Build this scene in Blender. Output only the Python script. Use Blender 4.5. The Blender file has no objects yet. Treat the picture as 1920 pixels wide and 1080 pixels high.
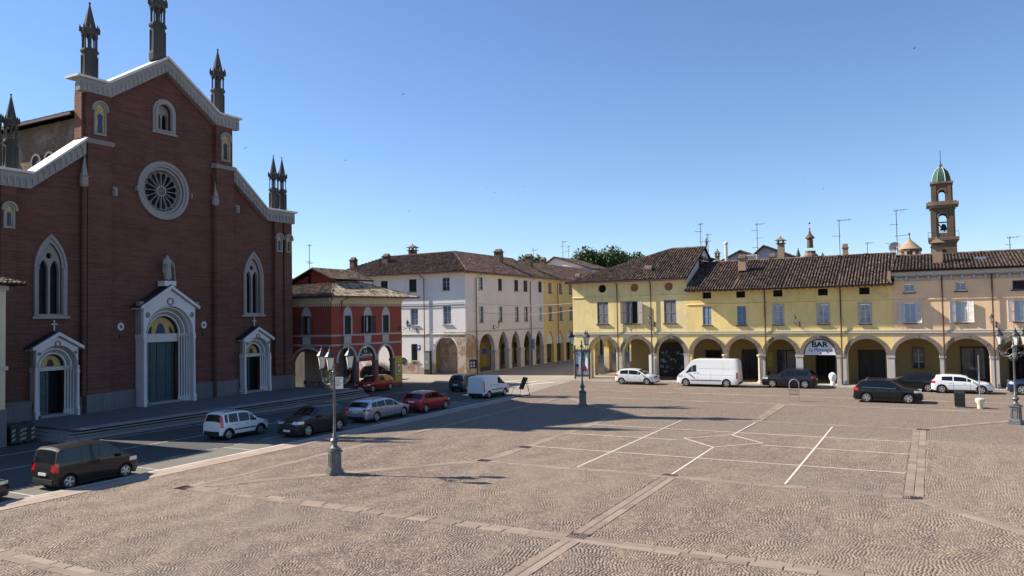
import bpy, math, random
import numpy as np
from mathutils import Vector, Matrix
from mathutils.geometry import tessellate_polygon
random.seed(7)
R = math.radians
SC = bpy.context.scene
COL = SC.collection
# ------------------------------------------------------------------ camera
YAW, PIT, ROL, FPX, H = R(28.48), R(2.126), R(-1.015), 1443.0, 6.4
fw = Vector((-math.sin(YAW)*math.cos(PIT), math.cos(YAW)*math.cos(PIT), math.sin(PIT)))
rt0 = Vector((math.cos(YAW), math.sin(YAW), 0)); up0 = rt0.cross(fw)
rt = rt0*math.cos(ROL)+up0*math.sin(ROL); up = -rt0*math.sin(ROL)+up0*math.cos(ROL)
cd = bpy.data.cameras.new('camera'); cam = bpy.data.objects.new('camera', cd); COL.objects.link(cam)
m = Matrix((rt, up, -fw)).transposed().to_4x4(); m.translation = (0, 0, H); cam.matrix_world = m
cd.sensor_width = 36; cd.lens = 36*FPX/1920; cd.clip_end = 3000; SC.camera = cam
# ------------------------------------------------------------------ light
SUN_EL, SAZ = R(37.3), math.atan2(.242, .970)      # shadows travel along (cos SAZ, sin SAZ)
w = bpy.data.worlds.new('World'); SC.world = w; w.use_nodes = True
nt = w.node_tree; bg = nt.nodes['Background']
sky = nt.nodes.new('ShaderNodeTexSky'); sky.sky_type = 'NISHITA'; sky.sun_disc = False
sky.sun_elevation = SUN_EL; sky.sun_rotation = math.atan2(-math.cos(SAZ), -math.sin(SAZ))
sky.air_density = 1.0; sky.dust_density = 0.0; sky.ozone_density = 5.0; sky.altitude = 60
tint = nt.nodes.new('ShaderNodeMix'); tint.data_type = 'RGBA'; tint.blend_type = 'MULTIPLY'; tint.inputs[0].default_value = 1; tint.inputs[7].default_value = (.95, .965, 1.02, 1)
nt.links.new(sky.outputs[0], tint.inputs[6]); nt.links.new(tint.outputs[2], bg.inputs[0]); bg.inputs[1].default_value = .086
sl = bpy.data.lights.new('sun', 'SUN'); sl.energy = 5.0; sl.angle = R(.53); sl.color = (1, .91, .77)
so = bpy.data.objects.new('sun', sl); COL.objects.link(so)
sd = Vector((math.cos(SAZ)*math.cos(SUN_EL), math.sin(SAZ)*math.cos(SUN_EL), -math.sin(SUN_EL)))
so.rotation_euler = sd.to_track_quat('-Z', 'Y').to_euler(); so.location = (-60, 10, 60)
SC.view_settings.view_transform = 'Standard'; SC.view_settings.look = 'None'
SC.view_settings.exposure = 0.92; SC.view_settings.gamma = 1.0; SC.view_settings.use_curve_mapping = False
try:
    SC.cycles.max_bounces = 6; SC.cycles.diffuse_bounces = 4; SC.cycles.glossy_bounces = 3; SC.cycles.use_denoising = True
except Exception: pass

def ray(x, y): return fw*FPX+rt*(x-960)-up*(y-540)
def gp(x, y, z=0):
    d = ray(x, y); t = (z-H)/d.z; return Vector((d.x*t, d.y*t, z))
# ------------------------------------------------------------------ materials
def lin(c):
    return tuple(((v/255)/12.92 if v <= 10 else ((v/255+.055)/1.055)**2.4) for v in c)+(1,)
class NT:
    def __init__(s, name):
        s.m = bpy.data.materials.new(name); s.m.use_nodes = True; s.t = s.m.node_tree
        s.b = s.t.nodes['Principled BSDF']; s.tc = s.n('ShaderNodeTexCoord')
    def n(s, ty, **k):
        o = s.t.nodes.new(ty)
        for a, v in k.items(): setattr(o, a, v)
        return o
    def l(s, a, b): s.t.links.new(a, b)
    def noise(s, scale, vec=None, detail=4, rough=.55):
        o = s.n('ShaderNodeTexNoise'); o.inputs['Scale'].default_value = scale; o.inputs['Detail'].default_value = detail
        o.inputs['Roughness'].default_value = rough
        s.l(vec if vec else s.tc.outputs['Object'], o.inputs['Vector']); return o.outputs['Fac']
    def mapv(s, sc, vec=None, loc=(0, 0, 0)):
        o = s.n('ShaderNodeMapping'); o.inputs['Scale'].default_value = sc; o.inputs['Location'].default_value = loc
        s.l(vec if vec else s.tc.outputs['Object'], o.inputs['Vector']); return o.outputs[0]
    def ramp(s, fac, a, b, lo=0., hi=1.):
        o = s.n('ShaderNodeMapRange'); o.inputs[1].default_value = a; o.inputs[2].default_value = b
        o.inputs[3].default_value = lo; o.inputs[4].default_value = hi; s.l(fac, o.inputs[0]); return o.outputs[0]
    def mix(s, fac, a, b, mode='MIX'):
        o = s.n('ShaderNodeMix', data_type='RGBA', blend_type=mode)
        if isinstance(fac, (int, float)): o.inputs[0].default_value = fac
        else: s.l(fac, o.inputs[0])
        for v, i in ((a, 6), (b, 7)):
            if isinstance(v, tuple): o.inputs[i].default_value = v if len(v) == 4 else v+(1,)
            else: s.l(v, o.inputs[i])
        return o.outputs[2]
    def math(s, op, a, b=None, c=None):
        o = s.n('ShaderNodeMath', operation=op)
        for i, v in enumerate((a, b, c)):
            if v is None: continue
            if isinstance(v, (int, float)): o.inputs[i].default_value = v
            else: s.l(v, o.inputs[i])
        return o.outputs[0]
    def bump(s, h, st=.3, dist=.02):
        o = s.n('ShaderNodeBump'); o.inputs['Strength'].default_value = st; o.inputs['Distance'].default_value = dist
        s.l(h, o.inputs['Height']); s.l(o.outputs[0], s.b.inputs['Normal'])
    def fin(s, col, rough=.8, spec=.3, metal=0, coat=0):
        if isinstance(col, tuple): s.b.inputs['Base Color'].default_value = col if len(col) == 4 else col+(1,)
        else: s.l(col, s.b.inputs['Base Color'])
        s.b.inputs['Roughness'].default_value = rough; s.b.inputs['Specular IOR Level'].default_value = spec
        s.b.inputs['Metallic'].default_value = metal; s.b.inputs['Coat Weight'].default_value = coat
        return s.m
def sh(c, k): return tuple(min(1, v*k) for v in c[:3])+(1,)
def plain(name, c, rough=.7, var=.18, scale=4., spec=.3, metal=0, bump=0., bs=30., coat=0):
    k = NT(name); f = k.ramp(k.noise(scale, detail=6), .3, .7)
    k2 = k.mix(f, sh(c, 1-var), sh(c, 1+var))
    if bump: k.bump(k.noise(bs, detail=5), bump, .02)
    return k.fin(k2, rough, spec, metal, coat)
def plaster(name, c, stain=None, amt=.5, var=.1, base=None, bamt=0, patch=None, pamt=0):
    k = NT(name)
    f = k.ramp(k.noise(.45, detail=7, rough=.6), .3, .7); col = k.mix(f, sh(c, 1-var), sh(c, 1+var*.8))
    f2 = k.ramp(k.noise(6, detail=6, rough=.7), .35, .7); col = k.mix(k.math('MULTIPLY', f2, .35), col, sh(c, .8))
    st = stain or sh(c, .45)
    v = k.mapv((1.6, 1.6, .16)); f3 = k.ramp(k.noise(1.3, v, 8, .72), .55, .78)
    col = k.mix(k.math('MULTIPLY', f3, amt), col, st)
    if patch:
        f5 = k.ramp(k.noise(.55, k.mapv((1, 1, 1), loc=(3.3, 8, 1)), 9, .66), .58-.1*pamt, .6-.1*pamt)
        col = k.mix(k.math('MULTIPLY', f5, .85), col, patch)
    if base:
        sx = k.n('ShaderNodeSeparateXYZ'); k.l(k.tc.outputs['Object'], sx.inputs[0])
        z = k.math('ADD', sx.outputs[2], k.ramp(k.noise(1.2, detail=8, rough=.7), .2, .8, -1.6, 1.6))
        f4 = k.ramp(z, bamt*.6, bamt*1.3, 1, 0); col = k.mix(k.math('MULTIPLY', f4, .9), col, base)
    k.bump(k.noise(14, detail=8, rough=.7), .35, .015)
    return k.fin(col, .88, .2)
def brick(name, c1, c2, mortar, w=.26, h=.085, big=None, rough=.85):
    k = NT(name); sx = k.n('ShaderNodeSeparateXYZ'); k.l(k.tc.outputs['Object'], sx.inputs[0])
    cb = k.n('ShaderNodeCombineXYZ'); k.l(k.math('ADD', sx.outputs[0], sx.outputs[1]), cb.inputs[0]); k.l(sx.outputs[2], cb.inputs[1])
    b = k.n('ShaderNodeTexBrick'); k.l(cb.outputs[0], b.inputs['Vector'])
    b.inputs['Scale'].default_value = 1; b.inputs['Brick Width'].default_value = w; b.inputs['Row Height'].default_value = h
    b.inputs['Mortar Size'].default_value = .008; b.inputs['Bias'].default_value = -.1
    b.inputs['Color1'].default_value = c1; b.inputs['Color2'].default_value = c2; b.inputs['Mortar'].default_value = mortar
    f = k.ramp(k.noise(.5, detail=8, rough=.65), .3, .72)
    col = k.mix(f, b.outputs['Color'], k.mix(.8, b.outputs['Color'], (.55, .5, .48, 1), 'MULTIPLY'))
    v = k.mapv((.5, .5, 7)); f2 = k.ramp(k.noise(1.2, v, 5, .7), .42, .62)
    col = k.mix(k.math('MULTIPLY', f2, .45), col, sh(c2, 1.9))
    f2 = k.ramp(k.noise(1.0, k.mapv((.35, .35, 11), loc=(3, 5, 7)), 3, .8), .5, .62)
    col = k.mix(k.math('MULTIPLY', f2, .45), col, sh(c1, .45))
    f3 = k.ramp(k.noise(1.1, k.mapv((1.2, 1.2, .12)), 8, .7), .6, .8); col = k.mix(k.math('MULTIPLY', f3, .5), col, sh(c1, .4))
    if big: col = k.mix(k.math('MULTIPLY', k.ramp(k.noise(.35, detail=9, rough=.7), .5, .62), .75), col, big)
    k.bump(b.outputs['Fac'], -.5, .012)
    return k.fin(col, rough, .2)
MT = {}
BR1 = (.150, .060, .042, 1)
MT['brick'] = brick('church_brick', BR1, (.11, .045, .034, 1), (.17, .12, .095, 1))
MT['brick_old'] = brick('weathered_brick', (.20, .125, .085, 1), (.12, .08, .06, 1), (.26, .21, .16, 1), big=(.30, .24, .19, 1))
MT['brick_lit'] = brick('sunlit_pier_brick', (.24, .10, .06, 1), (.18, .075, .05, 1), (.24, .17, .12, 1))  # church brick brightened: sunlight on the pier side painted into the colour
MT['brick_tower'] = brick('tower_brick', (.155, .105, .072, 1), (.105, .072, .05, 1), (.18, .14, .10, 1))
MT['stone'] = plaster('pale_stone', (.31, .29, .27, 1), stain=(.13, .12, .11, 1), amt=.75, var=.12)
MT['stone_dark'] = plaster('weathered_stone', (.21, .20, .19, 1), stain=(.06, .06, .06, 1), amt=.8, var=.2)
MT['stone_base'] = plaster('plinth_stone', (.15, .145, .145, 1), stain=(.07, .06, .06, 1), amt=.6, var=.15)
MT['marble'] = plaster('marble', (.64, .61, .60, 1), stain=(.26, .24, .23, 1), amt=.5, var=.1)
MT['coping'] = plain('coping', (.62, .58, .55, 1), .5, .08, 3)
MT['pinnacle'] = plaster('pinnacle_stone', (.085, .08, .075, 1), stain=(.03, .03, .03, 1), amt=.8, var=.25)
MT['copper'] = plaster('copper_roof', (.05, .105, .085, 1), stain=(.022, .04, .033, 1), amt=.9, var=.25)
MT['bronze'] = plain('door_green', (.035, .07, .085, 1), .45, .25, 6, .5, .2)
MT['black'] = plain('deep_black', (.012, .011, .012, 1), .9, .1)
MT['shopdark'] = plain('shop_dark', (.03, .028, .03, 1), .5, .3, 2)
MT['iron'] = plain('iron', (.05, .055, .06, 1), .5, .25, 8, .5, .6)
MT['signpale'] = plain('pale_sign', (.68, .71, .77, 1), .5, .05, 2)
MT['lampiron'] = plain('lamp_iron', (.13, .135, .14, 1), .45, .3, 8, .5, .35)
MT['pipe'] = plain('downpipe', (.09, .045, .035, 1), .5, .2, 5, .5, .3)
MT['wood'] = plain('eave_wood', (.10, .065, .045, 1), .85, .25, 5)
MT['wood_dark'] = plain('dark_wood', (.05, .03, .025, 1), .7, .25, 5)
MT['rubber'] = plain('rubber', (.02, .02, .02, 1), .85, .1)
MT['white'] = plain('white_paint', (.8, .79, .76, 1), .6, .05)
MT['stain_yellow'] = plain('stained_yellow_plaster', (.66, .50, .25, 1), .9, .15, 3)
MT['stain_peach'] = plain('stained_peach_plaster', (.62, .43, .27, 1), .9, .15, 3)
MT['roadpaint'] = plain('dimmed_road_paint', (.42, .41, .38, 1), .8, .25, 3)  # greyer than the plaza lines, brightness lowered in the colour for the shaded road
MT['linewhite'] = plain('line_paint', (.58, .53, .46, 1), .8, .22, 14)
MT['shut_grey'] = plain('shutter_grey', (.22, .22, .23, 1), .7, .12, 6)
MT['shut_blue'] = plain('shutter_blue', (.24, .32, .42, 1), .7, .12, 6)
MT['shut_white'] = plain('shutter_white', (.62, .62, .6, 1), .7, .12, 6)
MT['shut_dark'] = plain('shutter_dark', (.045, .05, .045, 1), .7, .2, 6)
MT['shut_brown'] = plain('shutter_brown', (.10, .055, .05, 1), .7, .2, 6)
MT['tilebase'] = plain('pan_tile', (.018, .012, .010, 1), .95, .3, 8)
MT['yellow1'] = plaster('yellow_plaster', (.87, .70, .33, 1), amt=.6, stain=(.48, .38, .22, 1), var=.13, patch=(.74, .60, .34, 1), pamt=.1, base=(.5, .44, .32, 1), bamt=2.0)
MT['yellow2'] = plaster('bright_yellow_plaster', (.88, .67, .27, 1), amt=.55, stain=(.55, .40, .2, 1), var=.12, patch=(.72, .55, .25, 1), pamt=.1)
MT['peach'] = plaster('peach_plaster', (.82, .57, .35, 1), amt=.5, stain=(.5, .35, .22, 1), var=.12)
MT['ochre'] = plaster('ochre_plaster', (.7, .48, .19, 1), amt=.35, stain=(.35, .26, .14, 1), var=.1)
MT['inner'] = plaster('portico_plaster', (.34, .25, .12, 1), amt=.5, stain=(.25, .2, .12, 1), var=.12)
MT['whitewall'] = plaster('white_plaster', (.84, .82, .80, 1), amt=.4, stain=(.40, .36, .34, 1), var=.08, base=(.38, .29, .22, 1), bamt=1.0)
MT['pinkwall'] = plaster('pinkish_plaster', (.63, .58, .59, 1), amt=.35, stain=(.36, .3, .29, 1), var=.09, base=(.36, .27, .22, 1), bamt=1.4)
MT['peeling'] = plaster('peeling_plaster', (.5, .42, .34, 1), amt=.6, stain=(.22, .16, .12, 1), var=.3, patch=(.30, .2, .14, 1), pamt=.6)
MT['red'] = plaster('red_plaster', (.32, .07, .05, 1), amt=.35, stain=(.2, .05, .04, 1), var=.12)
MT['cream'] = plaster('cream_cornice', (.62, .53, .36, 1), amt=.4, stain=(.35, .3, .2, 1), var=.08)
MT['trim'] = plaster('trim_stone', (.46, .44, .40, 1), amt=.5, stain=(.25, .23, .2, 1), var=.1)
MT['archring'] = plaster('arch_ring_brick', (.22, .185, .15, 1), amt=.6, stain=(.16, .13, .11, 1), var=.22)
MT['pier'] = plaster('pillar_stone', (.52, .49, .46, 1), amt=.6, stain=(.25, .23, .22, 1), var=.14)
MT['column'] = plain('column_stone', (.62, .56, .44, 1), .8, .12, 4, bump=.15)
MT['yellowpanel'] = plain('yellow_panel', (.45, .34, .07, 1), .7, .15, 4)
MT['bluesign'] = plain('blue_sign', (.05, .06, .32, 1), .5, .05)
MT['signred'] = plain('sign_red', (.3, .015, .03, 1), .6, .1)
MT['signdark'] = plain('sign_dark', (.03, .035, .03, 1), .6, .1)
MT['terracotta'] = plain('terracotta', (.35, .17, .10, 1), .85, .2, 6)
MT['chimney'] = plaster('chimney_plaster', (.36, .25, .17, 1), amt=.5, stain=(.2, .14, .1, 1), var=.2)
def glassm(name, c=(.03, .04, .05, 1), rough=.06):
    k = NT(name); f = k.ramp(k.noise(1.7, detail=3), .35, .65)
    return k.fin(k.mix(f, c, sh(c, 2.2)), rough, .8)
MT['glass'] = glassm('window_glass'); MT['glassblue'] = glassm('window_glass_pale', (.10, .14, .2, 1), .12)
MT['curtain'] = plain('curtain', (.35, .42, .5, 1), .6, .15, 6)
MT['church_glass'] = plain('leaded_glass', (.016, .018, .028, 1), .5, .5, 3, .12)
MT['lampglass'] = plain('frosted_lamp_glass', (.62, .6, .52, 1), .35, .12, 9, .5)
MT['gold'] = plain('gold_mosaic', (.46, .33, .11, 1), .5, .5, 9, .4)
MT['mosaicblue'] = plain('blue_mosaic', (.035, .055, .12, 1), .5, .3, 12)
MT['mosaicdark'] = plain('dark_mosaic', (.05, .04, .035, 1), .6, .4, 10)
MT['skin'] = plain('mosaic_skin', (.5, .3, .2, 1), .6)
def tilem(name, a, b, c, lich):
    k = NT(name); g = k.n('ShaderNodeNewGeometry')
    r = g.outputs['Random Per Island']; cr = k.n('ShaderNodeValToRGB'); k.l(r, cr.inputs[0])
    e = cr.color_ramp.elements; e[0].color = a; e[1].color = c; e.new(.45).color = b; e.new(.8).color = sh(b, 1.5)
    f = k.ramp(k.noise(5, detail=7, rough=.7), .52, .66); col = k.mix(k.math('MULTIPLY', f, .6), cr.outputs[0], lich)
    f2 = k.ramp(k.noise(.5, detail=5), .35, .7, .75, 1.15); 
    hs = k.n('ShaderNodeHueSaturation'); k.l(col, hs.inputs['Color']); k.l(f2, hs.inputs['Value'])
    k.bump(k.noise(25, detail=4), .3, .01); return k.fin(hs.outputs[0], .9, .2)
MT['tile'] = tilem('roof_tile_brown', (.05, .034, .027, 1), (.115, .08, .062, 1), (.24, .15, .105, 1), (.34, .30, .25, 1))
MT['tile_sunlit'] = tilem('roof_tile_sunlit', (.13, .095, .07, 1), (.36, .29, .21, 1), (.62, .52, .40, 1), (.42, .40, .3, 1))  # paler copy of the roof tile, sunlight on the lit slopes put into its colour
MT['tile_purple'] = tilem('roof_tile_dark', (.045, .03, .027, 1), (.11, .072, .06, 1), (.24, .14, .11, 1), (.20, .19, .13, 1))
def cobblem():
    k = NT('porphyry_cobbles'); sx = k.n('ShaderNodeSeparateXYZ'); k.l(k.tc.outputs['Object'], sx.inputs[0])
    wob = k.ramp(k.noise(.35), .3, .7, -.4, .4)
    fx = k.math('FRACT', k.math('DIVIDE', k.math('ADD', sx.outputs[0], wob), 1.5))
    d = k.math('SUBTRACT', fx, .5); arc = k.math('MULTIPLY', k.math('MULTIPLY', d, d), 1.0)
    cb = k.n('ShaderNodeCombineXYZ'); k.l(sx.outputs[0], cb.inputs[0]); k.l(k.math('ADD', sx.outputs[1], arc), cb.inputs[1])
    v = k.n('ShaderNodeTexVoronoi', feature='F1'); v.inputs['Scale'].default_value = 9.5; v.inputs['Randomness'].default_value = .45; k.l(cb.outputs[0], v.inputs['Vector'])
    e = k.n('ShaderNodeTexVoronoi', feature='DISTANCE_TO_EDGE'); e.inputs['Scale'].default_value = 9.5; e.inputs['Randomness'].default_value = .45; k.l(cb.outputs[0], e.inputs['Vector'])
    s2 = k.n('ShaderNodeSeparateXYZ'); k.l(v.outputs['Color'], s2.inputs[0])
    cr = k.n('ShaderNodeValToRGB'); k.l(s2.outputs[0], cr.inputs[0]); el = cr.color_ramp.elements
    el[0].color = (.14, .107, .088, 1); el[1].color = (.36, .27, .212, 1); el.new(.35).color = (.215, .16, .126, 1); el.new(.7).color = (.275, .205, .162, 1)
    col = cr.outputs[0]
    big = k.ramp(k.noise(.09, detail=6, rough=.6), .35, .65); col = k.mix(k.math('MULTIPLY', big, .4), col, (.33, .26, .19, 1))
    g = k.ramp(k.noise(.16, k.mapv((1, 1, 1), loc=(9, 4, 0)), 7, .65), .52, .68); col = k.mix(k.math('MULTIPLY', g, .45), col, (.20, .19, .165, 1))
    dk = k.ramp(k.noise(.7, detail=8, rough=.75), .35, .75); col = k.mix(k.math('MULTIPLY', dk, .35), col, (.12, .10, .085, 1))
    sp_ = k.ramp(k.noise(5.5, detail=3, rough=.8), .42, .62); col = k.mix(k.math('MULTIPLY', sp_, .45), col, (.34, .27, .21, 1))
    dk2 = k.ramp(k.noise(7.5, k.mapv((.7, 1.2, 1), loc=(4, 7, 0)), 3, .8), .52, .7); col = k.mix(k.math('MULTIPLY', dk2, .5), col, (.09, .07, .06, 1))
    ed = k.ramp(e.outputs['Distance'], .02, .10); col = k.mix(ed, (.14, .115, .095, 1), col)
    k.bump(k.ramp(e.outputs['Distance'], 0, .16), .8, .025)
    return k.fin(col, .82, .25)
MT['cobble'] = cobblem()
def stonevar(name, a, b, c, big=None):
    k = NT(name); o = k.n('ShaderNodeObjectInfo'); g = k.n('ShaderNodeNewGeometry')
    r = k.math('FRACT', k.math('ADD', o.outputs['Random'], g.outputs['Random Per Island']))
    cr = k.n('ShaderNodeValToRGB'); k.l(r, cr.inputs[0]); e = cr.color_ramp.elements; e[0].color = a; e[1].color = c; e.new(.5).color = b
    f = k.ramp(k.noise(3, detail=8, rough=.7), .4, .75); col = k.mix(k.math('MULTIPLY', f, .35), cr.outputs[0], sh(a, .6))
    
    if big:
        col = k.mix(k.math('MULTIPLY', k.ramp(k.noise(.16, k.mapv((1, 1, 1), loc=(9, 4, 0)), 7, .65), .5, .66), .5), col, big)
        col = k.mix(k.math('MULTIPLY', k.ramp(k.noise(.7, detail=8, rough=.75), .4, .75), .35), col, (.14, .11, .09, 1))
        col = k.mix(k.math('MULTIPLY', k.ramp(k.noise(.09, detail=6, rough=.6), .4, .65), .35), col, (.36, .28, .2, 1))
    k.bump(k.noise(20, detail=6), .25, .01); return k.fin(col, .8, .25)
MT['slab'] = stonevar('paving_slab_stone', (.22, .172, .135, 1), (.27, .21, .166, 1), (.325, .253, .2, 1))
MT['slab_pale'] = stonevar('pale_kerb_slab', (.33, .255, .205, 1), (.38, .29, .235, 1), (.42, .33, .26, 1))
MT['cobble3d'] = stonevar('cobble_piece', (.155, .118, .096, 1), (.235, .178, .140, 1), (.355, .27, .212, 1), big=(.185, .165, .145, 1))
MT['kerb'] = stonevar('kerb_stone', (.4, .38, .34, 1), (.5, .47, .42, 1), (.58, .54, .48, 1))
def asphalt(name, c):
    k = NT(name); f = k.ramp(k.noise(.3, detail=9, rough=.65), .3, .7); col = k.mix(f, sh(c, .8), sh(c, 1.2))
    p = k.ramp(k.noise(.12, k.mapv((1, 1, 1), loc=(5, 1, 0)), 3), .5, .52); col = k.mix(k.math('MULTIPLY', p, .3), col, sh(c, .65))
    gr = k.ramp(k.noise(60, detail=3), .3, .7); col = k.mix(k.math('MULTIPLY', gr, .3), col, sh(c, 1.5))
    k.bump(k.noise(90, detail=3), .3, .005); return k.fin(col, .85, .25)
MT['asphalt'] = asphalt('asphalt', (.075, .075, .073, 1)); MT['asphalt_pale'] = asphalt('worn_asphalt', (.15, .14, .12, 1))
MT['street'] = asphalt('street_paving', (.28, .245, .205, 1))
MT['platform'] = plain('platform_paving', (.13, .125, .125, 1), .8, .25, 2, bump=.2, bs=8)
MT['step'] = plain('step_stone', (.26, .25, .25, 1), .75, .15, 5)
MT['earth'] = plain('earth', (.2, .18, .14, 1), .9, .2, .3)
def leafm():
    k = NT('foliage'); g = k.n('ShaderNodeNewGeometry'); cr = k.n('ShaderNodeValToRGB'); k.l(g.outputs['Random Per Island'], cr.inputs[0])
    e = cr.color_ramp.elements; e[0].color = (.014, .03, .009, 1); e[1].color = (.07, .10, .022, 1); e.new(.5).color = (.03, .056, .014, 1)
    return k.fin(cr.outputs[0], .7, .3)
MT['leaf'] = leafm(); MT['bark'] = plain('bark', (.08, .06, .045, 1), .9, .3, 6)
def paint(name, c, metal=.35, rough=.28):
    k = NT(name); k.b.inputs['Coat Roughness'].default_value = .04; return k.fin(c, .5 if max(c) < .1 else rough, .2 if max(c) < .1 else .4, metal, .6)
def paintm(c, metal=.3):
    n = 'car_paint_%d' % len(bpy.data.materials); return paint(n, c, metal)
MT['carglass'] = NT('car_glass').fin((.008, .010, .013), .05, .45)
MT['chrome'] = NT('chrome').fin((.6, .6, .62), .2, .5, 1)
MT['alloy'] = NT('alloy').fin((.5, .5, .5), .35, .5, .8)
MT['plastic'] = NT('black_plastic').fin((.018, .018, .02), .6, .4)
MT['headlamp'] = NT('headlamp').fin((.65, .67, .7), .1, .8, .4)
MT['taillamp'] = NT('taillamp').fin((.5, .012, .02), .15, .7)
MT['plate'] = plain('number_plate', (.7, .7, .7, 1), .5, .02)

# ------------------------------------------------------------------ mesh builder
class Fr:
    """wall frame: u to the right seen from outside, d outward, z up"""
    def __init__(s, ox, oy, ux=1, uy=0):
        l = math.hypot(ux, uy); s.o = (ox, oy); s.u = (ux/l, uy/l); s.n = (uy/l, -ux/l)
    def __call__(s, p):
        u, d, z = p; return (s.o[0]+u*s.u[0]+d*s.n[0], s.o[1]+u*s.u[1]+d*s.n[1], z)
    def px(s, x, y, d=0):
        r = ray(x, y); ox, oy = s.o[0]+d*s.n[0], s.o[1]+d*s.n[1]
        t = (ox*s.n[0]+oy*s.n[1])/(r.x*s.n[0]+r.y*s.n[1]); X, Y = r.x*t, r.y*t
        return ((X-ox)*s.u[0]+(Y-oy)*s.u[1], H+r.z*t)
ID = lambda p: p
class MB:
    def __init__(s, F=ID): s.v = []; s.f = []; s.F = F; s.mi = []; s.m = 0
    def add(s, vs, fs):
        b = len(s.v); s.v += [s.F(p) for p in vs]; s.f += [tuple(i+b for i in f) for f in fs]; s.mi += [s.m]*len(fs); return s
    def box(s, a0, a1, b0, b1, c0, c1):
        vs = [(a, b, c) for c in (c0, c1) for b in (b0, b1) for a in (a0, a1)]
        return s.add(vs, [(0, 1, 3, 2), (4, 6, 7, 5), (0, 4, 5, 1), (2, 3, 7, 6), (0, 2, 6, 4), (1, 5, 7, 3)])
    def cbox(s, c, sz): return s.box(c[0]-sz[0]/2, c[0]+sz[0]/2, c[1]-sz[1]/2, c[1]+sz[1]/2, c[2]-sz[2]/2, c[2]+sz[2]/2)
    def plate(s, outer, holes, d0, d1):
        loops = [outer]+list(holes); flat = [p for l in loops for p in l]
        tris = tessellate_polygon([[Vector((p[0], p[1], 0)) for p in l] for l in loops]); n = len(flat)
        vs = [(p[0], d0, p[1]) for p in flat]+[(p[0], d1, p[1]) for p in flat]
        fs = [t for t in tris]+[tuple(reversed([i+n for i in t])) for t in tris]
        b = 0
        for l in loops:
            k = len(l)
            for i in range(k): j = (i+1) % k; fs.append((b+i, b+j, b+j+n, b+i+n))
            b += k
        return s.add(vs, fs)
    def band(s, inner, outer, d0, d1):
        n = len(inner); vs = [(p[0], d0, p[1]) for p in inner]+[(p[0], d0, p[1]) for p in outer]+[(p[0], d1, p[1]) for p in inner]+[(p[0], d1, p[1]) for p in outer]
        fs = []
        for i in range(n-1):
            fs += [(i, i+1, n+i+1, n+i), (2*n+i, 3*n+i, 3*n+i+1, 2*n+i+1), (i, 2*n+i, 2*n+i+1, i+1), (n+i, n+i+1, 3*n+i+1, 3*n+i)]
        fs += [(0, n, 3*n, 2*n), (n-1, 3*n-1, 4*n-1, 2*n-1)]
        return s.add(vs, fs)
    def ring(s, uc, zc, r0, r1, d0, d1, a0=0, a1=180, n=20, sx=1):
        A = [R(a0+(a1-a0)*i/n) for i in range(n+1)]
        return s.band([(uc+r0*sx*math.cos(a), zc+r0*math.sin(a)) for a in A], [(uc+r1*sx*math.cos(a), zc+r1*math.sin(a)) for a in A], d0, d1)
    def tube(s, pts, r, n=6, r2=None):
        pts = [Vector(p) for p in pts]; k = len(pts); vs = []
        for i, p in enumerate(pts):
            d = (pts[min(i+1, k-1)]-pts[max(i-1, 0)]).normalized()
            a = d.cross(Vector((0, 0, 1)));
            if a.length < .1: a = d.cross(Vector((1, 0, 0)))
            a.normalize(); b = d.cross(a); rr = r if r2 is None else r+(r2-r)*i/(k-1)
            vs += [tuple(p+(a*math.cos(2*math.pi*j/n)+b*math.sin(2*math.pi*j/n))*rr) for j in range(n)]
        fs = [(i*n+j, i*n+(j+1) % n, (i+1)*n+(j+1) % n, (i+1)*n+j) for i in range(k-1) for j in range(n)]
        fs += [tuple(range(n)), tuple(reversed(range((k-1)*n, k*n)))]
        return s.add(vs, fs)
    def lathe(s, c, prof, n=12, ph=0, cap=True):
        vs = []
        for r, z in prof: vs += [(c[0]+r*math.cos(ph+2*math.pi*j/n), c[1]+r*math.sin(ph+2*math.pi*j/n), c[2]+z) for j in range(n)]
        k = len(prof); fs = [(i*n+j, i*n+(j+1) % n, (i+1)*n+(j+1) % n, (i+1)*n+j) for i in range(k-1) for j in range(n)]
        if cap: fs += [tuple(reversed(range(n))), tuple(range((k-1)*n, k*n))]
        return s.add(vs, fs)
    def ball(s, c, r, n=8, sz=1): 
        return s.lathe(c, [(r*math.sin(math.pi*i/6)+.0005, -r*sz*math.cos(math.pi*i/6)) for i in range(7)], n)
    def prof(s, pts, u0, u1):
        """(d,z) profile extruded along u"""
        n = len(pts); vs = [(u0, d, z) for d, z in pts]+[(u1, d, z) for d, z in pts]
        return s.add(vs, [(i, (i+1) % n, n+(i+1) % n, n+i) for i in range(n)]+[tuple(range(n)), tuple(reversed(range(n, 2*n)))])
    def build(s, name, mats, parent=None, smooth=False, label=None, cat=None, group=None, kind=None, sharp=35):
        me = bpy.data.meshes.new(name); me.from_pydata(s.v, [], s.f); 
        if not isinstance(mats, (list, tuple)): mats = [mats]
        for mm in mats: me.materials.append(MT[mm] if isinstance(mm, str) else mm)
        if len(mats) > 1: me.polygons.foreach_set('material_index', s.mi)
        me.update()
        if smooth:
            me.polygons.foreach_set('use_smooth', [True]*len(me.polygons)); me.set_sharp_from_angle(angle=R(sharp))
        o = bpy.data.objects.new(name, me); COL.objects.link(o)
        if parent is not None:
            o.parent = parent
            if parent.type == 'EMPTY' and 'rel' not in parent: o.location = tuple(-c for c in parent.location)
        return tag(o, label, cat, group, kind)
def tag(o, label=None, cat=None, group=None, kind=None):
    if label: o['label'] = label
    if cat: o['category'] = cat
    if group: o['group'] = group
    if kind: o['kind'] = kind
    return o
RELS = []
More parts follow.
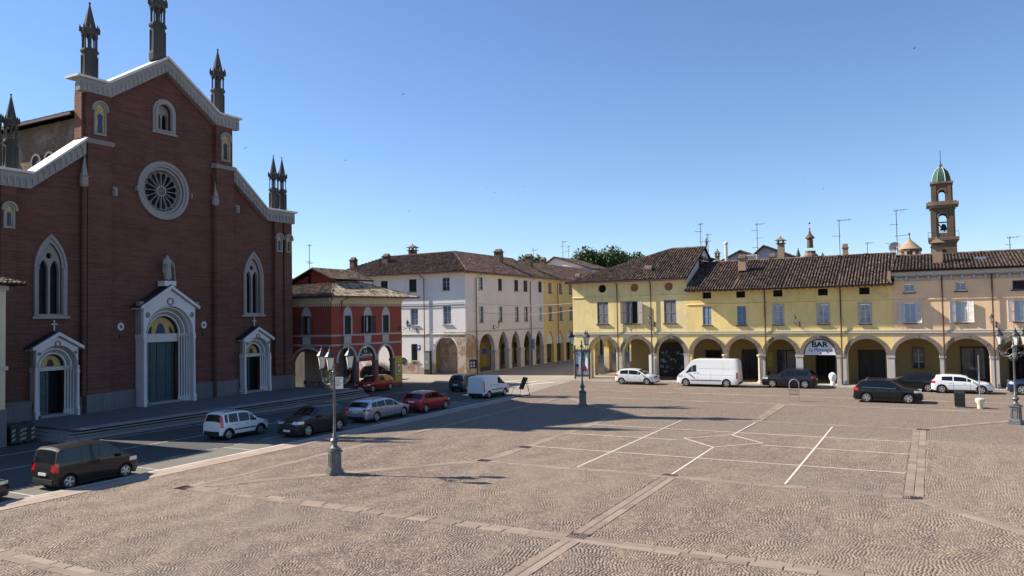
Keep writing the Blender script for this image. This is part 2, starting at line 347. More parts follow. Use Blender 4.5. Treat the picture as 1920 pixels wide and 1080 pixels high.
def thing(name, loc, label, cat, group=None, rz=0, rel=False):
    o = bpy.data.objects.new(name, None); COL.objects.link(o); o.location = loc; o.rotation_euler = (0, 0, rz)
    o.empty_display_size = .2
    if rel: o['rel'] = 1; RELS.append(o)
    return tag(o, label, cat, group)
def copy_tree(o, loc=None, rz=None, label=None, group=None, parent=None):
    c = o.copy(); COL.objects.link(c)
    if parent is not None: c.parent = parent
    for ch in list(o.children): copy_tree(ch, parent=c)
    if loc is not None: c.location = loc
    if rz is not None: c.rotation_euler = (0, 0, rz)
    if label: c['label'] = label
    if group: c['group'] = group
    return c
def rect(a, b, c, d): return [(a, c), (b, c), (b, d), (a, d)]
def archp(u0, u1, z0, zs, zt=None, n=18):
    uc, r = (u0+u1)/2, (u1-u0)/2; h = (zt-zs) if zt else r
    return [(u0, z0), (u1, z0)]+[(uc+r*math.cos(math.pi*i/n), zs+h*math.sin(math.pi*i/n)) for i in range(n+1)]
def pointed(u0, u1, z0, zs, zt, n=8, half=False):
    uc, r = (u0+u1)/2, (u1-u0)/2; h = zt-zs; Rr = (r*r+h*h)/(2*r); a = math.asin(min(1, h/Rr))
    right = [(u1-Rr+Rr*math.cos(a*i/n), zs+Rr*math.sin(a*i/n)) for i in range(n+1)]
    left = [(2*uc-p[0], p[1]) for p in reversed(right)][1:]
    return ([] if half else [(u0, z0), (u1, z0)])+right+left
def circ(u, z, r, n=32, sx=1): return [(u+r*sx*math.cos(2*math.pi*i/n), z+r*math.sin(2*math.pi*i/n)) for i in range(n)]
def text(body, size, F, u, d, z, mat, parent, name='lettering', ext=.01, bold=False, sx=1):
    cu = bpy.data.curves.new(name, 'FONT'); cu.body = body; cu.size = size; cu.align_x = 'CENTER'; cu.align_y = 'CENTER'; cu.extrude = ext
    if bold: cu.offset = size*.03
    to = bpy.data.objects.new('tmp', cu); COL.objects.link(to); dg = bpy.context.evaluated_depsgraph_get()
    me = bpy.data.meshes.new_from_object(to.evaluated_get(dg)); bpy.data.objects.remove(to)
    for v in me.vertices: x, y, zz = v.co; v.co = F((u+x*sx, d+zz, z+y))
    me.materials.clear(); me.materials.append(MT[mat]); o = bpy.data.objects.new(name, me); COL.objects.link(o); o.parent = parent
    if parent.type == 'EMPTY' and 'rel' not in parent: o.location = tuple(-c for c in parent.location)
    return o
# ------------------------------------------------------------------ roofs
def inter(poly, s):
    ts = []
    for i in range(len(poly)):
        (a, b), (c, d) = poly[i], poly[(i+1) % len(poly)]
        if (a-s)*(c-s) < 0: ts.append(b+(d-b)*(s-a)/(c-a))
    return sorted(ts)
def roof(pts, parent, mat='tile', sp=.25, ln=.36, name='roof', thick=.1, tiles=True):
    """planar roof: pts[0]->pts[1] is the eave (3D)"""
    P = [Vector(p) for p in pts]; a = (P[1]-P[0]).normalized(); nn = a.cross(P[2]-P[0]).normalized()
    if nn.z < 0: nn = -nn
    b = nn.cross(a).normalized()
    if b.z < 0: b = -b
    mb = MB(); n = len(P); mb.add([tuple(p) for p in P]+[tuple(p-nn*thick) for p in P], [tuple(range(n)), tuple(reversed(range(n, 2*n)))]+[(i, i+n, (i+1) % n+n, (i+1) % n) for i in range(n)])
    ro = mb.build(name, ['tilebase'], parent)
    if not tiles: return ro
    poly = [((p-P[0]).dot(a), (p-P[0]).dot(b)) for p in P]
    s0, s1 = min(p[0] for p in poly), max(p[0] for p in poly)
    V = []; Fc = []; K = 5
    cs = [(math.cos(math.pi*j/(K-1)), math.sin(math.pi*j/(K-1))) for j in range(K)]
    s = s0+sp*.5
    while s < s1:
        ts = inter(poly, s)
        if len(ts) >= 2:
            t = ts[0]-.06; wob = random.uniform(-.012, .012)
            while t < ts[-1]-.05:
                e = min(t+ln*1.15, ts[-1]+.02); jr = random.uniform(-.014, .014)+wob; jh = random.uniform(0, .014)
                base = len(V)
                for q, (tt, rr, lift) in enumerate(((t, sp*.31, .04+jh), (e, sp*.25, .015))):
                    c = P[0]+a*(s+jr)+b*tt+nn*lift
                    for cx, sy in cs: V.append(tuple(c+a*(cx*rr)+nn*(sy*rr*.9)))
                Fc += [(base+j, base+j+1, base+K+j+1, base+K+j) for j in range(K-1)]; Fc.append(tuple(base+j for j in reversed(range(K))))
                t += ln
        s += sp
    mb = MB(); mb.add(V, Fc); mb.build('roof_tiles', [mat], ro, kind='stuff')
    return ro
def copetube(p0, p1, parent, mat='tile', r=.13):
    p0, p1 = Vector(p0), Vector(p1); n = max(1, int((p1-p0).length/.4)); mb = MB()
    for i in range(n):
        a = p0.lerp(p1, i/n); b = p0.lerp(p1, (i+1.1)/n); mb.tube([a, b], r, 6, r*.82)
    return mb.build('ridge_tiles', [mat], parent, kind='stuff')
# ------------------------------------------------------------------ facade parts
def slats(mb, u0, u1, z0, z1, d, st=.09, th=.02):
    n = max(1, int((z1-z0)/st))
    for i in range(n):
        z = z0+(i+.5)*(z1-z0)/n; mb.add([(u0, d, z+st*.35), (u1, d, z+st*.35), (u1, d+th, z-st*.35), (u0, d+th, z-st*.35)], [(0, 1, 2, 3)])
def leaf(F, u0, u1, z0, z1, d0, d1, mat, parent, sl=True):
    mb = MB(F); b = .055; zm = (z0+z1)/2-.05*(z1-z0)
    mb.plate(rect(u0, u1, z0, z1), [rect(u0+b, u1-b, z0+b, zm-b/2), rect(u0+b, u1-b, zm+b/2, z1-b)], d0, d1)
    for a, c in ((z0+b, zm-b/2), (zm+b/2, z1-b)):
        if sl: slats(mb, u0+b, u1-b, a, c, (d0+d1)/2-.01)
        else: mb.box(u0+b, u1-b, d0+.01, d1-.012, a, c)
    return mb.build('shutter', mat, parent)
def swing(F, uh, side, w, z0, z1, ang, mat, parent, d0=.02):
    """open shutter hinged at uh, swinging outward to side by angle from the wall"""
    ca, sa = math.cos(ang), math.sin(ang)
    G = lambda p: F((uh+side*(p[0]*ca+ -p[1]*sa), d0+p[0]*sa+p[1]*ca, p[2]))
    mb = MB(G); b = .05; zm = (z0+z1)/2
    mb.plate(rect(0, w, z0, z1), [rect(b, w-b, z0+b, zm-b/2), rect(b, w-b, zm+b/2, z1-b)], 0, .04)
    for a, c in ((z0+b, zm-b/2), (zm+b/2, z1-b)): slats(mb, b, w-b, a, c, .01)
    return mb.build('shutter', mat, parent)
def window(F, par, u0, u1, z0, z1, style='shut', mat='shut_grey', sill=True, surround=None, dep=.18, sillmat='wood_dark'):
    m_ = MB(F); f = .05
    m_.plate(rect(u0, u1, z0, z1), [rect(u0+f, u1-f, z0+f, z1-f)], -dep, -dep+.06)
    fr = m_.build('window', 'shut_white' if style in ('glazed', 'curtain') else mat, par)
    if style == 'dark':
        MB(F).box(u0+f, u1-f, -dep+.005, -dep+.02, z0+f, z1-f).build('pane', 'black', fr)
    elif style == 'grille':
        MB(F).box(u0+f, u1-f, -dep+.005, -dep+.02, z0+f, z1-f).build('pane', 'black', fr)
        g = MB(F); n = max(3, int((u1-u0)/.13))
        for i in range(1, n): u = u0+(u1-u0)*i/n; g.box(u-.012, u+.012, -.05, -.03, z0, z1)
        for i in range(1, 6): z = z0+(z1-z0)*i/6; g.box(u0, u1, -.03, -.015, z-.012, z+.012)
        g.build('grille', 'iron', fr)
    elif style in ('glazed', 'curtain', 'half'):
        gm = {'glazed': 'glassblue', 'curtain': 'curtain', 'half': 'glass'}[style]
        uc = (u0+u1)/2
        for a, b in ((u0+f, uc-.025), (uc+.025, u1-f)):
            zs = [z0+f]+[z0+f+(z1-z0-2*f)*k/3 for k in (1, 2)]+[z1-f]
            if style == 'curtain': zs = [z0+f, z1-f]
            for k in range(len(zs)-1): MB(F).box(a, b, -dep+.01, -dep+.025, zs[k]+.015, zs[k+1]-.015).build('pane', gm, fr)
        mu = MB(F); mu.box(uc-.025, uc+.025, -dep+.002, -dep+.055, z0+f, z1-f)
        if style != 'curtain':
            for k in (1, 2): z = z0+f+(z1-z0-2*f)*k/3; mu.box(u0+f, uc-.025, -dep+.002, -dep+.05, z-.015, z+.015); mu.box(uc+.025, u1-f, -dep+.002, -dep+.05, z-.015, z+.015)
        mu.build('mullion', 'shut_white', fr)
    if style in ('shut', 'ajar'):
        uc = (u0+u1)/2
        MB(F).box(u0+f, u1-f, -dep+.005, -dep+.02, z0+f, z1-f).build('pane', 'black', fr)
        if style == 'shut':
            leaf(F, u0+.01, uc-.01, z0+.02, z1-.02, -.08, -.03, mat, fr); leaf(F, uc+.01, u1-.01, z0+.02, z1-.02, -.08, -.03, mat, fr)
    if sill: MB(F).box(u0-.12, u1+.12, .001, .13, z0-.09, z0-.005).build('sill', sillmat, fr)
    if surround:
        MB(F).plate(rect(u0-.13, u1+.13, z0-.004, z1+.13), [rect(u0-.002, u1+.002, z0-.003, z1+.002)], .002, .035).build('window_surround', surround, fr)
    return fr
def pipe(F, par, u, z0, z1, lean=0, d=.17, mat='pipe', top=None):
    pts = [(u+lean*(z1-z0), d, z0), (u, d, z1)]
    if top: pts += [(u+top[0], top[1], z1+top[2])]
    MB(F).tube(pts, .055, 8).build('downpipe', mat, par, smooth=True)
def wall_lantern(loc, nd, label, group, arm=.7, up=False):
    """bracket lantern; loc at the wall, nd horizontal outward dir"""
    t = thing('wall_lantern', loc, label, 'wall lamp', group); x, y, z = loc; n = Vector(nd).normalized()
    pt = lambda k, h: (x+n.x*k, y+n.y*k, z+h)
    MB().tube([pt(0, -.25), pt(arm*.5, -.22), pt(arm, -.05), pt(arm, .05)], .022, 6).tube([pt(0, .05), pt(arm*.6, .02), pt(arm*.8, -.14)], .015, 5).cbox(pt(.03, -.1), (.08, .08, .5)).build('bracket', 'iron', t, smooth=True)
    lantern(MB(), pt(arm, .05), t, .8)
    return t
def lantern(mb, c, par, k=1., lg='lampglass'):
    P = lambda *a: [(r*k, z*k) for r, z in a]
    l = MB().lathe(c, P((.02, -.02), (.07, 0), (.11, .03), (.10, .06)), 8).lathe(c, P((.19, .50), (.20, .53), (.10, .68), (.06, .72), (.075, .76), (.03, .80), (.035, .83), (.008, .92)), 8)
    for j in range(4):
        a = math.pi/4+j*math.pi/2
        l.tube([(c[0]+.10*k*math.cos(a), c[1]+.10*k*math.sin(a), c[2]+.06*k), (c[0]+.185*k*math.cos(a), c[1]+.185*k*math.sin(a), c[2]+.5*k)], .011*k, 4)
    o = l.build('lantern', 'iron', par)
    MB().lathe(c, P((.085, .062), (.165, .498)), 4, math.pi/4).build('lamp_glass', lg, o)
    return o
# ------------------------------------------------------------------ ground
def sheet(name, poly, z, mat, parent=None, kind='structure', th=.02):
    mb = MB(); n = len(poly); mb.add([(x, y, z) for x, y in poly]+[(x, y, z-th) for x, y in poly], [tuple(range(n)), tuple(reversed(range(n, 2*n)))]+[(i, i+n, (i+1) % n+n, (i+1) % n) for i in range(n)])
    return mb.build(name, mat, parent, kind=kind)
sheet('ground', [(-1500, -300), (1500, -300), (1500, 2500), (-1500, 2500)], -.20, 'earth')
RZ = -.10
sheet('road', [(-32.35, -40), (-32.35, 57), (-36, 65.5), (-48, 64.5), (-48, 51.3), (-90, 51.3), (-90, -40)], RZ, 'asphalt', th=.05)
sheet('parking_lane', [(-29.75, -40), (-29.75, 57), (-32.35, 57), (-32.35, -40)], RZ+.004, 'asphalt_pale', th=.05)
street = sheet('street', [(-29.75, 57), (-31.3, 70), (-31.3, 200), (-120, 200), (-120, 64.5), (-48, 64.5), (-36, 65.5), (-32.35, 57)], RZ+.006, 'street', th=.05)
sheet('loggia_floor', [(-48, 57), (-48, 64.5), (-62, 64.5), (-62, 51.3), (-48, 51.3)], RZ+.03, 'platform', th=.05)
PZ = -.008
plaza = sheet('plaza', [(-28.45, -40), (60, -40), (60, 69.75), (-31.25, 69.75), (-30.6, 64), (-29.6, 57), (-28.45, 54)], PZ, 'cobble', th=.11)
side = sheet('pavement', [(-31.4, 69.75), (60, 69.75), (60, 90), (-20, 90), (-31.4, 110)], .12, 'street', th=.3)
mb = MB(); x = -31.4
while x < 40: l = random.uniform(.9, 1.3); mb.box(x+.004, x+l-.004, 69.72, 70.0, -.05, .126+random.uniform(0, .006)); x += l
mb.build('kerb_stones', 'kerb', side, kind='stuff')
mb = MB(); y = 2
while y < 54: l = random.uniform(.9, 1.2); mb.box(-29.77, -29.58, y+.004, y+l-.004, -.15, .004+random.uniform(0, .005)); y += l
mb.build('kerb_stones', 'kerb', plaza, kind='stuff')
# slabs
slabs = []
def strip(x0, y0, x1, y1, wd=.56, rows=2, ln=.85, pale=False):
    L = math.hypot(x1-x0, y1-y0); a = math.atan2(y1-y0, x1-x0); ca, sa = math.cos(a), math.sin(a)
    for r_ in range(rows):
        off = -wd/2+(r_+.5)*wd/rows; t = random.uniform(-.4, 0)
        while t < L:
            l = ln*random.uniform(.75, 1.25); lo, hi = max(t, 0), min(t+l, L)
            if hi-lo > .15:
                c = (lo+hi)/2; slabs.append((x0+ca*c-sa*off, y0+sa*c+ca*off, a, hi-lo-.012, wd/rows-.012, pale))
            t += l
CX, CY = -9.2, 38.2
for yy in (20.45, 55.9): strip(-25.6, yy, 7.2, yy, .62)
strip(CX-8.5, 29.75, CX+8.4, 29.75, .5); strip(CX-8.5, 46.65, CX+8.4, 46.65, .5)
strip(CX-8.5, 30, CX-8.5, 46.4, .55); strip(CX+8.5, 30, CX+8.5, 46.4, .62, 2, .6)
strip(-25.6, 20.7, -25.6, 55.6, .5); strip(7.3, 20.7, 7.3, 55.6, .5)
for sx in (-1, 1):
    strip(CX+sx*8.7, 29.5, CX+sx*16.2, 20.7, .5); strip(CX+sx*8.7, 46.9, CX+sx*16.2, 55.6, .5)
strip(CX, 6, CX, 29.5, .6); strip(CX, 46.9, CX, 55.6, .6)
strip(-27, 12.3, 10, 12.3, .55); strip(-27.5, 61.2, 30, 61.2, .7, 2, 1.0); strip(-26.5, 64.6, 30, 64.6, .4, 1, 1.2)
strip(7.6, 38.2, 20, 38.2, .5)
y = 6
strip(-29.02, 8, -29.02, 54, 1.08, 2, .95, True)
slabs.sort(key=lambda s: math.hypot(s[0], s[1])+(0 if abs(math.atan2(-s[0], s[1])-YAW) < R(36) else 500))
cache = {}
def slabmesh(l, w_, mat):
    k = (round(l*12), round(w_*20), mat)
    if k not in cache:
        a, b, c = l/2, w_/2, .012; mb = MB()
        mb.add([(-a, -b, -.03), (a, -b, -.03), (a, b, -.03), (-a, b, -.03), (-a, -b, 0), (a, -b, 0), (a, b, 0), (-a, b, 0), (-a+c, -b+c, .008), (a-c, -b+c, .008), (a-c, b-c, .008), (-a+c, b-c, .008)],
               [(0, 1, 5, 4), (1, 2, 6, 5), (2, 3, 7, 6), (3, 0, 4, 7), (4, 5, 9, 8), (5, 6, 10, 9), (6, 7, 11, 10), (7, 4, 8, 11), (8, 9, 10, 11)])
        me = bpy.data.meshes.new('paving_slab'); me.from_pydata(mb.v, [], mb.f); me.materials.append(MT[mat]); cache[k] = me
    return cache[k]
rest = MB(); rest_p = MB()
for i, (x, y, a, l, w_, pale) in enumerate(slabs):
    if y < 4: continue
    if i < 300:
        o = bpy.data.objects.new('paving_slab', slabmesh(l, w_, 'slab_pale' if pale else 'slab')); COL.objects.link(o); o.parent = plaza
        o.location = (x, y, .002+random.uniform(0, .004)); o.rotation_euler = (0, 0, a+random.uniform(-.004, .004))
    else:
        ca, sa = math.cos(a), math.sin(a); z = .006+random.uniform(0, .004)
        (rest_p if pale else rest).add([(x+ca*p*l/2-sa*q*w_/2, y+sa*p*l/2+ca*q*w_/2, zz) for zz in (-.02, z) for p, q in ((-1, -1), (1, -1), (1, 1), (-1, 1))],
                 [(4, 5, 6, 7), (0, 1, 5, 4), (1, 2, 6, 5), (2, 3, 7, 6), (3, 0, 4, 7)])
rest.build('far_paving_slabs', 'slab', plaza, kind='stuff'); rest_p.build('far_edge_slabs', 'slab_pale', plaza, kind='stuff')
# small cobbles near the viewer, laid in arcs
def cobbles():
    rng = np.random.default_rng(3); s = .088; w_ = 1.5
    nx, ny = 730, 480; I, J = np.meshgrid(np.arange(nx), np.arange(ny)); I = I.ravel(); J = J.ravel()
    x = -30+I*s+rng.uniform(0, s, ny)[J]; y = 9.5+J*s
    wx = .10*np.sin(x*3.1+1.7*np.sin(y*1.3))+.07*np.sin(y*4.3+x*1.1)+.2*np.sin(y*.5+x*.3); wy = .10*np.sin(x*2.3+y*1.9)+.06*np.sin(x*5.1-y*2.2)+.25*np.sin(x*.45-y*.2); x = x+wx*.55; y = y+wy*.55
    fr = (((x+.25*np.sin(y*.9)+.1*np.sin(y*3.1+x))/w_) % 1)-.5; y = y-.7*fr*fr; ang = np.arctan(-2*.7*fr/w_)
    x = x+rng.uniform(-.01, .01, x.size); y = y+rng.uniform(-.01, .01, x.size)
    az = np.arctan2(-x, y)-YAW; dist = np.hypot(x, y)
    keep = (np.abs(az) < R(36)) & (dist < 43) & (x > -28.4)
    # skip the slab strips
    def seg(x0, y0, x1, y1, hw):
        L = math.hypot(x1-x0, y1-y0); ux, uy = (x1-x0)/L, (y1-y0)/L; t = (x-x0)*ux+(y-y0)*uy; d = np.abs(-(x-x0)*uy+(y-y0)*ux)
        return (t > 0) & (t < L) & (d < hw+.03)
    for sgm in ((-25.6, 20.45, 7.2, 20.45, .31), (CX-8.5, 29.75, CX+8.4, 29.75, .25), (-25.6, 20.7, -25.6, 55, .25), (CX-8.7, 29.5, CX-16.2, 20.7, .25), (CX+8.7, 29.5, CX+16.2, 20.7, .25), (CX, 6, CX, 29.5, .3), (-27, 12.3, 10, 12.3, .275), (CX-8.5, 30, CX-8.5, 46, .28), (CX+8.5, 30, CX+8.5, 46, .31), (7.3, 20, 7.3, 50, .25)):
        keep &= ~seg(*sgm)
    x, y, ang = x[keep], y[keep], ang[keep]; n = x.size
    hx = rng.uniform(.0385, .0437, n); hy = rng.uniform(.0385, .0437, n); ang = ang+rng.normal(0, .16, n)
    z = rng.uniform(.0, .002, n); tx = rng.normal(0, .03, n); ty = rng.normal(0, .03, n)
    ca, sa = np.cos(ang), np.sin(ang); V = np.zeros((n, 8, 3))
    for k, (p, q, tp) in enumerate([(-1, -1, 0), (1, -1, 0), (1, 1, 0), (-1, 1, 0), (-1, -1, 1), (1, -1, 1), (1, 1, 1), (-1, 1, 1)]):
        f = .88 if tp else 1.0; lx, ly = p*hx*f, q*hy*f
        V[:, k, 0] = x+ca*lx-sa*ly; V[:, k, 1] = y+sa*lx+ca*ly
        V[:, k, 2] = (z+.004+tx*lx+ty*ly) if tp else PZ+.0005
    base = (np.arange(n)*8)[:, None, None]; Fq = np.array([(4, 5, 6, 7), (0, 1, 5, 4), (1, 2, 6, 5), (2, 3, 7, 6), (3, 0, 4, 7)])[None]+base
    me = bpy.data.meshes.new('cobblestones'); me.vertices.add(n*8); me.vertices.foreach_set('co', V.ravel())
    me.loops.add(n*20); me.loops.foreach_set('vertex_index', Fq.ravel().astype(np.int32))
    me.polygons.add(n*5); me.polygons.foreach_set('loop_start', np.arange(0, n*20, 4, dtype=np.int32)); me.polygons.foreach_set('loop_total', np.full(n*5, 4, dtype=np.int32))
    me.update(); me.materials.append(MT['cobble3d']); o = bpy.data.objects.new('cobblestones', me); COL.objects.link(o); o.parent = plaza; o['kind'] = 'stuff'
cobbles()
# painted lines on the plaza
def line(x0, y0, x1, y1, w_=.085, z=.016, par=None, name='painted_line', mat='linewhite'):
    a = math.atan2(y1-y0, x1-x0); dx, dy = -math.sin(a)*w_/2, math.cos(a)*w_/2
    mb = MB(); P = [(x0+dx, y0+dy), (x0-dx, y0-dy), (x1-dx, y1-dy), (x1+dx, y1+dy)]
    mb.add([(p[0], p[1], z) for p in P]+[(p[0], p[1], z-.004) for p in P], [(0, 1, 2, 3), (7, 6, 5, 4), (0, 4, 5, 1), (1, 5, 6, 2), (2, 6, 7, 3), (3, 7, 4, 0)]); return mb.build(name, mat, par or plaza)
zz = .016
for seg_ in ((-13.3, 30.0, -13.3, 45.7), (-4.95, 30.1, -4.95, 45.9), (-9.25, 30.1, -9.3, 36.95), (-9.3, 41.0, -9.1, 46.1),
             (-17.5, 33.95, -1.05, 33.95), (-17.5, 41.95, -.85, 41.95), (-17.4, 38.35, -11.5, 38.4), (-7.35, 38.4, -.95, 38.4),
             (-9.3, 36.95, -11.3, 39.05), (-11.3, 39.05, -9.35, 41.0), (-9.35, 41.0, -7.4, 39.0), (-7.4, 39.0, -9.3, 36.95)):
    line(*seg_, z=zz); zz += .0006
def grate(x, y, w_, d_, rz=0, n=7):
    mb = MB(); ca, sa = math.cos(rz), math.sin(rz); mb.F = lambda p: (x+p[0]*ca-p[1]*sa, y+p[0]*sa+p[1]*ca, p[2])
    mb.box(-w_/2, w_/2, -d_/2, d_/2, -.01, .009)
    o = mb.build('drain_cover', 'signdark', plaza); g = MB(mb.F)
    for i in range(n): u = -w_/2+w_*(i+.5)/n; g.box(u-.015, u+.015, -d_/2+.03, d_/2-.03, .0095, .02)
    g.build('drain_bars', 'pipe', o)
for gx, gy in ((-9.2, 20.7), (-9.3, 29.95), (-17.7, 29.75), (-17.65, 33.6), (-25.6, 20.3), (-.55, 46.6)): grate(gx, gy, .6, .6 if gy < 25 else .5)
grate(-.75, 29.65, .62, .42, 0, 8)
# road paint
rd = bpy.data.objects['road']; pk = bpy.data.objects['parking_lane']
def rl(a, b, w_=.12, par=None, z=RZ+.012): p, q = gp(*a, RZ), gp(*b, RZ); return line(p.x, p.y, q.x, q.y, w_, z, par or rd)
y = 12.
while y < 56: line(-32.42, y, -32.42, y+(1.0 if y < 40 else .8), .1, RZ+.0165, rd, mat='roadpaint'); y += 2.1
for yy in (17.2, 22.6, 28.0, 33.4, 38.8, 44.2, 49.6): line(-32.3, yy, -29.85, yy, .1, RZ+.0155, pk, mat='roadpaint')
line(-36.9, 0, -36.9, 56, .12, RZ+.0145, rd, mat='roadpaint')
line(-41.0, 5, -41.0, 56, .12, RZ+.0135, rd, mat='roadpaint')
for i in range(5): line(-42.5+i*2.1, 66.2-.4*i, -40.9+i*2.1, 69.4-.3*i, .55, RZ+.02+i*.0005, street)
# ------------------------------------------------------------------ church
CH = Fr(-49.8, 37.75, 0, 1)
F = CH
steps = thing('church_steps', (-45, 38, -.1), 'broad dark stone platform with long steps below the brick church doors', 'steps')
for i in range(4):
    k = i*.36; MB().box(-95, -41.2-k-(.6), 25.5+k*.9, 51.4-k*.3, -.12+i*.149, .05+i*.15).build('step', 'platform' if i == 3 else 'step', steps)
    MB().box(-42, -41.2-k-.575, 25.47+k*.9, 51.38-k*.3, .005+i*.15, .052+i*.15).build('nosing', 'stone', steps)
PT = .5
church = thing('brick_church', (-49.8, 37.75, PT), 'large red brick Gothic church with rose window, pinnacles and three stone portals', 'church')
outer = [(-12.7, PT), (12.7, PT), (12.7, 15.75), (9.8, 15.75), (6.3, 18.5), (6.3, 22.8), (4.6, 22.8), (0, 25.9), (-4.6, 22.8), (-6.3, 22.8), (-6.3, 18.5), (-9.8, 15.75), (-12.7, 15.75)]
holes = [circ(-.05, 16.2, 1.72, 40), archp(-.62, .62, 20.65, 22.1), pointed(-9.14, -7.66, 7.0, 10.3, 11.7), pointed(7.76, 9.24, 7.0, 10.3, 11.7),
         archp(-2.1, 1.8, PT+.02, 5.6), archp(-9.15, -7.35, PT+.02, 3.7), archp(7.55, 9.35, PT+.02, 3.7)]
MB(F).plate(outer, holes, -.8, 0).build('wall', 'brick', church)
mb = MB(F)   # shallow wall strips
for u in (-9.95, 9.95, -4.15, 4.15, -3.9, 3.9): pass
def cornice(par):
    mb = MB(F); up_ = [(-13.0, 14.95), (-9.9, 14.95), (-6.25, 17.8)]; dn = [(-13.0, 15.9), (-9.75, 15.9), (-6.25, 18.75)]
    for s in (1, -1):
        q = [(s*a, b) for a, b in up_]; p = [(s*a, b) for a, b in dn]; mb.band(q, p, 0.002, .42)
        mb.band([(s*-6.75, 22.05), (s*-4.5, 22.05), (0, 25.1)], [(s*-6.75, 22.95), (s*-4.7, 22.95), (0, 26.05)], .003 if s == 1 else .004, .45 if s == 1 else .451)
    o = mb.build('cornice', 'stone', par)
    for s in (1, -1):
        mb = MB(F); mb.band([(s*a, b) for a, b in ((-13.2, 15.9), (-9.75, 15.9), (-6.25, 18.75))], [(s*a, b) for a, b in ((-13.2, 16.06), (-9.7, 16.06), (-6.25, 18.93))], -.9, .58)
        mb.build('coping', 'coping', par); mb = MB(F); mb.band([(s*-6.95, 22.95), (s*-4.7, 22.95), (0, 26.05)], [(s*-6.95, 23.1), (s*-4.75, 23.1), (0, 26.25)], -.9, .6 if s == 1 else .601)
        mb.build('coping', 'coping', par)
    mb = MB(F)      # little hanging arches under the cornice
    def frieze(a, b, n):
        for i in range(n):
            u = a[0]+(b[0]-a[0])*(i+.5)/n; z = a[1]+(b[1]-a[1])*(i+.5)/n; g = abs(b[0]-a[0])/n
            mb.box(u-g*.16, u+g*.16, .42, .50, z+.08, z+.62); mb.box(u-g*.5, u-g*.17, .42, .47, z+.45, z+.66)
    for s in (1, -1):
        frieze((s*-12.95, 14.95), (s*-9.9, 14.95), 8); frieze((s*-9.9, 14.95), (s*-6.3, 17.8), 10); frieze((s*-6.7, 22.02), (s*-4.5, 22.02), 6); frieze((s*-4.5, 22.05), (0, 25.1), 14)
    mb.build('arched_frieze', 'stone', par, kind='stuff')
cornice(church)
for s in (-1, 1):
    mb = MB(F); mb.box(s*5.3-.85, s*5.3+.85, .0, .45, PT, 18.6); mb.box(s*5.3-.8, s*5.3+.8, .0, .38, 18.6, 22.05); mb.box(s*5.3-1.0, s*5.3-.7, 0, .3, PT, 18.2)
    mb.build('buttress', 'brick', church)
    MB(F).prof([(0, 18.6), (.5, 18.6), (.68, 18.85), (.3, 19.0), (0, 19.0)], s*5.3-.98, s*5.3+.98).build('ledge', 'stone', church)
    mb = MB(F); mb.box(s*11.15-.45, s*11.15+.45, 0, .35, PT, 14.95); mb.box(s*12.25-.45, s*12.25+.45, 0, .35, PT, 14.95); mb.build('buttress', 'brick', church)
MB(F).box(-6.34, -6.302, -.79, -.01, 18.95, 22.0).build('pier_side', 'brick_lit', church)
# plinth, in stretches between the doors
for a, b, d in ((-12.85, -9.75, .5), (-6.75, -2.4, .16), (2.1, 6.85, .16), (10.0, 12.85, .5)):
    mb = MB(F)
    n = max(1, int((b-a)/1.5))
    for i in range(n): mb.box(a+(b-a)*i/n+.006, a+(b-a)*(i+1)/n-.006, 0, d+random.uniform(-.006, .006), PT, 1.55)
    mb.prof([(0, 1.56), (d+.06, 1.56), (d+.04, 1.66), (0, 1.76)], a, b); mb.build('plinth', 'stone_base', church)
for s in (-1, 1): MB(F).prof([(.3, PT), (.55, PT), (.55, 1.58), (.46, 1.7), (.3, 1.7)], s*5.3-.95, s*5.3+.95).build('plinth', 'stone_base', church)
# bodies behind
body = MB(lambda p: p)
body.box(-98, -50.62, 31.9, 43.6, PT, 20.6); nb = body.build('nave', 'brick_old', church)
mb = MB()
for k in range(9):
    x = -54.9-k*4.6
    for dx in (-.8, .8):
        W = Fr(x+dx, 31.88); mb = MB(W); mb.ring(0, 18.0, .45, .62, 0, .12, 0, 180, 10); mb.box(-.62, -.45, 0, .1, 16.4, 18.0); mb.box(.45, .62, 0, .1, 16.4, 18.0); mb.build('window_arch', 'stone_dark', nb)
mb = MB()
for k in range(9):
    x = -54.9-k*4.6
    for dx in (-.8, .8): MB(Fr(x+dx, 31.88)).plate(archp(-.44, .44, 16.4, 18.0), [], .002, .03).build('blind_window', 'mosaicdark', nb)
roof([(-98, 31.2, 20.75), (-50.62, 31.2, 20.75), (-50.62, 37.75, 23.3), (-98, 37.75, 23.3)], church, tiles=True, sp=.3, ln=.5)
roof([(-50.62, 44.3, 20.75), (-98, 44.3, 20.75), (-98, 37.75, 23.3), (-50.62, 37.75, 23.3)], church, tiles=False)
MB().box(-98, -50.62, 31.12, 31.3, 20.6, 20.78).build('gutter', 'pipe', church)
for s in (-1, 1):
    y0 = 37.75+s*12.5; y1 = 37.75+s*5.9; P = [(-95, y0, 14.2), (-50.62, y0, 14.2), (-50.62, y1, 17.4), (-95, y1, 17.4)]
    MB().box(-95, -50.62, min(y0, y1), max(y0, y1), PT, 14.1).build('aisle', 'brick', church)
    roof(P if s < 0 else [P[1], P[0], P[3], P[2]], church, tiles=False)
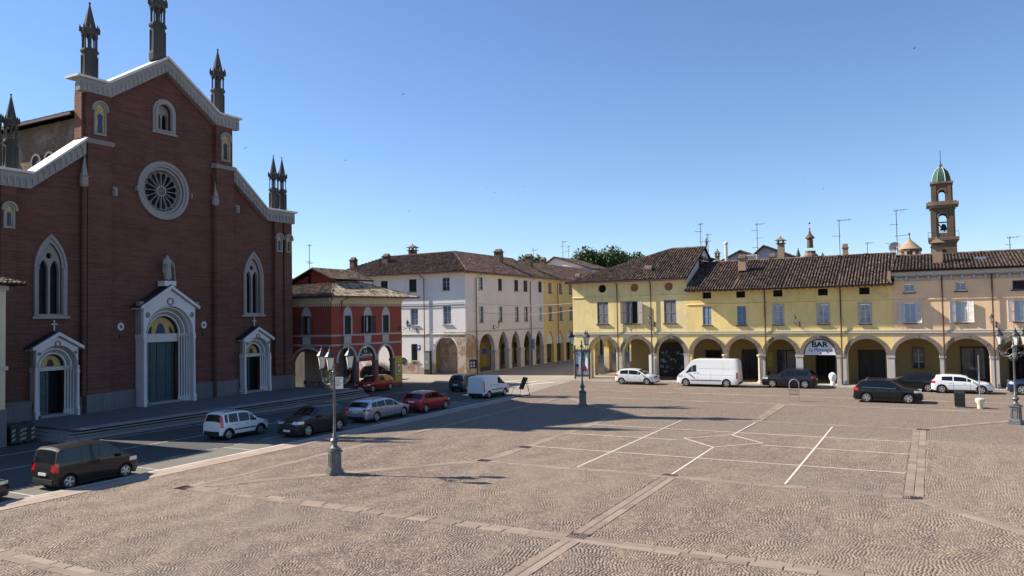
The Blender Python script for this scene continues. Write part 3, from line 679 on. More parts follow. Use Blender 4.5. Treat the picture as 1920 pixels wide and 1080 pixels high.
# pinnacles
def pinnacle(u, z0, h, r, d=-.2):
    t = MB(); c = F((u, d, z0)); n = 8; ph = math.pi/8
    t.lathe(c, [(r*1.15, -.35), (r*1.15, .02*h), (r*1.02, .05*h), (r, .08*h), (r*.96, .33*h), (r*1.18, .345*h), (r*1.18, .365*h), (r*1.0, .385*h)], n, ph)
    t.lathe(c, [(r*.22, .38*h), (r*.22, .56*h)], 6)
    for j in range(n):
        a = ph+2*math.pi*j/n; px_, py_ = c[0]+r*.88*math.cos(a), c[1]+r*.88*math.sin(a)
        t.lathe((px_, py_, c[2]), [(r*.15, .38*h), (r*.10, .40*h), (r*.10, .52*h), (r*.19, .56*h)], 6)
        t.cbox((c[0]+r*1.02*math.cos(a), c[1]+r*1.02*math.sin(a), c[2]+.15*h), (.05, .05, .3*h))
        t.lathe((c[0]+r*1.18*math.cos(a), c[1]+r*1.18*math.sin(a), c[2]), [(r*.14, .60*h), (r*.16, .65*h), (r*.02, .69*h)], 5)
    t.lathe(c, [(r*1.0, .56*h), (r*1.08, .60*h), (r*1.1, .645*h), (r*.84, .66*h), (r*.08, .965*h), (r*.02, .97*h)], n, ph)
    t.ball((c[0], c[1], c[2]+.98*h), r*.17)
    return t.build('pinnacle', 'pinnacle', church)
pinnacle(-5.65, 23.1, 5.4, .5); pinnacle(5.15, 23.1, 5.4, .5); pinnacle(-.35, 26.25, 6.4, .54)
for s in (-1, 1):
    for u in ((11.1, 12.1) if s > 0 else (-10.75, -11.72)): pinnacle(u, 16.1, 4.8, .38)
for u in (-6.3, 4.5):      # slender engaged shafts with small spires
    mb = MB(F); c = F((u, .28, 0)); mb.F = ID; mb.lathe(c, [(.17, 1.6), (.17, 15.6)], 10); mb.build('shaft', 'brick', church)
    mb = MB(); mb.lathe(c, [(.2, 15.6), (.30, 15.75), (.27, 15.8), (.27, 16.25), (.33, 16.3), (.24, 16.35), (.03, 17.7), (.001, 17.75)], 6); mb.build('small_spire', 'stone', church)
for u in (-4.3, 6.4): mb = MB(F); mb.box(u-.08, u+.08, .45, .75, 15.2, 15.7).box(u-.2, u+.1, .5, .7, 15.7, 15.8); mb.build('gargoyle', 'stone', church)
# rose window
mb = MB(F)
for r0, r1, d0, d1 in ((1.95, 2.16, -.02, .16), (1.74, 1.96, -.1, .08), (1.55, 1.75, -.3, -.05)): mb.ring(-.05, 16.2, r0, r1, d0, d1, 0, 360, 48)
rw = mb.build('rose_window', 'stone', church)
mb = MB(F); nP = 16
mb.ring(-.05, 16.2, .30, .40, -.4, -.18, 0, 360, 20)
for i in range(4):
    a = math.pi/4+i*math.pi/2; mb.ring(-.05+.16*math.cos(a), 16.2+.16*math.sin(a), .085, .125, -.38, -.22, 0, 360, 10)
for i in range(nP):
    a = 2*math.pi*i/nP; ca, sa = math.cos(a), math.sin(a)
    q = [(-.05+ca*r_-sa*t, 16.2+sa*r_+ca*t) for r_, t in ((.38, -.02), (1.2, -.02), (1.2, .02), (.38, .02))]; mb.plate(q, [], -.38, -.2)
    am = a+math.pi/nP; cu_, cz_ = -.05+1.18*math.cos(am), 16.2+1.18*math.sin(am); mb.ring(cu_, cz_, (.205), .25, -.38, -.2, math.degrees(am)-100, math.degrees(am)+100, 10)
    cu_, cz_ = -.05+1.47*ca, 16.2+1.47*sa; mb.ring(cu_, cz_, .08, .115, -.36, -.22, 0, 360, 8)
mb.ring(-.05, 16.2, 1.52, 1.6, -.4, -.19, 0, 360, 40)
mb.build('tracery', 'stone', rw)
MB(F).plate(circ(-.05, 16.2, 1.71, 40), [], -.7, -.6).build('pane', 'church_glass', rw)
for s in (-1, 1): MB(F).box(s*2.3-.05, s*2.3+.05, 0, .25, 15.9, 16.25).build('bracket', 'stone', rw)
# twin-light window in the gable
mb = MB(F); mb.plate(archp(-.95, .95, 20.55, 22.1), [archp(-.56, .56, 20.75, 22.1)], .002, .12); mb.plate(archp(-.78, .78, 20.6, 22.1), [archp(-.6, .6, 20.7, 22.1)], .12, .2); mb.plate(archp(-.61, .61, 20.66, 22.09), [archp(-.5, -.06, 20.8, 21.75), archp(.06, .5, 20.8, 21.75)], -.5, -.3)
bw = mb.build('window', 'stone', church); MB(F).box(-.6, .6, -.78, -.7, 20.7, 22.7).build('pane', 'black', bw); MB(F).box(-1.05, 1.05, .002, .22, 20.4, 20.56).build('sill', 'stone', bw)
mb = MB(); mb.lathe(F((0, -.35, 20.8)), [(.05, 0), (.045, .9), (.09, 1.0)], 8); mb.build('mullion', 'marble', bw)
# tall pointed windows
for uc in (-8.4, 8.5):
    o_, i_ = pointed(uc-1.05, uc+1.05, 6.95, 10.0, 12.25), pointed(uc-.62, uc+.62, 7.1, 10.2, 11.5)
    mb = MB(F); mb.plate(o_, [pointed(uc-.9, uc+.9, 7.05, 10.05, 12.0)], .002, .18); mb.plate(pointed(uc-.9, uc+.9, 7.03, 10.06, 11.99), [pointed(uc-.74, uc+.74, 7.06, 10.15, 11.7)], .001, .08)
    mb.plate(pointed(uc-.73, uc+.73, 7.04, 10.16, 11.68), [pointed(uc-.64, uc-.07, 7.1, 9.9, 10.6), pointed(uc+.07, uc+.64, 7.1, 9.9, 10.6), circ(uc, 10.85, .2, 14)], -.35, -.1)
    w_ = mb.build('window', 'stone', church)
    for s in (-1, 1):
        for k in range(4): MB(F).box(uc+s*.36-.3, uc+s*.36+.3, -.5, -.46, 7.1+k*.87, 7.1+(k+1)*.87-.05).build('pane', 'church_glass', w_)
    MB(F).box(uc-.7, uc+.7, -.62, -.55, 7.05, 11.5).build('backing', 'black', w_)
    mb = MB()
    for q in (-.86, .86): mb.lathe(F((uc+q, .12, 7.0)), [(.13, 0), (.09, .15), (.08, 2.9), (.14, 3.08)], 8)
    mb.lathe(F((uc, -.2, 7.0)), [(.09, 0), (.06, .12), (.06, 2.8), (.1, 2.95)], 8); mb.build('colonnette', 'stone', w_, smooth=True)
    MB(F).box(uc-1.2, uc+1.2, .002, .24, 6.78, 6.95).build('sill', 'stone', w_)
# oval reliefs and niches
for u in (-3.5, 3.5):
    mb = MB(F); mb.ring(u, 6.18, .13, .28, 0, .1, 0, 360, 20, .85); o = mb.build('oval_wreath', 'marble', church); MB(F).box(u-.04, u+.05, .0, .08, 6.1, 6.28).build('boss', 'stone_dark', o)
    MB(F).box(u-.07, u+.07, .0, .12, 5.35, 5.6).build('lamp_box', 'iron', church)
def niche(u, z, w_, h, d, robe):
    mb = MB(F); mb.plate(archp(u-w_/2-.12, u+w_/2+.12, z-.1, z+h-w_/2), [archp(u-w_/2, u+w_/2, z, z+h-w_/2)], d, d+.12); mb.ring(u, z+h-w_/2, w_/2+.14, w_/2+.26, d, d+.2, -15, 195, 12)
    o = mb.build('niche', 'stone', church); MB(F).plate(archp(u-w_/2, u+w_/2, z, z+h-w_/2), [], d+.002, d+.03).build('mosaic', 'gold', o)
    k = h/1.9; mb = MB(F); mb.plate([(u-.18*k, z+.05), (u+.2*k, z+.05), (u+.17*k, z+.9*k), (u+.2*k, z+1.2*k), (u+.06*k, z+1.32*k), (u-.06*k, z+1.32*k), (u-.19*k, z+1.15*k), (u-.14*k, z+.8*k)], [], d+.03, d+.045); mb.build('robed_figure', robe, o)
    MB(F).plate(circ(u, z+1.43*k, .1*k, 10), [], d+.03, d+.046).build('head', 'skin', o)
niche(-5.3, 19.35, .62, 2.0, .38, 'mosaicblue'); niche(5.35, 19.35, .62, 2.0, .38, 'mosaicdark')
for s in (-1, 1):
    for u in (s*11.15, s*12.25): niche(u, 12.45, .42, 1.3, .35, 'mosaicdark' if s*u > 11.5 else 'mosaicblue')
def portal(uc, hw, zs, ze, za, dep, rd, zd, rings, main=False):
    p = MB(F)
    ro = rd+.14*rings
    # gabled stone front with its arch
    p.plate([(uc-hw, zs), (uc+hw, zs), (uc+hw, ze), (uc, za-.28), (uc-hw, ze)], [[q for q in archp(uc-ro, uc+ro, zs+.003, zs+.01)]], dep-.28, dep)
    po = p.build('portal', 'marble', church)
    p = MB(F)      # raking roof slabs
    for s in (-1, 1):
        p.band([(uc+s*(hw+.3), ze-.12), (uc, za-.2)], [(uc+s*(hw+.3), ze+.08), (uc, za+.02)], -.0+(.003 if s > 0 else .002), dep+.22)
    p.build('gable_moulding', 'marble', po)
    p = MB(F)
    for s in (-1, 1): p.band([(uc+s*(hw+.42), ze+.0), (uc, za+.03)], [(uc+s*(hw+.42), ze+.07), (uc, za+.1)], .004 if s > 0 else .005, dep+.12)
    p.build('gable_roof', 'iron', po)
    for s in (-1, 1): MB(F).box(uc+s*(hw-.06)-.07, uc+s*(hw-.06)+.07, 0, dep-.281, zs-.2, ze-.02).build('side_panel', 'stone', po)
    for i in range(rings):
        r0 = rd+.14*i; d1 = dep-.30-(rings-1-i)*(dep-.28)/rings*.85
        MB(F).ring(uc, zs, r0+.012, r0+.13, d1-.14, d1, 0, 180, 24).build('archivolt', 'stone' if i % 2 else 'marble', po)
        for s in (-1, 1):
            c = F((uc+s*(r0+.07), d1-.08, PT+.45)); hcol = zs-.3-PT-.45
            m2 = MB(); m2.lathe(c, [(.10, -.42), (.10, -.1), (.06, 0), (.055, hcol), (.10, hcol+.22), (.10, hcol+.3)], 8); m2.build('colonnette', 'marble', po, smooth=True)
    for s in (-1, 1):
        a, b = sorted((uc+s*(ro+.02), uc+s*(hw-.02)))
        m2 = MB(F); m2.box(a, b, .0, dep-.06, PT+.5, zs-.34); m2.box(a-.06, b+.06, 0, dep+.1, PT, PT+.5); m2.box(a-.05, b+.05, 0, dep+.04, zs-.34, zs-.002); m2.build('pier', 'marble', po)
        m3 = MB(); c = F(((a+b)/2, dep-.02, PT+.5)); m3.lathe(c, [(.14, 0), (.1, .1), (.095, zs-PT-1.05), (.15, zs-PT-.84)], 10); m3.build('corner_column', 'marble', po, smooth=True)
    MB(F).box(uc-rd-.02, uc+rd+.02, -.35, .0, zd, zs-.02).build('lintel', 'marble', po)
    l = MB(F).plate(archp(uc-rd, uc+rd, zs-.01, zs), [], -.3, -.2).build('lunette', 'gold', po)
    MB(F).ring(uc, zs, rd-.09, rd, -.199, -.14, 0, 180, 20).build('lunette_border', 'mosaicdark', l)
    k = rd/1.35
    MB(F).plate([(uc-.42*k, zs+.02), (uc+.42*k, zs+.02), (uc+.3*k, zs+.5*k), (uc+.12*k, zs+.78*k), (uc-.12*k, zs+.78*k), (uc-.3*k, zs+.5*k)], [], -.199, -.17).build('figure', 'mosaicblue' if main else 'mosaicdark', l)
    MB(F).plate(circ(uc, zs+.92*k, .14*k, 12), [], -.199, -.16).build('head', 'skin', l)
    if main:
        for s in (-1, 1):
            MB(F).plate([(uc+s*.95-.18, zs+.02), (uc+s*.95+.18, zs+.02), (uc+s*.78+.06, zs+.5), (uc+s*.78-.06, zs+.5)], [], -.199, -.175).build('figure', 'mosaicdark', l); MB(F).plate(circ(uc+s*.78, zs+.58, .08, 8), [], -.199, -.17).build('head', 'skin', l)
    MB(F).box(uc-rd-.1, uc+rd+.1, -.5, .35, PT, PT+.16).build('doorstep', 'step', po)
    MB(F).box(uc-rd-.1, uc+rd+.1, -.76, -.66, PT, zs).build('dark_interior', 'black', po); MB(F).box(uc+rd-.015, uc+rd+.03, -.655, -.285, PT+.17, zd).build('shade_panel', 'black', po)  # black panels paint in the shade of the doorway and its right side
    for s in (-1, 1):
        if not main and s > 0: continue
        a, b = sorted((uc+s*.01, uc+s*rd)); g = MB(F); nn = 3 if main else 2; hs = []
        z0, z1 = PT+.17, zd-.01
        for q in range(nn):
            for e in range(2 if main else 1): w2 = (b-a-.2)/(2 if main else 1); hs.append(rect(a+.1+w2*e+.05, a+.1+w2*(e+1)-.05, z0+.12+(z1-z0-.15)*q/nn, z0+(z1-z0-.15)*(q+1)/nn))
        g.plate(rect(a, b, z0, z1), hs, -.46, -.36); lf = g.build('door_leaf', 'bronze', po)
        for h_ in hs: MB(F).box(h_[0][0], h_[1][0], -.44, -.41, h_[0][1], h_[2][1]).build('door_panel', 'bronze', lf); MB(F).plate(circ((h_[0][0]+h_[1][0])/2, (h_[0][1]+h_[2][1])/2, .1, 8), [], -.41, -.385).build('boss', 'bronze', lf)
    # medallions
    MB(F).ring(uc, ze+.28*(za-ze), .17*k+.03, .27*k+.03, dep, dep+.06, 0, 360, 16).build('medallion', 'stone_dark', po)
    for s in (-1, 1): MB(F).ring(uc+s*(hw-.32*k), ze-.55*k, .08*k, .2*k, dep, dep+.07, 0, 360, 12, .8).build('medallion', 'stone_dark', po)
    return po
mp = portal(-.15, 2.17, 5.6, 7.5, 9.1, .9, 1.3, 5.0, 5, True)
for s in (-1, 1): m2 = MB(F); m2.box(-.15+s*2.35-.14, -.15+s*2.35+.14, .5, .95, 7.45, 7.95); m2.build('acroterion', 'stone_dark', mp)
for uc in (-8.25, 8.45):
    sp_ = portal(uc, 1.35, 3.72, 4.9, 5.9, .62, .78, 3.45, 4)
    MB(F).box(uc-.03, uc+.03, .2, .26, 5.98, 6.7).box(uc-.2, uc+.2, .2, .26, 6.4, 6.46).build('cross', 'coping', sp_)
# statue above the main portal: one continuous robed body
def figure_mesh(name, joints, edges, radii, mat, parent, lvl=2):
    me = bpy.data.meshes.new(name); me.from_pydata(joints, edges, []); o = bpy.data.objects.new(name, me); COL.objects.link(o)
    sk = o.modifiers.new('skin', 'SKIN'); sb = o.modifiers.new('sub', 'SUBSURF'); sb.levels = lvl; sb.render_levels = lvl
    for i, r_ in enumerate(radii): me.skin_vertices[0].data[i].radius = r_ if isinstance(r_, tuple) else (r_, r_)
    me.skin_vertices[0].data[0].use_root = True
    dg = bpy.context.evaluated_depsgraph_get(); m2 = bpy.data.meshes.new_from_object(o.evaluated_get(dg)); bpy.data.objects.remove(o)
    m2.materials.clear(); m2.materials.append(MT[mat]); m2.polygons.foreach_set('use_smooth', [True]*len(m2.polygons))
    o = bpy.data.objects.new(name, m2); COL.objects.link(o); o.parent = parent; return o
st = thing('saint_statue', F((-.15, .55, 9.1)), 'pale stone statue of a robed figure leaning on a staff above the main door', 'statue', rel=True); st.scale = (1.4, 1.3, 1.12)
MB().cbox((0, 0, .15), (.55, .75, .34)).build('plinth', 'marble', st)
figure_mesh('body', [(0, 0, 1.15), (0, 0, .75), (.02, -.03, .36), (0, 0, 1.45), (0, 0, 1.72), (0, 0, 1.86), (.02, .0, 2.02), (0, -.22, 1.66), (.12, -.28, 1.4), (.25, -.1, 1.35), (0, .22, 1.66), (.1, .3, 1.4), (.2, .32, 1.2), (.05, .1, .6), (.06, .1, .36)],
            [(0, 1), (1, 2), (0, 3), (3, 4), (4, 5), (5, 6), (4, 7), (7, 8), (8, 9), (4, 10), (10, 11), (11, 12), (1, 13), (13, 14)],
            [.2, .2, .15, .2, .17, .08, .12, .1, .075, .05, .1, .075, .05, .13, .12], 'stone', st)
MB().tube([(.22, .36, .32), (.2, .3, 1.5)], .025, 6).build('staff', 'stone', st)
MB().cbox((-.02, 0, 1.3), (.1, .5, .9)).build('cloak', 'stone', st)
for o in (st,): o.rotation_euler = (0, 0, 0)
# ------------------------------------------------------------------ red building with loggia
GZ = -.08
def arcade_holes(ar, z0=.0, n=18): return [archp(a, b, z0, zs, zt, n) for a, b, zs, zt in ar]
red = thing('red_building', (-46.6, 52.2, GZ), 'dark red two storey building with cream cornice and open arcaded ground floor beside the church', 'building')
RR = Fr(-46.55, 52.2, .06, 1)         # face turned to the square: u to the right = +Y
RL = Fr(-52.6, 52.2, 1, 0)            # face turned to the viewer
RB = Fr(-46.0, 61.75, -1, 0)          # back
LEN = 9.55
arR = [(.75, 3.05, 2.55, 3.88), (3.4, 5.62, 2.55, 3.84), (6.0, 8.15, 2.55, 3.82)]
wR = []
wu = [(1.62, 2.42), (3.92, 5.38), (6.72, 7.6)]
for a, b in wu: wR.append(rect(a, b, 5.12, 6.72))
hR = arcade_holes(arR, GZ+.005)+wR
MB(RR).plate(rect(0, LEN, GZ, 8.5), hR, -.4, 0).build('wall', 'red', red)
MB(RL).plate(rect(0, 6.04, GZ, 8.5), [archp(1.35, 5.25, GZ+.005, 2.3, 3.82), rect(2.72, 3.55, 5.12, 6.76), rect(.02, .75, 4.9, 6.7), rect(.02, .7, 7.1, 7.75)], -.4, 0).build('wall', 'red', red)
MB(RB).plate(rect(0, 7, GZ, 8.5), [archp(.9, 2.9, GZ+.005, 2.55, 3.8), archp(3.4, 5.4, GZ+.005, 2.55, 3.8)], -.4, 0).build('wall', 'red', red)
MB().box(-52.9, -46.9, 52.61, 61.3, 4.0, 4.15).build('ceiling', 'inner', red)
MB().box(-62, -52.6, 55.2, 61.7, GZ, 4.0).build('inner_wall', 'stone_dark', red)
def face_trim(Fx, L, par, corner=True):
    mb = MB(Fx)
    mb.prof([(0, 7.85), (.06, 7.85), (.1, 8.0), (.24, 8.2), (.3, 8.48), (0, 8.49)], 0, L); o = mb.build('cornice', 'cream', par)
    mb = MB(Fx); n = int(L/.24)
    for i in range(n): mb.box(L*(i+.25)/n, L*(i+.72)/n, .0, .075, 7.6, 7.845)
    mb.build('dentil_fringe', 'cream', o, kind='stuff')
    for z in (4.98, 4.12): MB(Fx).prof([(0, z-.08), (.05, z-.08), (.09, z+.05), (0, z+.09)], 0, L).build('string_course', 'trim', par)
face_trim(RR, LEN, red); face_trim(RL, 6.04, red)
def redwin(Fx, a, b, par, z0=5.12, z1=6.72, arch=True, op=False):
    w_ = window(Fx, par, a, b, z0, z1, 'shut' if not op else 'dark', 'shut_dark', sill=False, dep=.2)
    mb = MB(Fx); uc = (a+b)/2; hw = .42
    mb.box(uc-hw-.14, uc-hw, 0.002, .06, z0-.1, z1+.05).box(uc+hw, uc+hw+.14, .002, .06, z0-.1, z1+.05); mb.build('jamb', 'trim', w_)
    if arch: MB(Fx).plate([(p[0], p[1]) for p in pointed(uc-hw-.12, uc+hw+.12, z1+.05, z1+.12, z1+.88)], [], .002, .05).build('blind_arch', 'trim', w_)
    MB(Fx).box(uc-.45, uc+.45, .002, .03, 4.22, 4.89).build('apron_panel', 'trim', w_)
    if op:
        for s in (-1, 1): swing(Fx, uc+s*.4, s, .5, z0+.02, z1-.02, .5, 'shut_dark', w_)
        MB(Fx).box(uc+.0, uc+.2, -.16, -.13, z0+.1, z1-.1).build('curtain', 'curtain', w_)
for k, (a, b) in enumerate(wu): redwin(RR, a if k != 1 else 4.2, b if k != 1 else 5.1, red, op=(k == 1))
redwin(RL, 2.72, 3.55, red, op=True)
window(RL, red, .02, .75, 4.9, 6.7, 'dark', 'shut_dark', sill=False, surround='trim'); window(RL, red, .02, .7, 7.1, 7.75, 'dark', 'shut_dark', sill=False, surround='trim')
for a, b, zs, zt in arR:
    n = 18; uc, r_ = (a+b)/2, (b-a)/2; h = zt-zs
    i_ = [(uc+r_*math.cos(math.pi*i/n), zs+h*math.sin(math.pi*i/n)) for i in range(n+1)]; o_ = [(uc+(r_+.2)*math.cos(math.pi*i/n), zs+(h+.2)*math.sin(math.pi*i/n)) for i in range(n+1)]
    MB(RR).band(i_, o_, .001, .07).build('archivolt', 'trim', red)
n = 20; MB(RL).band([(3.3+1.95*math.cos(math.pi*i/n), 2.3+1.52*math.sin(math.pi*i/n)) for i in range(n+1)], [(3.3+2.13*math.cos(math.pi*i/n), 2.3+1.72*math.sin(math.pi*i/n)) for i in range(n+1)], .001, .07).build('archivolt', 'trim', red)
for u in (3.22, 5.81, 8.3):
    c = RR((u, -.2, GZ)); MB().lathe(c, [(.3, 0), (.3, .12), (.24, .2), (.22, 2.25), (.3, 2.4), (.34, 2.62)], 12).build('column', 'stone_base', red, smooth=True)
for u in (2.0, 4.4):
    c = RB((u+1.15, -.2, GZ)); MB().lathe(c, [(.3, 0), (.3, .12), (.22, .2), (.2, 2.25), (.3, 2.4), (.34, 2.62)], 12).build('column', 'stone_base', red, smooth=True)
MB(RR).box(8.42, 9.5, .002, .035, GZ+.25, 2.75).build('yellow_hoarding', 'yellowpanel', red)
MB(RR).box(.02, .62, .002, .035, GZ, 1.6).build('pink_board', 'terracotta', red)
MB(RL).box(5.3, 5.98, .002, .035, GZ, 2.0).build('yellow_hoarding', 'yellowpanel', red)
ps = tag(MB(RR).box(8.75, 9.25, .037, .06, 1.15, 2.0).build('wall_poster', 'signdark'), 'small poster in dark frame on the yellow hoarding at the arcade end', 'poster')
MB(RR).box(8.81, 9.19, .061, .068, 1.21, 1.94).build('poster', 'headlamp', ps)
MB(RR).plate([(8.9, 1.3), (9.08, 1.35), (9.12, 1.7), (8.96, 1.85), (8.87, 1.6)], [], .069, .073).build('printed_shape', 'mosaicblue', ps)
pipe(RR, red, 1.15, 3.9, 8.1, top=(.85, .35, .35)); pipe(RR, red, 1.15, GZ, 3.9)
# sign in the middle arch
sg = thing('arch_sign', RR((4.5, -.1, 2.7)), 'dark green and crimson restaurant sign filling the top of the middle red arch', 'sign')
MB(RR).plate(archp(3.48, 5.54, 2.85, 2.86, 3.74), [], -.16, -.1).build('sign_board', 'signdark', sg)
MB(RR).box(3.5, 5.5, -.15, -.04, 2.5, 2.84).build('red_band', 'signred', sg)
text('La', .42, RR, 4.45, -.09, 3.45, 'white', sg); text('Cantinola', .46, RR, 4.5, -.09, 3.08, 'white', sg)
EZ = 8.5; ax = (-49.2, 55.6)
E1, E2, E3 = (-52.9, 51.5, EZ), (-45.9, 51.5, EZ), (-45.2, 63.7, EZ)
apx = Fr(0, 56.9, 1, 0).px(628, 519); AP = (apx[0], 56.9, apx[1])
roof([E2, E3, AP], red, 'tile_sunlit', sp=.27, ln=.4)
roof([(-56, 51.5, EZ), E2, AP, (-56, 56.9, AP[2])], red, 'tile', sp=.27, ln=.4)
roof([E3, (-56, 63.7, EZ), (-56, 56.9, AP[2]), AP], red, 'tile', tiles=False)
copetube(E2, AP, red, 'tile'); copetube(E3, AP, red, 'tile')
mb = MB(); mb.box(-56, -45.85, 51.42, 51.56, EZ-.14, EZ+.02); mb.build('gutter', 'pipe', red); mb = MB(Fr(-45.85, 51.5, .06, 1)); mb.box(0, 12.1, -.02, .1, EZ-.14, EZ+.02); mb.build('gutter', 'pipe', red)
# gabled red building behind
gb = thing('gabled_building', (-52, 58, GZ), 'dark red building with a gabled tile roof rising behind the loggia building', 'building')
GF = Fr(-58, 55.0, 1, 0)
ga, gl, gr = GF.px(590, 503), GF.px(543, 517), GF.px(628, 521)
wl, wr, zl = -3.5, gr[0], gr[1]
sl_ = (ga[1]-zl)/(wr-ga[0]); zL = ga[1]-sl_*(ga[0]-wl)
w1 = GF.px(576, 514); w2 = GF.px(583, 535)
MB(GF).plate([(wl, 4), (wr-.3, 4), (wr-.3, zl), (ga[0], ga[1]-.15), (wl, zL-.1)], [rect(w1[0], w2[0], w2[1], w1[1])], -.4, 0).build('wall', 'red', gb)
window(GF, gb, w1[0], w2[0], w2[1], w1[1], 'dark', 'shut_dark', sill=False)
MB().box(-62, -58+wr-.35, 55.45, 60, 4, min(zl, 9.5)).build('wall', 'red', gb)
X0 = -58
roof([(X0+wl-.5, 54.5, zL-.3), (X0+wl-.5, 60.5, zL-.3), (X0+ga[0], 60.5, ga[1]), (X0+ga[0], 54.5, ga[1])][::-1][2:]+[(X0+wl-.5, 54.5, zL-.3), (X0+wl-.5, 60.5, zL-.3), (X0+ga[0], 60.5, ga[1]), (X0+ga[0], 54.5, ga[1])][::-1][:2], gb, 'tile_sunlit', sp=.27, ln=.4)
roof([(X0+wr+.1, 54.5, zl-.1), (X0+wr+.1, 60.5, zl-.1), (X0+ga[0], 60.5, ga[1]), (X0+ga[0], 54.5, ga[1])], gb, 'tile', sp=.27, ln=.4)
# ------------------------------------------------------------------ white corner building
WZ = -.08
WR = Fr(-46.1, 73.85, 0, 1)          # street side, in shade
WL = Fr(-66.1, 73.05, 1, .04)        # side turned to the square
WLn = math.hypot(20, .8)
white = thing('white_corner_building', (-46.1, 73.85, WZ), 'white plastered corner building with peeling base and arcade along the side street', 'building')
TOP = 11.55
aw = [(.35+2.5, 6.65, 2.6, 4.4)]
ARC = [(2.95, 6.5, 2.6, 4.42), (7.45, 9.95, 2.6, 4.5), (10.7, 13.1, 2.7, 4.45), (14.1, 16.5, 2.7, 4.42), (17.4, 19.8, 2.7, 4.4)]
UW = [(3.0, 3.95), (7.6, 8.55), (11.75, 12.8), (14.25, 15.35), (18.55, 19.55)]
hol = []
for i, (a, b, zs, zt) in enumerate(ARC): hol.append(archp(a, b, WZ+.003, zs, zt) if i == 0 else pointed(a, b, WZ+.003, zs-.2, zt+.15))
for i, (a, b) in enumerate(UW): dz = i*.11; hol += [rect(a, b, 9.6, 11.05), rect(a+.08, b+.02, 5.75, 7.65)]
MB(WR).plate(rect(0, 20.0, WZ, TOP), hol, -.5, 0).build('wall', 'pinkwall', white)
mats = ['shut_dark', 'shut_dark', 'shut_dark', 'shut_brown', 'shut_dark']
for i, (a, b) in enumerate(UW):
    window(WR, white, a, b, 9.6, 11.05, 'shut' if i else 'half', mats[i], sillmat='trim'); window(WR, white, a+.08, b+.02, 5.75, 7.65, 'half' if i < 4 else 'glazed', 'shut_brown', sillmat='trim')
MB(WR).prof([(0, 4.68), (.05, 4.68), (.09, 4.82), (0, 4.86)], 0, 20).build('string_course', 'trim', white)
MB(WR).prof([(0, 8.3), (.03, 8.3), (.03, 8.4), (0, 8.42)], 0, 20).build('string_course', 'pinkwall', white)
for i, (a, b, zs, zt) in enumerate(ARC):
    nxt = ARC[i+1][0] if i < 4 else 20.1
    MB(WR).box(b-.02, nxt+.02, -.55, .05, WZ, 2.1).build('pillar', 'pier', white); MB(WR).box(b-.08, nxt+.08, -.6, .1, 2.1, 2.45).build('capital', 'trim', white)
# arcade interior
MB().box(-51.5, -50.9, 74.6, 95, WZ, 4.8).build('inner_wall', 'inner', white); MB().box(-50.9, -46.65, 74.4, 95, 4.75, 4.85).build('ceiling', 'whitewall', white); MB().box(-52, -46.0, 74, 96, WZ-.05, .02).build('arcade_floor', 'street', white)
IW = Fr(-50.9, 73.85, 0, 1)
for k, (a, b, mt) in enumerate([(3.0, 5.2, 'yellowpanel'), (6.2, 7.4, 'wood_dark'), (8.2, 9.8, 'shopdark'), (11.0, 12.6, 'yellowpanel'), (13.6, 15.2, 'wood_dark'), (16.6, 18.6, 'shopdark'), (20.2, 21.4, 'wood_dark')]):
    d_ = MB(IW).plate(archp(a, b, .03, 2.4, 2.9) if k % 2 else rect(a, b, .03, 2.8), [], .01, .06).build('shop_door', mt, white)
    MB(IW).box(a-.1, b+.1, .02, .1, 2.95, 3.05).build('door_hood', 'trim', d_)
# square side
P = lambda x, y: WL.px(x, y)
wl_w = [((829, 521), (843, 544), 'half', 'shut_dark'), ((767, 524), (781, 547), 'shut', 'shut_dark'), ((714, 527), (727, 547), 'shut', 'shut_dark'), ((830, 574), (846, 608), 'glazed', 'shut_dark'), ((769, 578), (784, 610), 'glazed', 'shut_dark'), ((771, 645), (783, 676), 'grille', 'shut_dark')]
rects = []
for a, b, *_ in wl_w: q = P(*a); r_ = P(*b); rects.append((q[0], r_[0], r_[1], q[1]))
a0, a1, at = P(813, 660)[0], P(858, 660)[0], P(835, 631)[1]
MB(WL).plate(rect(0, WLn, WZ, TOP), [rect(*r_) for r_ in rects]+[archp(a0, a1, WZ+.003, 2.5, at)], -.5, 0).build('wall', 'whitewall', white)
for r_, q in zip(rects, wl_w): window(WL, white, *r_, q[2], q[3], sillmat='trim', dep=.22)
MB(WL).box(WLn-2.9, WLn-.003, .001, .012, 4.1, 4.75).build('peeling_patch', 'peeling', white)
MB(WL).plate([(a1+.02, WZ), (WLn-.004, WZ), (WLn-.004, 4.05), (a1-.5, 4.05), (a1-.1, 3.4), (a1+.02, 2.5)], [], .001, .016).build('peeling_patch', 'peeling', white)
MB(WL).plate([(a0-6.6, WZ), (a0-2.2, WZ), (a0-2.2, 1.5), (a0-3.1, 1.25), (a0-4.2, .95), (a0-6.6, .85)], [], .001, .016).build('peeling_patch', 'peeling', white)
MB(WR).plate([(.004, WZ), (2.9, WZ), (2.9, 3.6), (1.9, 4.3), (.004, 4.6)], [], .001, .016).build('peeling_patch', 'peeling', white)
MB(WL).prof([(0, 4.38), (.06, 4.38), (.1, 4.52), (0, 4.6)], 0, WLn-.1).build('string_course', 'trim', white)
for i, s in enumerate((3, 14.9)): pass
pu = P(797, 600)[0]; pipe(WL, white, pu, WZ, 11.0, top=(-.5, .4, .45)); pipe(WL, white, P(701, 545)[0], 9.2, 11.0, top=(-.7, .4, .45))
pipe(WR, white, 2.15, WZ, 10.9, top=(.8, .5, .5)); pipe(WR, white, 15.9, WZ, 10.9, top=(.9, .5, .5))
MB().box(-51.6, -46.75, 75.8, 76.2, WZ, 4.7).build('inner_wall', 'peeling', white)
EV = 11.6
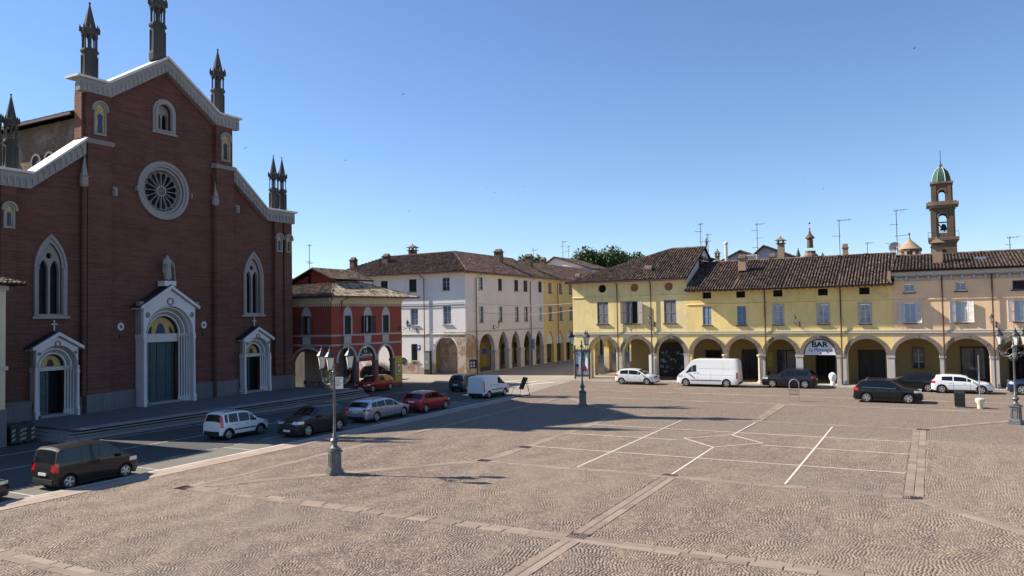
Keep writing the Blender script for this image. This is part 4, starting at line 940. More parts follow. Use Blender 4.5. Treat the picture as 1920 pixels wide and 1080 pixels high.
e0 = WL((0, .75, EV)); e1 = WL((WLn+.75, .75, EV)); e2 = (-45.35, 95.5, EV-.1); e2b = (-45.35, 140, EV-.1)
rA = (-61.5, 79.3, 14.35); rB = (-51.6, 80.2, 14.55); rC = (-51.6, 95.5, 14.5)
roof([e0, e1, rB, rA], white, 'tile_purple', sp=.27, ln=.4)
roof([e1, e2, rC, rB], white, 'tile_purple', sp=.27, ln=.4)
roof([(e0[0], 95, EV), e0, rA], white, 'tile_purple', tiles=False)
copetube(e1, rB, white, 'tile_purple'); copetube(rA, rB, white, 'tile_purple', .15); copetube(rB, rC, white, 'tile_purple', .15)
MB(WL).box(-.7, WLn+.7, .7, .82, EV-.16, EV-.01).build('gutter', 'pipe', white); MB(WR).box(-.6, 46, .68, .82, EV-.2, EV-.05).build('gutter', 'pipe', white)
MB(WL).box(0, WLn, .01, .7, EV-.16, EV-.06).build('soffit', 'cream', white); MB(WR).box(0, 46, .01, .68, EV-.22, EV-.12).build('soffit', 'cream', white)
MB().box(-66, -46.7, 78, 95, 4.9, 11.4).build('core', 'pinkwall', white)
# ochre houses further up the street
och = thing('ochre_house', (-46.1, 94, WZ), 'ochre plastered house with grey shutters and arcade next along the side street', 'house')
OW = Fr(-46.1, 93.86, 0, 1); L2 = 46
ho = []; ow = []
k = 0; u = 1.6
while u < 44:
    if k % 2 == 0 or True: ow.append(u)
    ho += [rect(u, u+1.0, 9.6, 11.0), rect(u, u+1.0, 5.8, 7.7)]; u += 3.45; k += 1
u = .75; oa = []
while u < 43: ho.append(pointed(u, u+2.3, WZ+.003, 2.3, 4.35)); oa.append(u); u += 3.2
MB(OW).plate(rect(.001, L2, WZ, 11.4), ho, -.5, 0).build('wall', 'ochre', och)
for i, u in enumerate(ow[:6]): window(OW, och, u, u+1.0, 9.6, 11.0, 'shut', 'shut_grey'); window(OW, och, u, u+1.0, 5.8, 7.7, 'shut', 'shut_grey')
for i, u in enumerate(ow[6:]): MB(OW).box(u, u+1, -.2, -.1, 5.8, 7.7).box(u, u+1, -.2, -.1, 9.6, 11).build('window', 'shut_grey', och)
for u in oa[:6]: MB(OW).plate(pointed(u, u+2.3, 2.55, 2.56, 4.35), [], -.3, -.2).build('fanlight_awning', 'pinkwall', och)
MB().box(-51.5, -50.9, 95, 140, WZ, 4.8).build('inner_wall', 'inner', och); MB().box(-52, -46, 96.01, 140, WZ-.05, .02).build('arcade_floor', 'street', och); MB().box(-50.9, -46.65, 95.01, 140, 4.75, 4.85).build('ceiling', 'inner', och)
I2 = Fr(-50.9, 95, 0, 1)
for i in range(10): MB(I2).box(1+i*3.2, 2.6+i*3.2, .01, .06, .03, 2.6).build('shop_door', 'wood_dark' if i % 2 else 'shopdark', och)
pipe(OW, och, 4.3, WZ, 10.9, top=(1.0, .5, .5))
roof([(-45.35, 95.6, EV-.12), e2b, (-51.6, 140, 14.3), (-51.6, 95.6, 14.3)], och, 'tile_purple', sp=.27, ln=.5)
def chimney(x, y, z, w_, d_, h, par, cap='tile', mat='chimney', style=0):
    mb = MB(); mb.box(x-w_/2, x+w_/2, y-d_/2, y+d_/2, z, z+h); o = mb.build('chimney', mat, par)
    if style == 0:
        mb = MB(); mb.box(x-w_*.7, x+w_*.7, y-d_*.7, y+d_*.7, z+h, z+h+.08)
        for sx in (-1, 1):
            for sy in (-1, 1): mb.box(x+sx*w_*.38-.06, x+sx*w_*.38+.06, y+sy*d_*.38-.06, y+sy*d_*.38+.06, z+h+.08, z+h+.35)
        mb.add([(x-w_*.85, y-d_*.85, z+h+.35), (x+w_*.85, y-d_*.85, z+h+.35), (x+w_*.85, y+d_*.85, z+h+.35), (x-w_*.85, y+d_*.85, z+h+.35), (x, y, z+h+.75)], [(0, 1, 4), (1, 2, 4), (2, 3, 4), (3, 0, 4), (3, 2, 1, 0)]); mb.lathe((x, y, z+h+.7), [(.05, 0), (.08, .1), (.01, .22)], 6)
        mb.build('chimney_cap', cap, o)
    elif style == 1: mb = MB(); mb.box(x-w_*.62, x+w_*.62, y-d_*.62, y+d_*.62, z+h, z+h+.1); mb.prof([(y-d_*.5, z+h+.1), (y+d_*.5, z+h+.1), (y, z+h+.45)], x-w_*.5, x+w_*.5); mb.build('chimney_cap', cap, o)
    return o
def atplane(px_, py_, Y): return Fr(0, Y, 1, 0).px(px_, py_)
for px_, py_, Y, w_, h, st_ in ((774, 480, 81, .8, .8, 0), (725, 494, 77, .8, .9, 1), (663, 502, 76, .7, 1.0, 1)):
    x, z = atplane(px_, py_, Y); chimney(x, Y, z-.6, w_, w_, h+.5, white, style=st_, mat='brick_tower')
for Y, py_, px_ in ((88, 486, 935), (96, 494, 992)):
    x, z = atplane(px_, py_, Y); chimney(x, Y, z-.8, .9, .9, 1.7, white, style=1, mat='brick_tower')
# ------------------------------------------------------------------ yellow arcaded row
BF = Fr(0, 71.0, 1, 0); FZ = .12
def arch_ring(Fx, a, b, zs, zt, par, mat='archring', wd=.31):
    uc, r_ = (a+b)/2, (b-a)/2; h = zt-zs; n = 26; mb = MB(Fx)
    for i in range(n):
        t0, t1 = math.pi*(i+.04)/n, math.pi*(i+.96)/n; e = random.uniform(-.012, .012)
        q = [(uc+r_*math.cos(t), zs+h*math.sin(t)) for t in (t0, t1)]; p = [(uc+(r_+wd)*math.cos(t), zs+(h+wd)*math.sin(t)) for t in (t0, t1)]
        mb.band(q, p, -.3, .05+e)
    return mb.build('arch_ring', mat, par, kind='stuff')
def arcade_block(name, u0, u1, top, wallmat, arches, wins, label, piermat='pier', thick=.6, inner=True, extra=[]):
    t = thing(name, (u0, 71.0, FZ), label, 'building')
    hs = [archp(a, b, FZ+.003, zs, zt) for a, b, zs, zt in arches]+[rect(*w_[:4]) for w_ in wins]+extra
    MB(BF).plate(rect(u0+.003, u1-.003, FZ, top), hs, -thick, 0).build('wall', wallmat, t)
    for w_ in wins: window(BF, t, *w_[:4], *w_[4:])
    for a, b, zs, zt in arches: arch_ring(BF, a, b, zs, zt, t)
    return t
b1 = [(-29.72, -27.08, 2.75, 4.08), (-26.42, -23.58, 2.7, 4.05), (-22.98, -20.35, 2.65, 4.05)]
w1s = [(-28.97, -27.8, 5.5, 7.68, 'shut', 'shut_grey'), (-25.95, -24.72, 5.5, 7.68, 'ajar', 'shut_grey'), (-22.17, -21.0, 5.5, 7.7, 'shut', 'shut_grey')]
ocul = [circ(u, 9.0, .42, 20, 1.05) for u in (-28.4, -25.08, -21.67)]
Y1 = arcade_block('pale_yellow_house', -31.6, -19.95, 9.65, 'yellow1', b1, w1s, 'tall pale yellow house with round attic openings at the corner of the side street', extra=ocul)
for i, u in enumerate((-28.4, -25.08, -21.67)):
    MB(BF).ring(u, 9.0, .41, .5, .001, .03, 0, 360, 20, 1.03).build('oculus_rim', 'yellow1', Y1); MB(BF).plate(circ(u, 9.0, .44, 20, 1.05), [], -.3, -.22).build('oculus_infill', 'black' if i == 0 else 'terracotta', Y1)
aj = [o for o in Y1.children if o.name.startswith('window')][1]
for s in (-1, 1): swing(BF, -25.33+s*.56, s, .6, 5.52, 7.66, .35, 'shut_grey', aj)
leaf(BF, -25.9, -25.36, 5.53, 7.65, -.1, -.05, 'shut_grey', aj)
SF = Fr(-31.6, 95, 0, -1)       # west side towards the street
sa = [(24-4.05, 24-1.0, 2.7, 4.05), (24-8.1, 24-4.9, 2.7, 4.05), (24-12.2, 24-9.0, 2.7, 4.05), (24-16.3, 24-13.1, 2.7, 4.05), (24-20.4, 24-17.2, 2.7, 4.05)]
MB(SF).plate(rect(0, 23.999, FZ, 9.65), [archp(a, b, FZ+.003, zs, zt) for a, b, zs, zt in sa], -.6, -.003).build('wall', 'yellow1', Y1)
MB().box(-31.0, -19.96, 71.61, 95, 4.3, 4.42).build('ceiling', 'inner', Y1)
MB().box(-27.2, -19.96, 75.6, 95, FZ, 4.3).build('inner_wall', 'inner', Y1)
for x, y in ((-31.25, 75.45), (-31.25, 79.5), (-31.25, 83.55), (-31.25, 87.6)):
    MB().lathe((x, y, FZ), [(.34, 0), (.34, .12), (.26, .22), (.23, 1.9), (.27, 2.1), (.38, 2.3), (.38, 2.6)], 12).build('column', 'column', Y1, smooth=True)
for u in (-31.35, -26.75, -23.28, -20.15):
    w_ = .42 if u < -31 else .5
    MB(BF).box(u-.2, u+.24, -.62, .02, FZ, 2.5).build('pillar', 'pier', Y1); MB(BF).box(u-.24, u+.28, -.66, .05, 2.5, 2.7).build('capital', 'trim', Y1)
MB(BF).prof([(0, 4.42), (.07, 4.42), (.11, 4.52), (.05, 4.56), (0, 4.56)], -31.6, -19.95).prof([(0, 4.66), (.05, 4.66), (.05, 4.72), (0, 4.74)], -31.6, -19.95).build('string_course', 'trim', Y1)
MB(BF).prof([(0, 8.08), (.05, 8.08), (.07, 8.16), (0, 8.2)], -31.6, -19.95).build('string_course', 'yellow1', Y1)
MB(BF).prof([(0, 9.35), (.1, 9.38), (.3, 9.6), (0, 9.64)], -31.6, -19.95).build('cornice', 'cream', Y1)
for px_ in (1158, 1221): u = BF.px(px_, 560)[0]; pipe(BF, Y1, u, .15, 9.3, lean=-.001, top=(0, .55, .3))
ze = 9.72
rp = [(-32.2, 70.45, ze), (-19.75, 70.45, ze), (-19.75, 77.6, 13.1), (-23.2, 77.6, 13.1)]
roof(rp, Y1, 'tile', sp=.25, ln=.36); roof([(-32.2, 96, ze), (-32.2, 70.45, ze), (-23.2, 77.6, 13.1), (-23.2, 96, 13.1)], Y1, 'tile', sp=.25, ln=.36)
roof([(-19.75, 84.5, ze), (-32.2, 84.5, ze), (-23.2, 77.6, 13.1), (-19.75, 77.6, 13.1)], Y1, tiles=False)
copetube(rp[0], rp[3], Y1); copetube(rp[3], rp[2], Y1)
MB(BF).box(-32.2, -19.8, .5, .62, ze-.2, ze-.03).build('gutter', 'pipe', Y1)
GW = Fr(-19.95, 71, 0, 1)
MB(GW).plate([(.62, 4.5), (13.5, 4.5), (13.5, 9.6), (6.6, 12.95), (.62, 9.85)], [rect(4.6, 5.8, 10.3, 11.6)], -.35, 0).build('side_wall', 'pinkwall', Y1)
gwn = window(GW, Y1, 4.6, 5.8, 10.3, 11.6, 'dark', 'shut_dark', sill=False)
roof([GW((4.3, .75, 11.65)), GW((6.1, .75, 11.65)), GW((6.1, -.3, 12.25)), GW((4.3, -.3, 12.25))], Y1, 'tile', sp=.25, ln=.3)
# bright yellow lower row
b2 = [(-19.6, -16.7, 2.65, 4.05), (-16.35, -13.6, 2.68, 4.03), (-13.0, -10.45, 2.66, 3.98), (-9.85, -7.12, 2.6, 4.0), (-6.3, -3.3, 2.6, 4.02)]
w2s = [(-18.5, -17.7, 5.28, 7.0, 'shut', 'shut_blue'), (-15.38, -14.58, 5.25, 6.98, 'shut', 'shut_blue'), (-12.2, -11.42, 5.27, 7.0, 'glazed', 'shut_blue', True, 'trim'), (-8.5, -7.68, 5.3, 6.98, 'glazed', 'shut_blue', True, 'trim'), (-5.22, -4.42, 5.27, 6.95, 'glazed', 'shut_blue', True, 'trim')]
w2s += [(u-.4, u+.4, 7.74, 8.33, 'dark', 'shut_dark', False) for u in (-18.08, -15.02, -11.8, -8.08, -4.82)]
Y2 = arcade_block('bright_yellow_house', -19.95, -2.75, 8.45, 'yellow2', b2, w2s, 'long low bright yellow house with five arches, small attic openings and the bar')
b3 = [(-2.7, .55, 2.6, 4.05), (.95, 4.0, 2.62, 4.02), (4.6, 7.8, 2.62, 4.06), (8.3, 11.4, 2.62, 4.06), (12, 15.1, 2.62, 4.06)]
w3s = [(-1.85, -1.05, 5.3, 6.98, 'curtain', 'shut_white'), (1.78, 2.6, 5.3, 7.0, 'curtain', 'shut_white'), (5.72, 6.55, 5.32, 7.02, 'curtain', 'shut_white'), (9.5, 10.3, 5.32, 7.02, 'curtain', 'shut_white'),
       (-1.83, -1.1, 7.8, 8.52, 'glazed', 'shut_blue'), (1.83, 2.55, 7.82, 8.52, 'glazed', 'shut_blue'), (5.67, 6.5, 7.8, 8.52, 'grille', 'shut_blue')]
Y3 = arcade_block('peach_house', -2.75, 16, 9.3, 'peach', b3, w3s, 'peach coloured house with white open shutters above its arches past the yellow row')
wn = [o for o in Y3.children if o.name.startswith('window')]
for i, (a, b) in enumerate(((-1.85, -1.05), (1.78, 2.6), (5.72, 6.55), (9.5, 10.3))):
    swing(BF, a, -1, .46, 5.3, 6.98, .35 if i else .25, 'shut_white', wn[i]); swing(BF, b, 1, .46, 5.3, 6.98, .3, 'shut_white', wn[i])
for t, u0, u1, f in ((Y2, -19.95, -2.75, 0), (Y3, -2.75, 16, 1)):
    MB(BF).prof([(0, 4.42), (.07, 4.42), (.11, 4.52), (.05, 4.56), (0, 4.56)], u0, u1).prof([(0, 4.66), (.05, 4.66), (.05, 4.72), (0, 4.74)], u0, u1).build('string_course', 'trim', t)
    MB(BF).prof([(0, 7.14), (.05, 7.14), (.07, 7.22), (0, 7.26)], u0, u1).build('string_course', 'yellow2' if not f else 'peach', t)
    MB().box(u0, u1, 71.61, 76.4, 4.3, 4.42).build('ceiling', 'inner', t); MB().box(u0, u1, 75.5, 84, FZ, 4.3).build('inner_wall', 'inner', t)
for u, w_, t in ((-16.53, .17, Y2), (-13.45, .12, Y2), (-13.12, .12, Y2), (-10.15, .3, Y2), (-7.0, .14, Y2), (-6.55, .22, Y2), (-3.0, .28, Y2), (.75, .2, Y3), (4.3, .29, Y3), (8.05, .25, Y3), (11.7, .28, Y3)):
    if u in (-13.45, -16.53): MB().lathe((u, 70.72, FZ), [(.24, 0), (.24, .12), (.16, .22), (.14, 2.2), (.16, 2.3), (.26, 2.4), (.26, 2.5)], 12).build('column', 'column', t, smooth=True)
    MB(BF).box(u-w_-.0, u+w_, -.64, .035, FZ, 2.45).build('pillar', 'pier', t); MB(BF).box(u-w_-.05, u+w_+.05, -.66, .08, 2.45, 2.62).build('capital', 'trim', t)
    MB(BF).box(u-w_-.04, u+w_+.04, .036, .08, FZ, .5).build('pillar_base', 'pier', t)
for px_, t, lean in ((1435, Y2, -.02), (1577, Y2, -.03), (1768, Y3, 0), (1862, Y3, -.01)): u = BF.px(px_, 590)[0]; pipe(BF, t, u, .15 if lean else 1.0, 8.2 if t is Y2 else 9.2, lean=lean/8, top=(0, .5, .2))
# eaves, roofs
z2 = 8.55
def saggy(u0, u1, y0, y1, za, zb, par, mat, seg=3, sag=.06, **k):
    for i in range(seg):
        a, b = u0+(u1-u0)*i/seg, u0+(u1-u0)*(i+1)/seg; s0, s1 = [sag*4*t*(1-t) for t in (i/seg, (i+1)/seg)]
        roof([(a, y0, za-s0), (b+.02, y0, za-s1), (b+.02, y1, zb-s1), (a, y1, zb-s0)], par, mat, **k)
saggy(-19.9, -2.55, 69.95, 77.0, z2, 11.45, Y2, 'tile', seg=4, sag=.08)
roof([(-2.6, 84, z2), (-19.9, 84, z2), (-19.9, 77, 11.45), (-2.6, 77, 11.45)], Y2, tiles=False); copetube((-19.9, 77, 11.45), (-2.6, 77, 11.47), Y2)
mb = MB()
for i in range(36): u = -19.7+i*.482; mb.box(u, u+.09, 70.05, 70.99, z2-.18, z2-.07)
mb.build('rafter_tails', 'wood', Y2, kind='stuff')
MB(BF).box(-19.9, -2.6, .93, 1.04, z2-.13, z2-.02).build('gutter', 'pipe', Y2)
z3 = 9.62
saggy(-2.75, 16, 70.25, 77.2, z3, 11.2, Y3, 'tile', seg=2, sag=.03)
roof([(16, 84, z3), (-2.7, 84, z3), (-2.7, 77.2, 11.2), (16, 77.2, 11.2)], Y3, tiles=False); copetube((-2.7, 77.2, 11.2), (16, 77.2, 11.25), Y3)
MB(BF).prof([(0, 8.72), (.08, 8.74), (.1, 9.0), (0, 9.05)], -2.75, 16).prof([(0, 9.05), (.5, 9.2), (.55, 9.5), (0, 9.52)], -2.75, 16).build('cornice', 'trim', Y3)
mb = MB(BF)
for i in range(24): u = -2.5+i*.79; mb.box(u, u+.16, .09, .4, 8.76, 9.1)
mb.build('cornice_brackets', 'trim', Y3, kind='stuff'); MB(BF).box(-2.75, 16, .56, .68, z3-.16, z3-.02).build('gutter', 'pipe', Y3)
MB().box(-2.95, -2.76, 70.3, 76.8, 8.5, 9.6).build('side_wall', 'chimney', Y3)
# shopfronts inside the portico
IF_ = Fr(0, 75.49, 1, 0)
def shop(t, a, b, z1, mat, panes=True, frame='wood_dark'):
    mb = MB(IF_); mb.plate(rect(a, b, FZ, z1), [rect(a+.1, (a+b)/2-.04, .5, z1-.1), rect((a+b)/2+.04, b-.1, .5, z1-.1)], .003, .09); o = mb.build('shopfront', frame, t)
    MB(IF_).box(a+.1, b-.1, .004, .03, .5, z1-.1).build('pane', mat, o); return o
for t_, p0_, p1_, py_, m_ in ((Y2, 1323, 1353, 656, 'black'), (Y2, 1391, 1419, 655, 'shopdark'), (Y2, 1457, 1492, 656, 'glass'), (Y2, 1529, 1566, 660, 'black'), (Y2, 1609, 1659, 656, 'shopdark'), (Y3, 1800, 1853, 650, 'glass'), (Y3, 1890, 1935, 650, 'black')):
    q0, q1 = IF_.px(p0_, py_), IF_.px(p1_, py_); shop(t_, q0[0], q1[0], q0[1], m_)
MB(IF_).box(IF_.px(1437, 660)[0], IF_.px(1449, 660)[0], .01, .05, 1.2, 2.6).build('yellow_poster_board', 'yellowpanel', Y2)
sb = shop(Y1, -24.25, -21.35, 3.5, 'shopdark'); rr_ = random.Random(4)
for i in range(26): MB(IF_).box(*(lambda u, z: (u, u+rr_.uniform(.12, .3), .031, .05, z, z+rr_.uniform(.12, .32)))(rr_.uniform(-24.1, -21.65), rr_.uniform(.3, 2.6))).build('notice_sheet', rr_.choice(['shut_grey', 'shut_blue', 'glassblue', 'curtain']), sb)
q0, q1 = IF_.px(1711, 652), IF_.px(1734, 691); iw = window(IF_, Y3, q0[0], q1[0], q1[1], q0[1], 'half', 'shut_brown', sill=False, dep=-.1)
# the bar sign
bs = thing('bar_sign', BF((-8.48, 0, 2.65)), 'pale half round bar sign with dark lettering filling the top of an arch', 'sign')
MB(BF).plate(archp(-9.8, -7.17, 2.62, 2.66, 3.96), [], -.28, -.2).build('sign_board', 'signpale', bs)
MB(BF).ring(-8.485, 2.66, 1.25, 1.31, -.199, -.17, 0, 180, 24).build('rim', 'signdark', bs)
text('BAR', .62, BF, -8.5, -.19, 3.5, 'black', bs, bold=True, sx=1.15); text('La Meraviglia', .46, BF, -8.45, -.19, 3.06, 'mosaicblue', bs, sx=.78)
MB(BF).box(-8.52, -8.4, -.199, -.185, 2.7, 2.86).build('cup_mark', 'signred', bs)

def streaks(Fx, par, us, ztop, n, seed, mat='streak'):
    rg = random.Random(seed)
    for u in us:
        for k in range(n):
            a = u+rg.uniform(-.55, .55); w_ = rg.uniform(.03, .09); l = rg.uniform(.4, 1.3)
            MB(Fx).plate([(a-w_/2, ztop), (a+w_/2, ztop), (a+w_*.3, ztop-l*.7), (a, ztop-l), (a-w_*.35, ztop-l*.6)], [], .0015+k*.0004, .004+k*.0004).build('water_stain', mat, par)
streaks(BF, Y1, (-28.4, -25.3, -21.6), 5.38, 3, 1, 'stain_yellow'); streaks(BF, Y2, (-18.1, -15, -11.8, -8.1, -4.8), 5.15, 3, 2, 'stain_yellow'); streaks(BF, Y3, (-1.45, 2.2, 6.1), 5.18, 3, 3, 'stain_peach')
for px_, py_ in ((1395, 628), (1428, 640), (1668, 640), (1690, 560), (1100, 640)): pass
# ------------------------------------------------------------------ background
def antenna(px_, py_top, py_bot, Y, label, kinds=((.9, 1.4), (.7, 1.1)), dish=None):
    x, zt = atplane(px_, py_top, Y); zb = atplane(px_, py_bot, Y)[1]-.6
    t = thing('roof_antenna', (x, Y, zb), label, 'antenna', 'television antennas on the roofs')
    MB().tube([(x, Y, zb), (x, Y, zt)], .03, 5).build('mast', 'iron', t)
    mb = MB(); n = len(kinds)
    for i, (fr_, ln) in enumerate(kinds):
        z = zb+(zt-zb)*fr_; d = 1 if i % 2 == 0 else -.6; mb.tube([(x-.2*d, Y, z), (x+ln*d, Y, z+.05)], .016, 4)
        k = int(ln*5)
        for j in range(k): u = x-.15*d+(ln+.1)*d*j/k; mb.tube([(u, Y-.28+.02*j, z), (u, Y+.28-.02*j, z)], .011, 4); mb.tube([(u, Y, z-.12), (u, Y, z+.12)], .011, 4) if i == 0 else None
    mb.build('aerial', 'iron', t)
    return t
antenna(580, 458, 498, 60, 'thin antenna with crossbars on the gabled red roof beside the church', ((.95, .5), (.35, .7), (.3, .6)))
antenna(1000, 466, 492, 110, 'faint antenna above the white building ridge near the small trees', ((.9, .9), (.5, 1.4)))
antenna(1055, 452, 480, 115, 'antenna above the brown roofs left of the large trees', ((.95, .8), (.7, .6), (.4, .9)))
antenna(1066, 460, 480, 112, 'short antenna right beside the taller one left of the trees', ((.9, .4), (.6, .5)))
antenna(1313, 418, 462, 78, 'antenna rising from the pale yellow house ridge', ((.95, .4), (.7, 1.0), (.35, 1.1), (.1, .5)))
antenna(1327, 438, 462, 78.5, 'short antenna next to the dish on the pale yellow house ridge', ((.93, .4), (.6, .4)))
antenna(1419, 418, 466, 90, 'antenna with many rungs behind the yellow roof near the grey gable', ((.95, .9), (.75, 1.1), (.5, .7), (.2, 1.0)))
antenna(1573, 412, 488, 76.5, 'tall antenna standing on the yellow roof tiles in the middle', ((.98, 1.1), (.65, 1.1), (.2, .8)))
antenna(1626, 454, 486, 90, 'small antenna behind the yellow roof between dish and chimney', ((.95, .6), (.5, .7)))
antenna(1680, 394, 490, 77, 'tallest antenna with long crossbars beside the round dish', ((.99, .9), (.75, .9), (.55, .9), (.42, 1.6)))
antenna(1893, 444, 482, 80, 'antenna on the peach house roof far along the ridge', ((.97, .8), (.7, .6), (.5, .6)))
def dish(px_, py_, Y, r, label, edge=False):
    x, z = atplane(px_, py_, Y); t = thing('satellite_dish', (x, Y, z-r-.6), label, 'satellite dish', 'satellite dishes on the roofs')
    G = (lambda p: (x+p[0]*(.25 if edge else 1), Y-p[2]*.3, z+p[1]))
    mb = MB(G); K = 16; vs = [(0, 0, -.4)]; 
    for q, dd in ((.5, -.3), (1, 0)): vs += [(r*q*math.cos(2*math.pi*i/K), r*q*math.sin(2*math.pi*i/K), dd) for i in range(K)]
    fs = [(0, 1+i, 1+(i+1) % K) for i in range(K)]+[(1+i, 1+K+i, 1+K+(i+1) % K, 1+(i+1) % K) for i in range(K)]; mb.add(vs, fs); mb.build('reflector', 'pinkwall', t, smooth=True)
    MB().tube([(x, Y+.1, z-r-.7), (x, Y+.1, z), (x, Y-.05, z)], .035, 6).tube([(x, Y, z-r*.9), (x, Y-.5, z-.1)], .015, 4).build('mast', 'iron', t)
dish(1678, 464, 77.2, .5, 'round grey dish beside the tallest antenna'); dish(1325, 455, 78, .55, 'dish seen edge on at the pale yellow house ridge', True)
for (px_, py_, Y, w_, d_, h, st_, t) in ((1392, 488, 74.2, .7, .7, 1.0, 1, Y2), (1216, 508, 72.5, .75, .7, .8, 1, Y1), (1585, 468, 77.5, .45, .45, 1.2, 1, Y2), (1757, 466, 73.0, .7, .65, 1.35, 0, Y3), (1084, 522, 72.2, .5, .5, .7, 1, Y1)):
    x, z = atplane(px_, py_, Y); chimney(x, Y, z-h, w_, d_, h+.1, t, style=st_)
sk_ = MB(); a_, b_ = atplane(1826, 487, 75), atplane(1848, 482, 75); sk_.box(a_[0], b_[0], 73.8, 74.9, 10.42, 10.62); sk_.build('skylight', 'glassblue', Y3)
# grey gabled house and neighbours behind the yellow roof
def backhouse(name, px0, px1, py_eave, apex, Y, mat, label, tilem_='tile', dep=8, wz=4, tiles=True):
    Fb = Fr(0, Y, 1, 0); a, b, c = Fb.px(px0, py_eave), Fb.px(px1, py_eave), Fb.px(*apex)
    t = thing(name, (a[0], Y, wz), label, 'house'); zE = min(a[1], b[1])
    MB(Fb).plate([(a[0], wz), (b[0], wz), (b[0], zE), (c[0], c[1]-.12), (a[0], zE)], [], -dep, 0).build('wall', mat, t)
    roof([(a[0]-.5, Y+dep, zE-.2), (a[0]-.5, Y-.4, zE-.2), (c[0], Y-.4, c[1]), (c[0], Y+dep, c[1])], t, tilem_, sp=.35, ln=.5, tiles=tiles)
    roof([(b[0]+.5, Y-.4, zE-.2), (b[0]+.5, Y+dep, zE-.2), (c[0], Y+dep, c[1]), (c[0], Y-.4, c[1])], t, tilem_, sp=.35, ln=.5, tiles=tiles)
    return t
backhouse('grey_gable_house', 1395, 1520, 492, (1432, 461), 92, 'pinkwall', 'grey rendered gable wall rising behind the yellow roof')
backhouse('low_back_house', 1345, 1430, 490, (1388, 470), 96, 'pinkwall', 'low brown roof between the flue pipe and the grey gable', dep=6)
backhouse('street_back_house', 1010, 1110, 502, (1040, 482), 120, 'pinkwall', 'brown roofed house with dark gable beyond the ochre row', 'tile_purple', dep=10)
bh = thing('ridge_house', (10, 90, 4), 'house with only its dark roof peak showing above the peach roof', 'house')
x, z = atplane(1877, 473, 90); MB().box(x-3, x+3, 90, 96, 4, z-1).build('wall', 'pinkwall', bh); roof([(x-3.4, 89.6, z-1.2), (x+3.4, 89.6, z-1.2), (x, 93, z+.1)], bh, 'tile_purple', sp=.3, ln=.5)
def freechim(px_, py_, Y, w_, h, style, label, mat='chimney'):
    x, z = atplane(px_, py_, Y); t = thing('roof_chimney', (x, Y, z-h), label, 'chimney', 'chimneys standing behind the roofs'); chimney(x, Y, z-h, w_*.68, w_*.68, h-.3, t, style=style, mat=mat); return t
freechim(1464, 452, 90, 1.0, 4, 0, 'tall square chimney with a small tiled cap beside the grey gable')
freechim(1345, 476, 88, .6, 3, 0, 'small chimney with ball cap left of the metal flue')
freechim(1448, 478, 84, .8, 2.5, 1, 'short chimney with moss on its tiles in front of the grey gable', 'brick_old')
freechim(1018, 484, 108, 1.2, 4, 1, 'brown chimney in front of the small trees', 'brick_tower')
x, z = atplane(1361, 455, 86); ft = thing('flue_pipe', (x, 86, z-3.6), 'slim metal flue pipe rising from a brick stack', 'flue'); MB().lathe((x, 86, z-3.6), [(.17, 0), (.17, 3.4), (.24, 3.42), (.24, 3.6), (.03, 3.75)], 10).build('pipe', 'coping', ft, smooth=True); MB().box(x-.5, x+.2, 85.7, 86.4, z-4, z-2.2).build('stack', 'brick_old', ft)
x, z = atplane(1408, 478, 83); vb = thing('vent_unit', (x, 83, z-2), 'grey metal ventilation box on a flat roof behind the yellow house', 'vent unit'); m_ = MB(); m_.box(x-.7, x+.7, 82.5, 83.6, z-1.6, z); m_.build('housing', 'pinkwall', vb); m_ = MB(); slats(m_, x-.6, x+.6, z-1.5, z-.1, 82.44, .12, .03); m_.build('louvre', 'shut_grey', vb)
# baroque turret, small lantern dome and bell tower
def turret(px_, py_base, py_top, Y, label):
    x, zt = atplane(px_, py_top, Y); zb = atplane(px_, py_base, Y)[1]; h = zt-zb; t = thing('ornate_turret', (x, Y, zb-2), label, 'turret')
    MB().lathe((x, Y, zb-2.6), [(2.0, 0), (2.0, 1.8), (2.3, 2.0), (1.7, 2.6), (1.3, 3.3), (.9, 3.7), (.95, 4.1)], 10).build('base', 'brick_old', t)
    MB().lathe((x, Y, zb+2.1), [(.6, 0), (.55, .2), (.5, 1.6), (.85, 1.7), (.8, 1.9), (.3, 2.5), (.1, 3.2), (.08, 3.4), (.18, 3.5), (.05, 3.7)], 8).build('lantern_stage', 'brick_tower', t)
    MB().tube([(x, Y, zb+5.7), (x, Y, zt)], .05, 5).ball((x, Y, zb+6.6), .18).build('finial', 'iron', t)
    for s, q in ((-1, 1.0), (1, .6)): MB().lathe((x+s*2.1, Y, zb-.4), [(.35, 0), (.3, 1.0*q), (.45, 1.1*q), (.2, 1.9*q), (.03, 2.6*q)], 8).build('corner_urn', 'copper' if s < 0 else 'brick_old', t)
turret(1518, 486, 432, 150, 'ornate brick turret with a spike showing above the long yellow roof')
x, zt = atplane(1705, 444, 130); zb = atplane(1705, 490, 130)[1]
cu = thing('lantern_cupola', (x, 130, zb-2), 'small stone lantern with pale conical roof left of the bell tower', 'cupola')
MB().lathe((x, 130, zb-2), [(1.4, 0), (1.4, 3.3), (1.62, 3.45), (1.62, 3.75), (1.45, 3.8)], 8).build('drum', 'brick_tower', cu)
m_ = MB()
for i in range(8): a = R(22.5+45*i); m_.cbox((x+1.42*math.cos(a), 130+1.42*math.sin(a), zb+.3), (.35, .35, 2.2))
m_.build('pilasters', 'cream', cu)
MB().lathe((x, 130, zb+1.8), [(1.7, 0), (1.3, .35), (.7, .95), (.3, 1.3), (.12, 1.6), (.14, 1.75), (.03, 1.9)], 12).build('roof', 'chimney', cu, smooth=True)
MB().tube([(x, 130, zb+3.6), (x, 130, zt+.3)], .05, 5).ball((x, 130, zb+4.1), .16).build('finial', 'iron', cu)
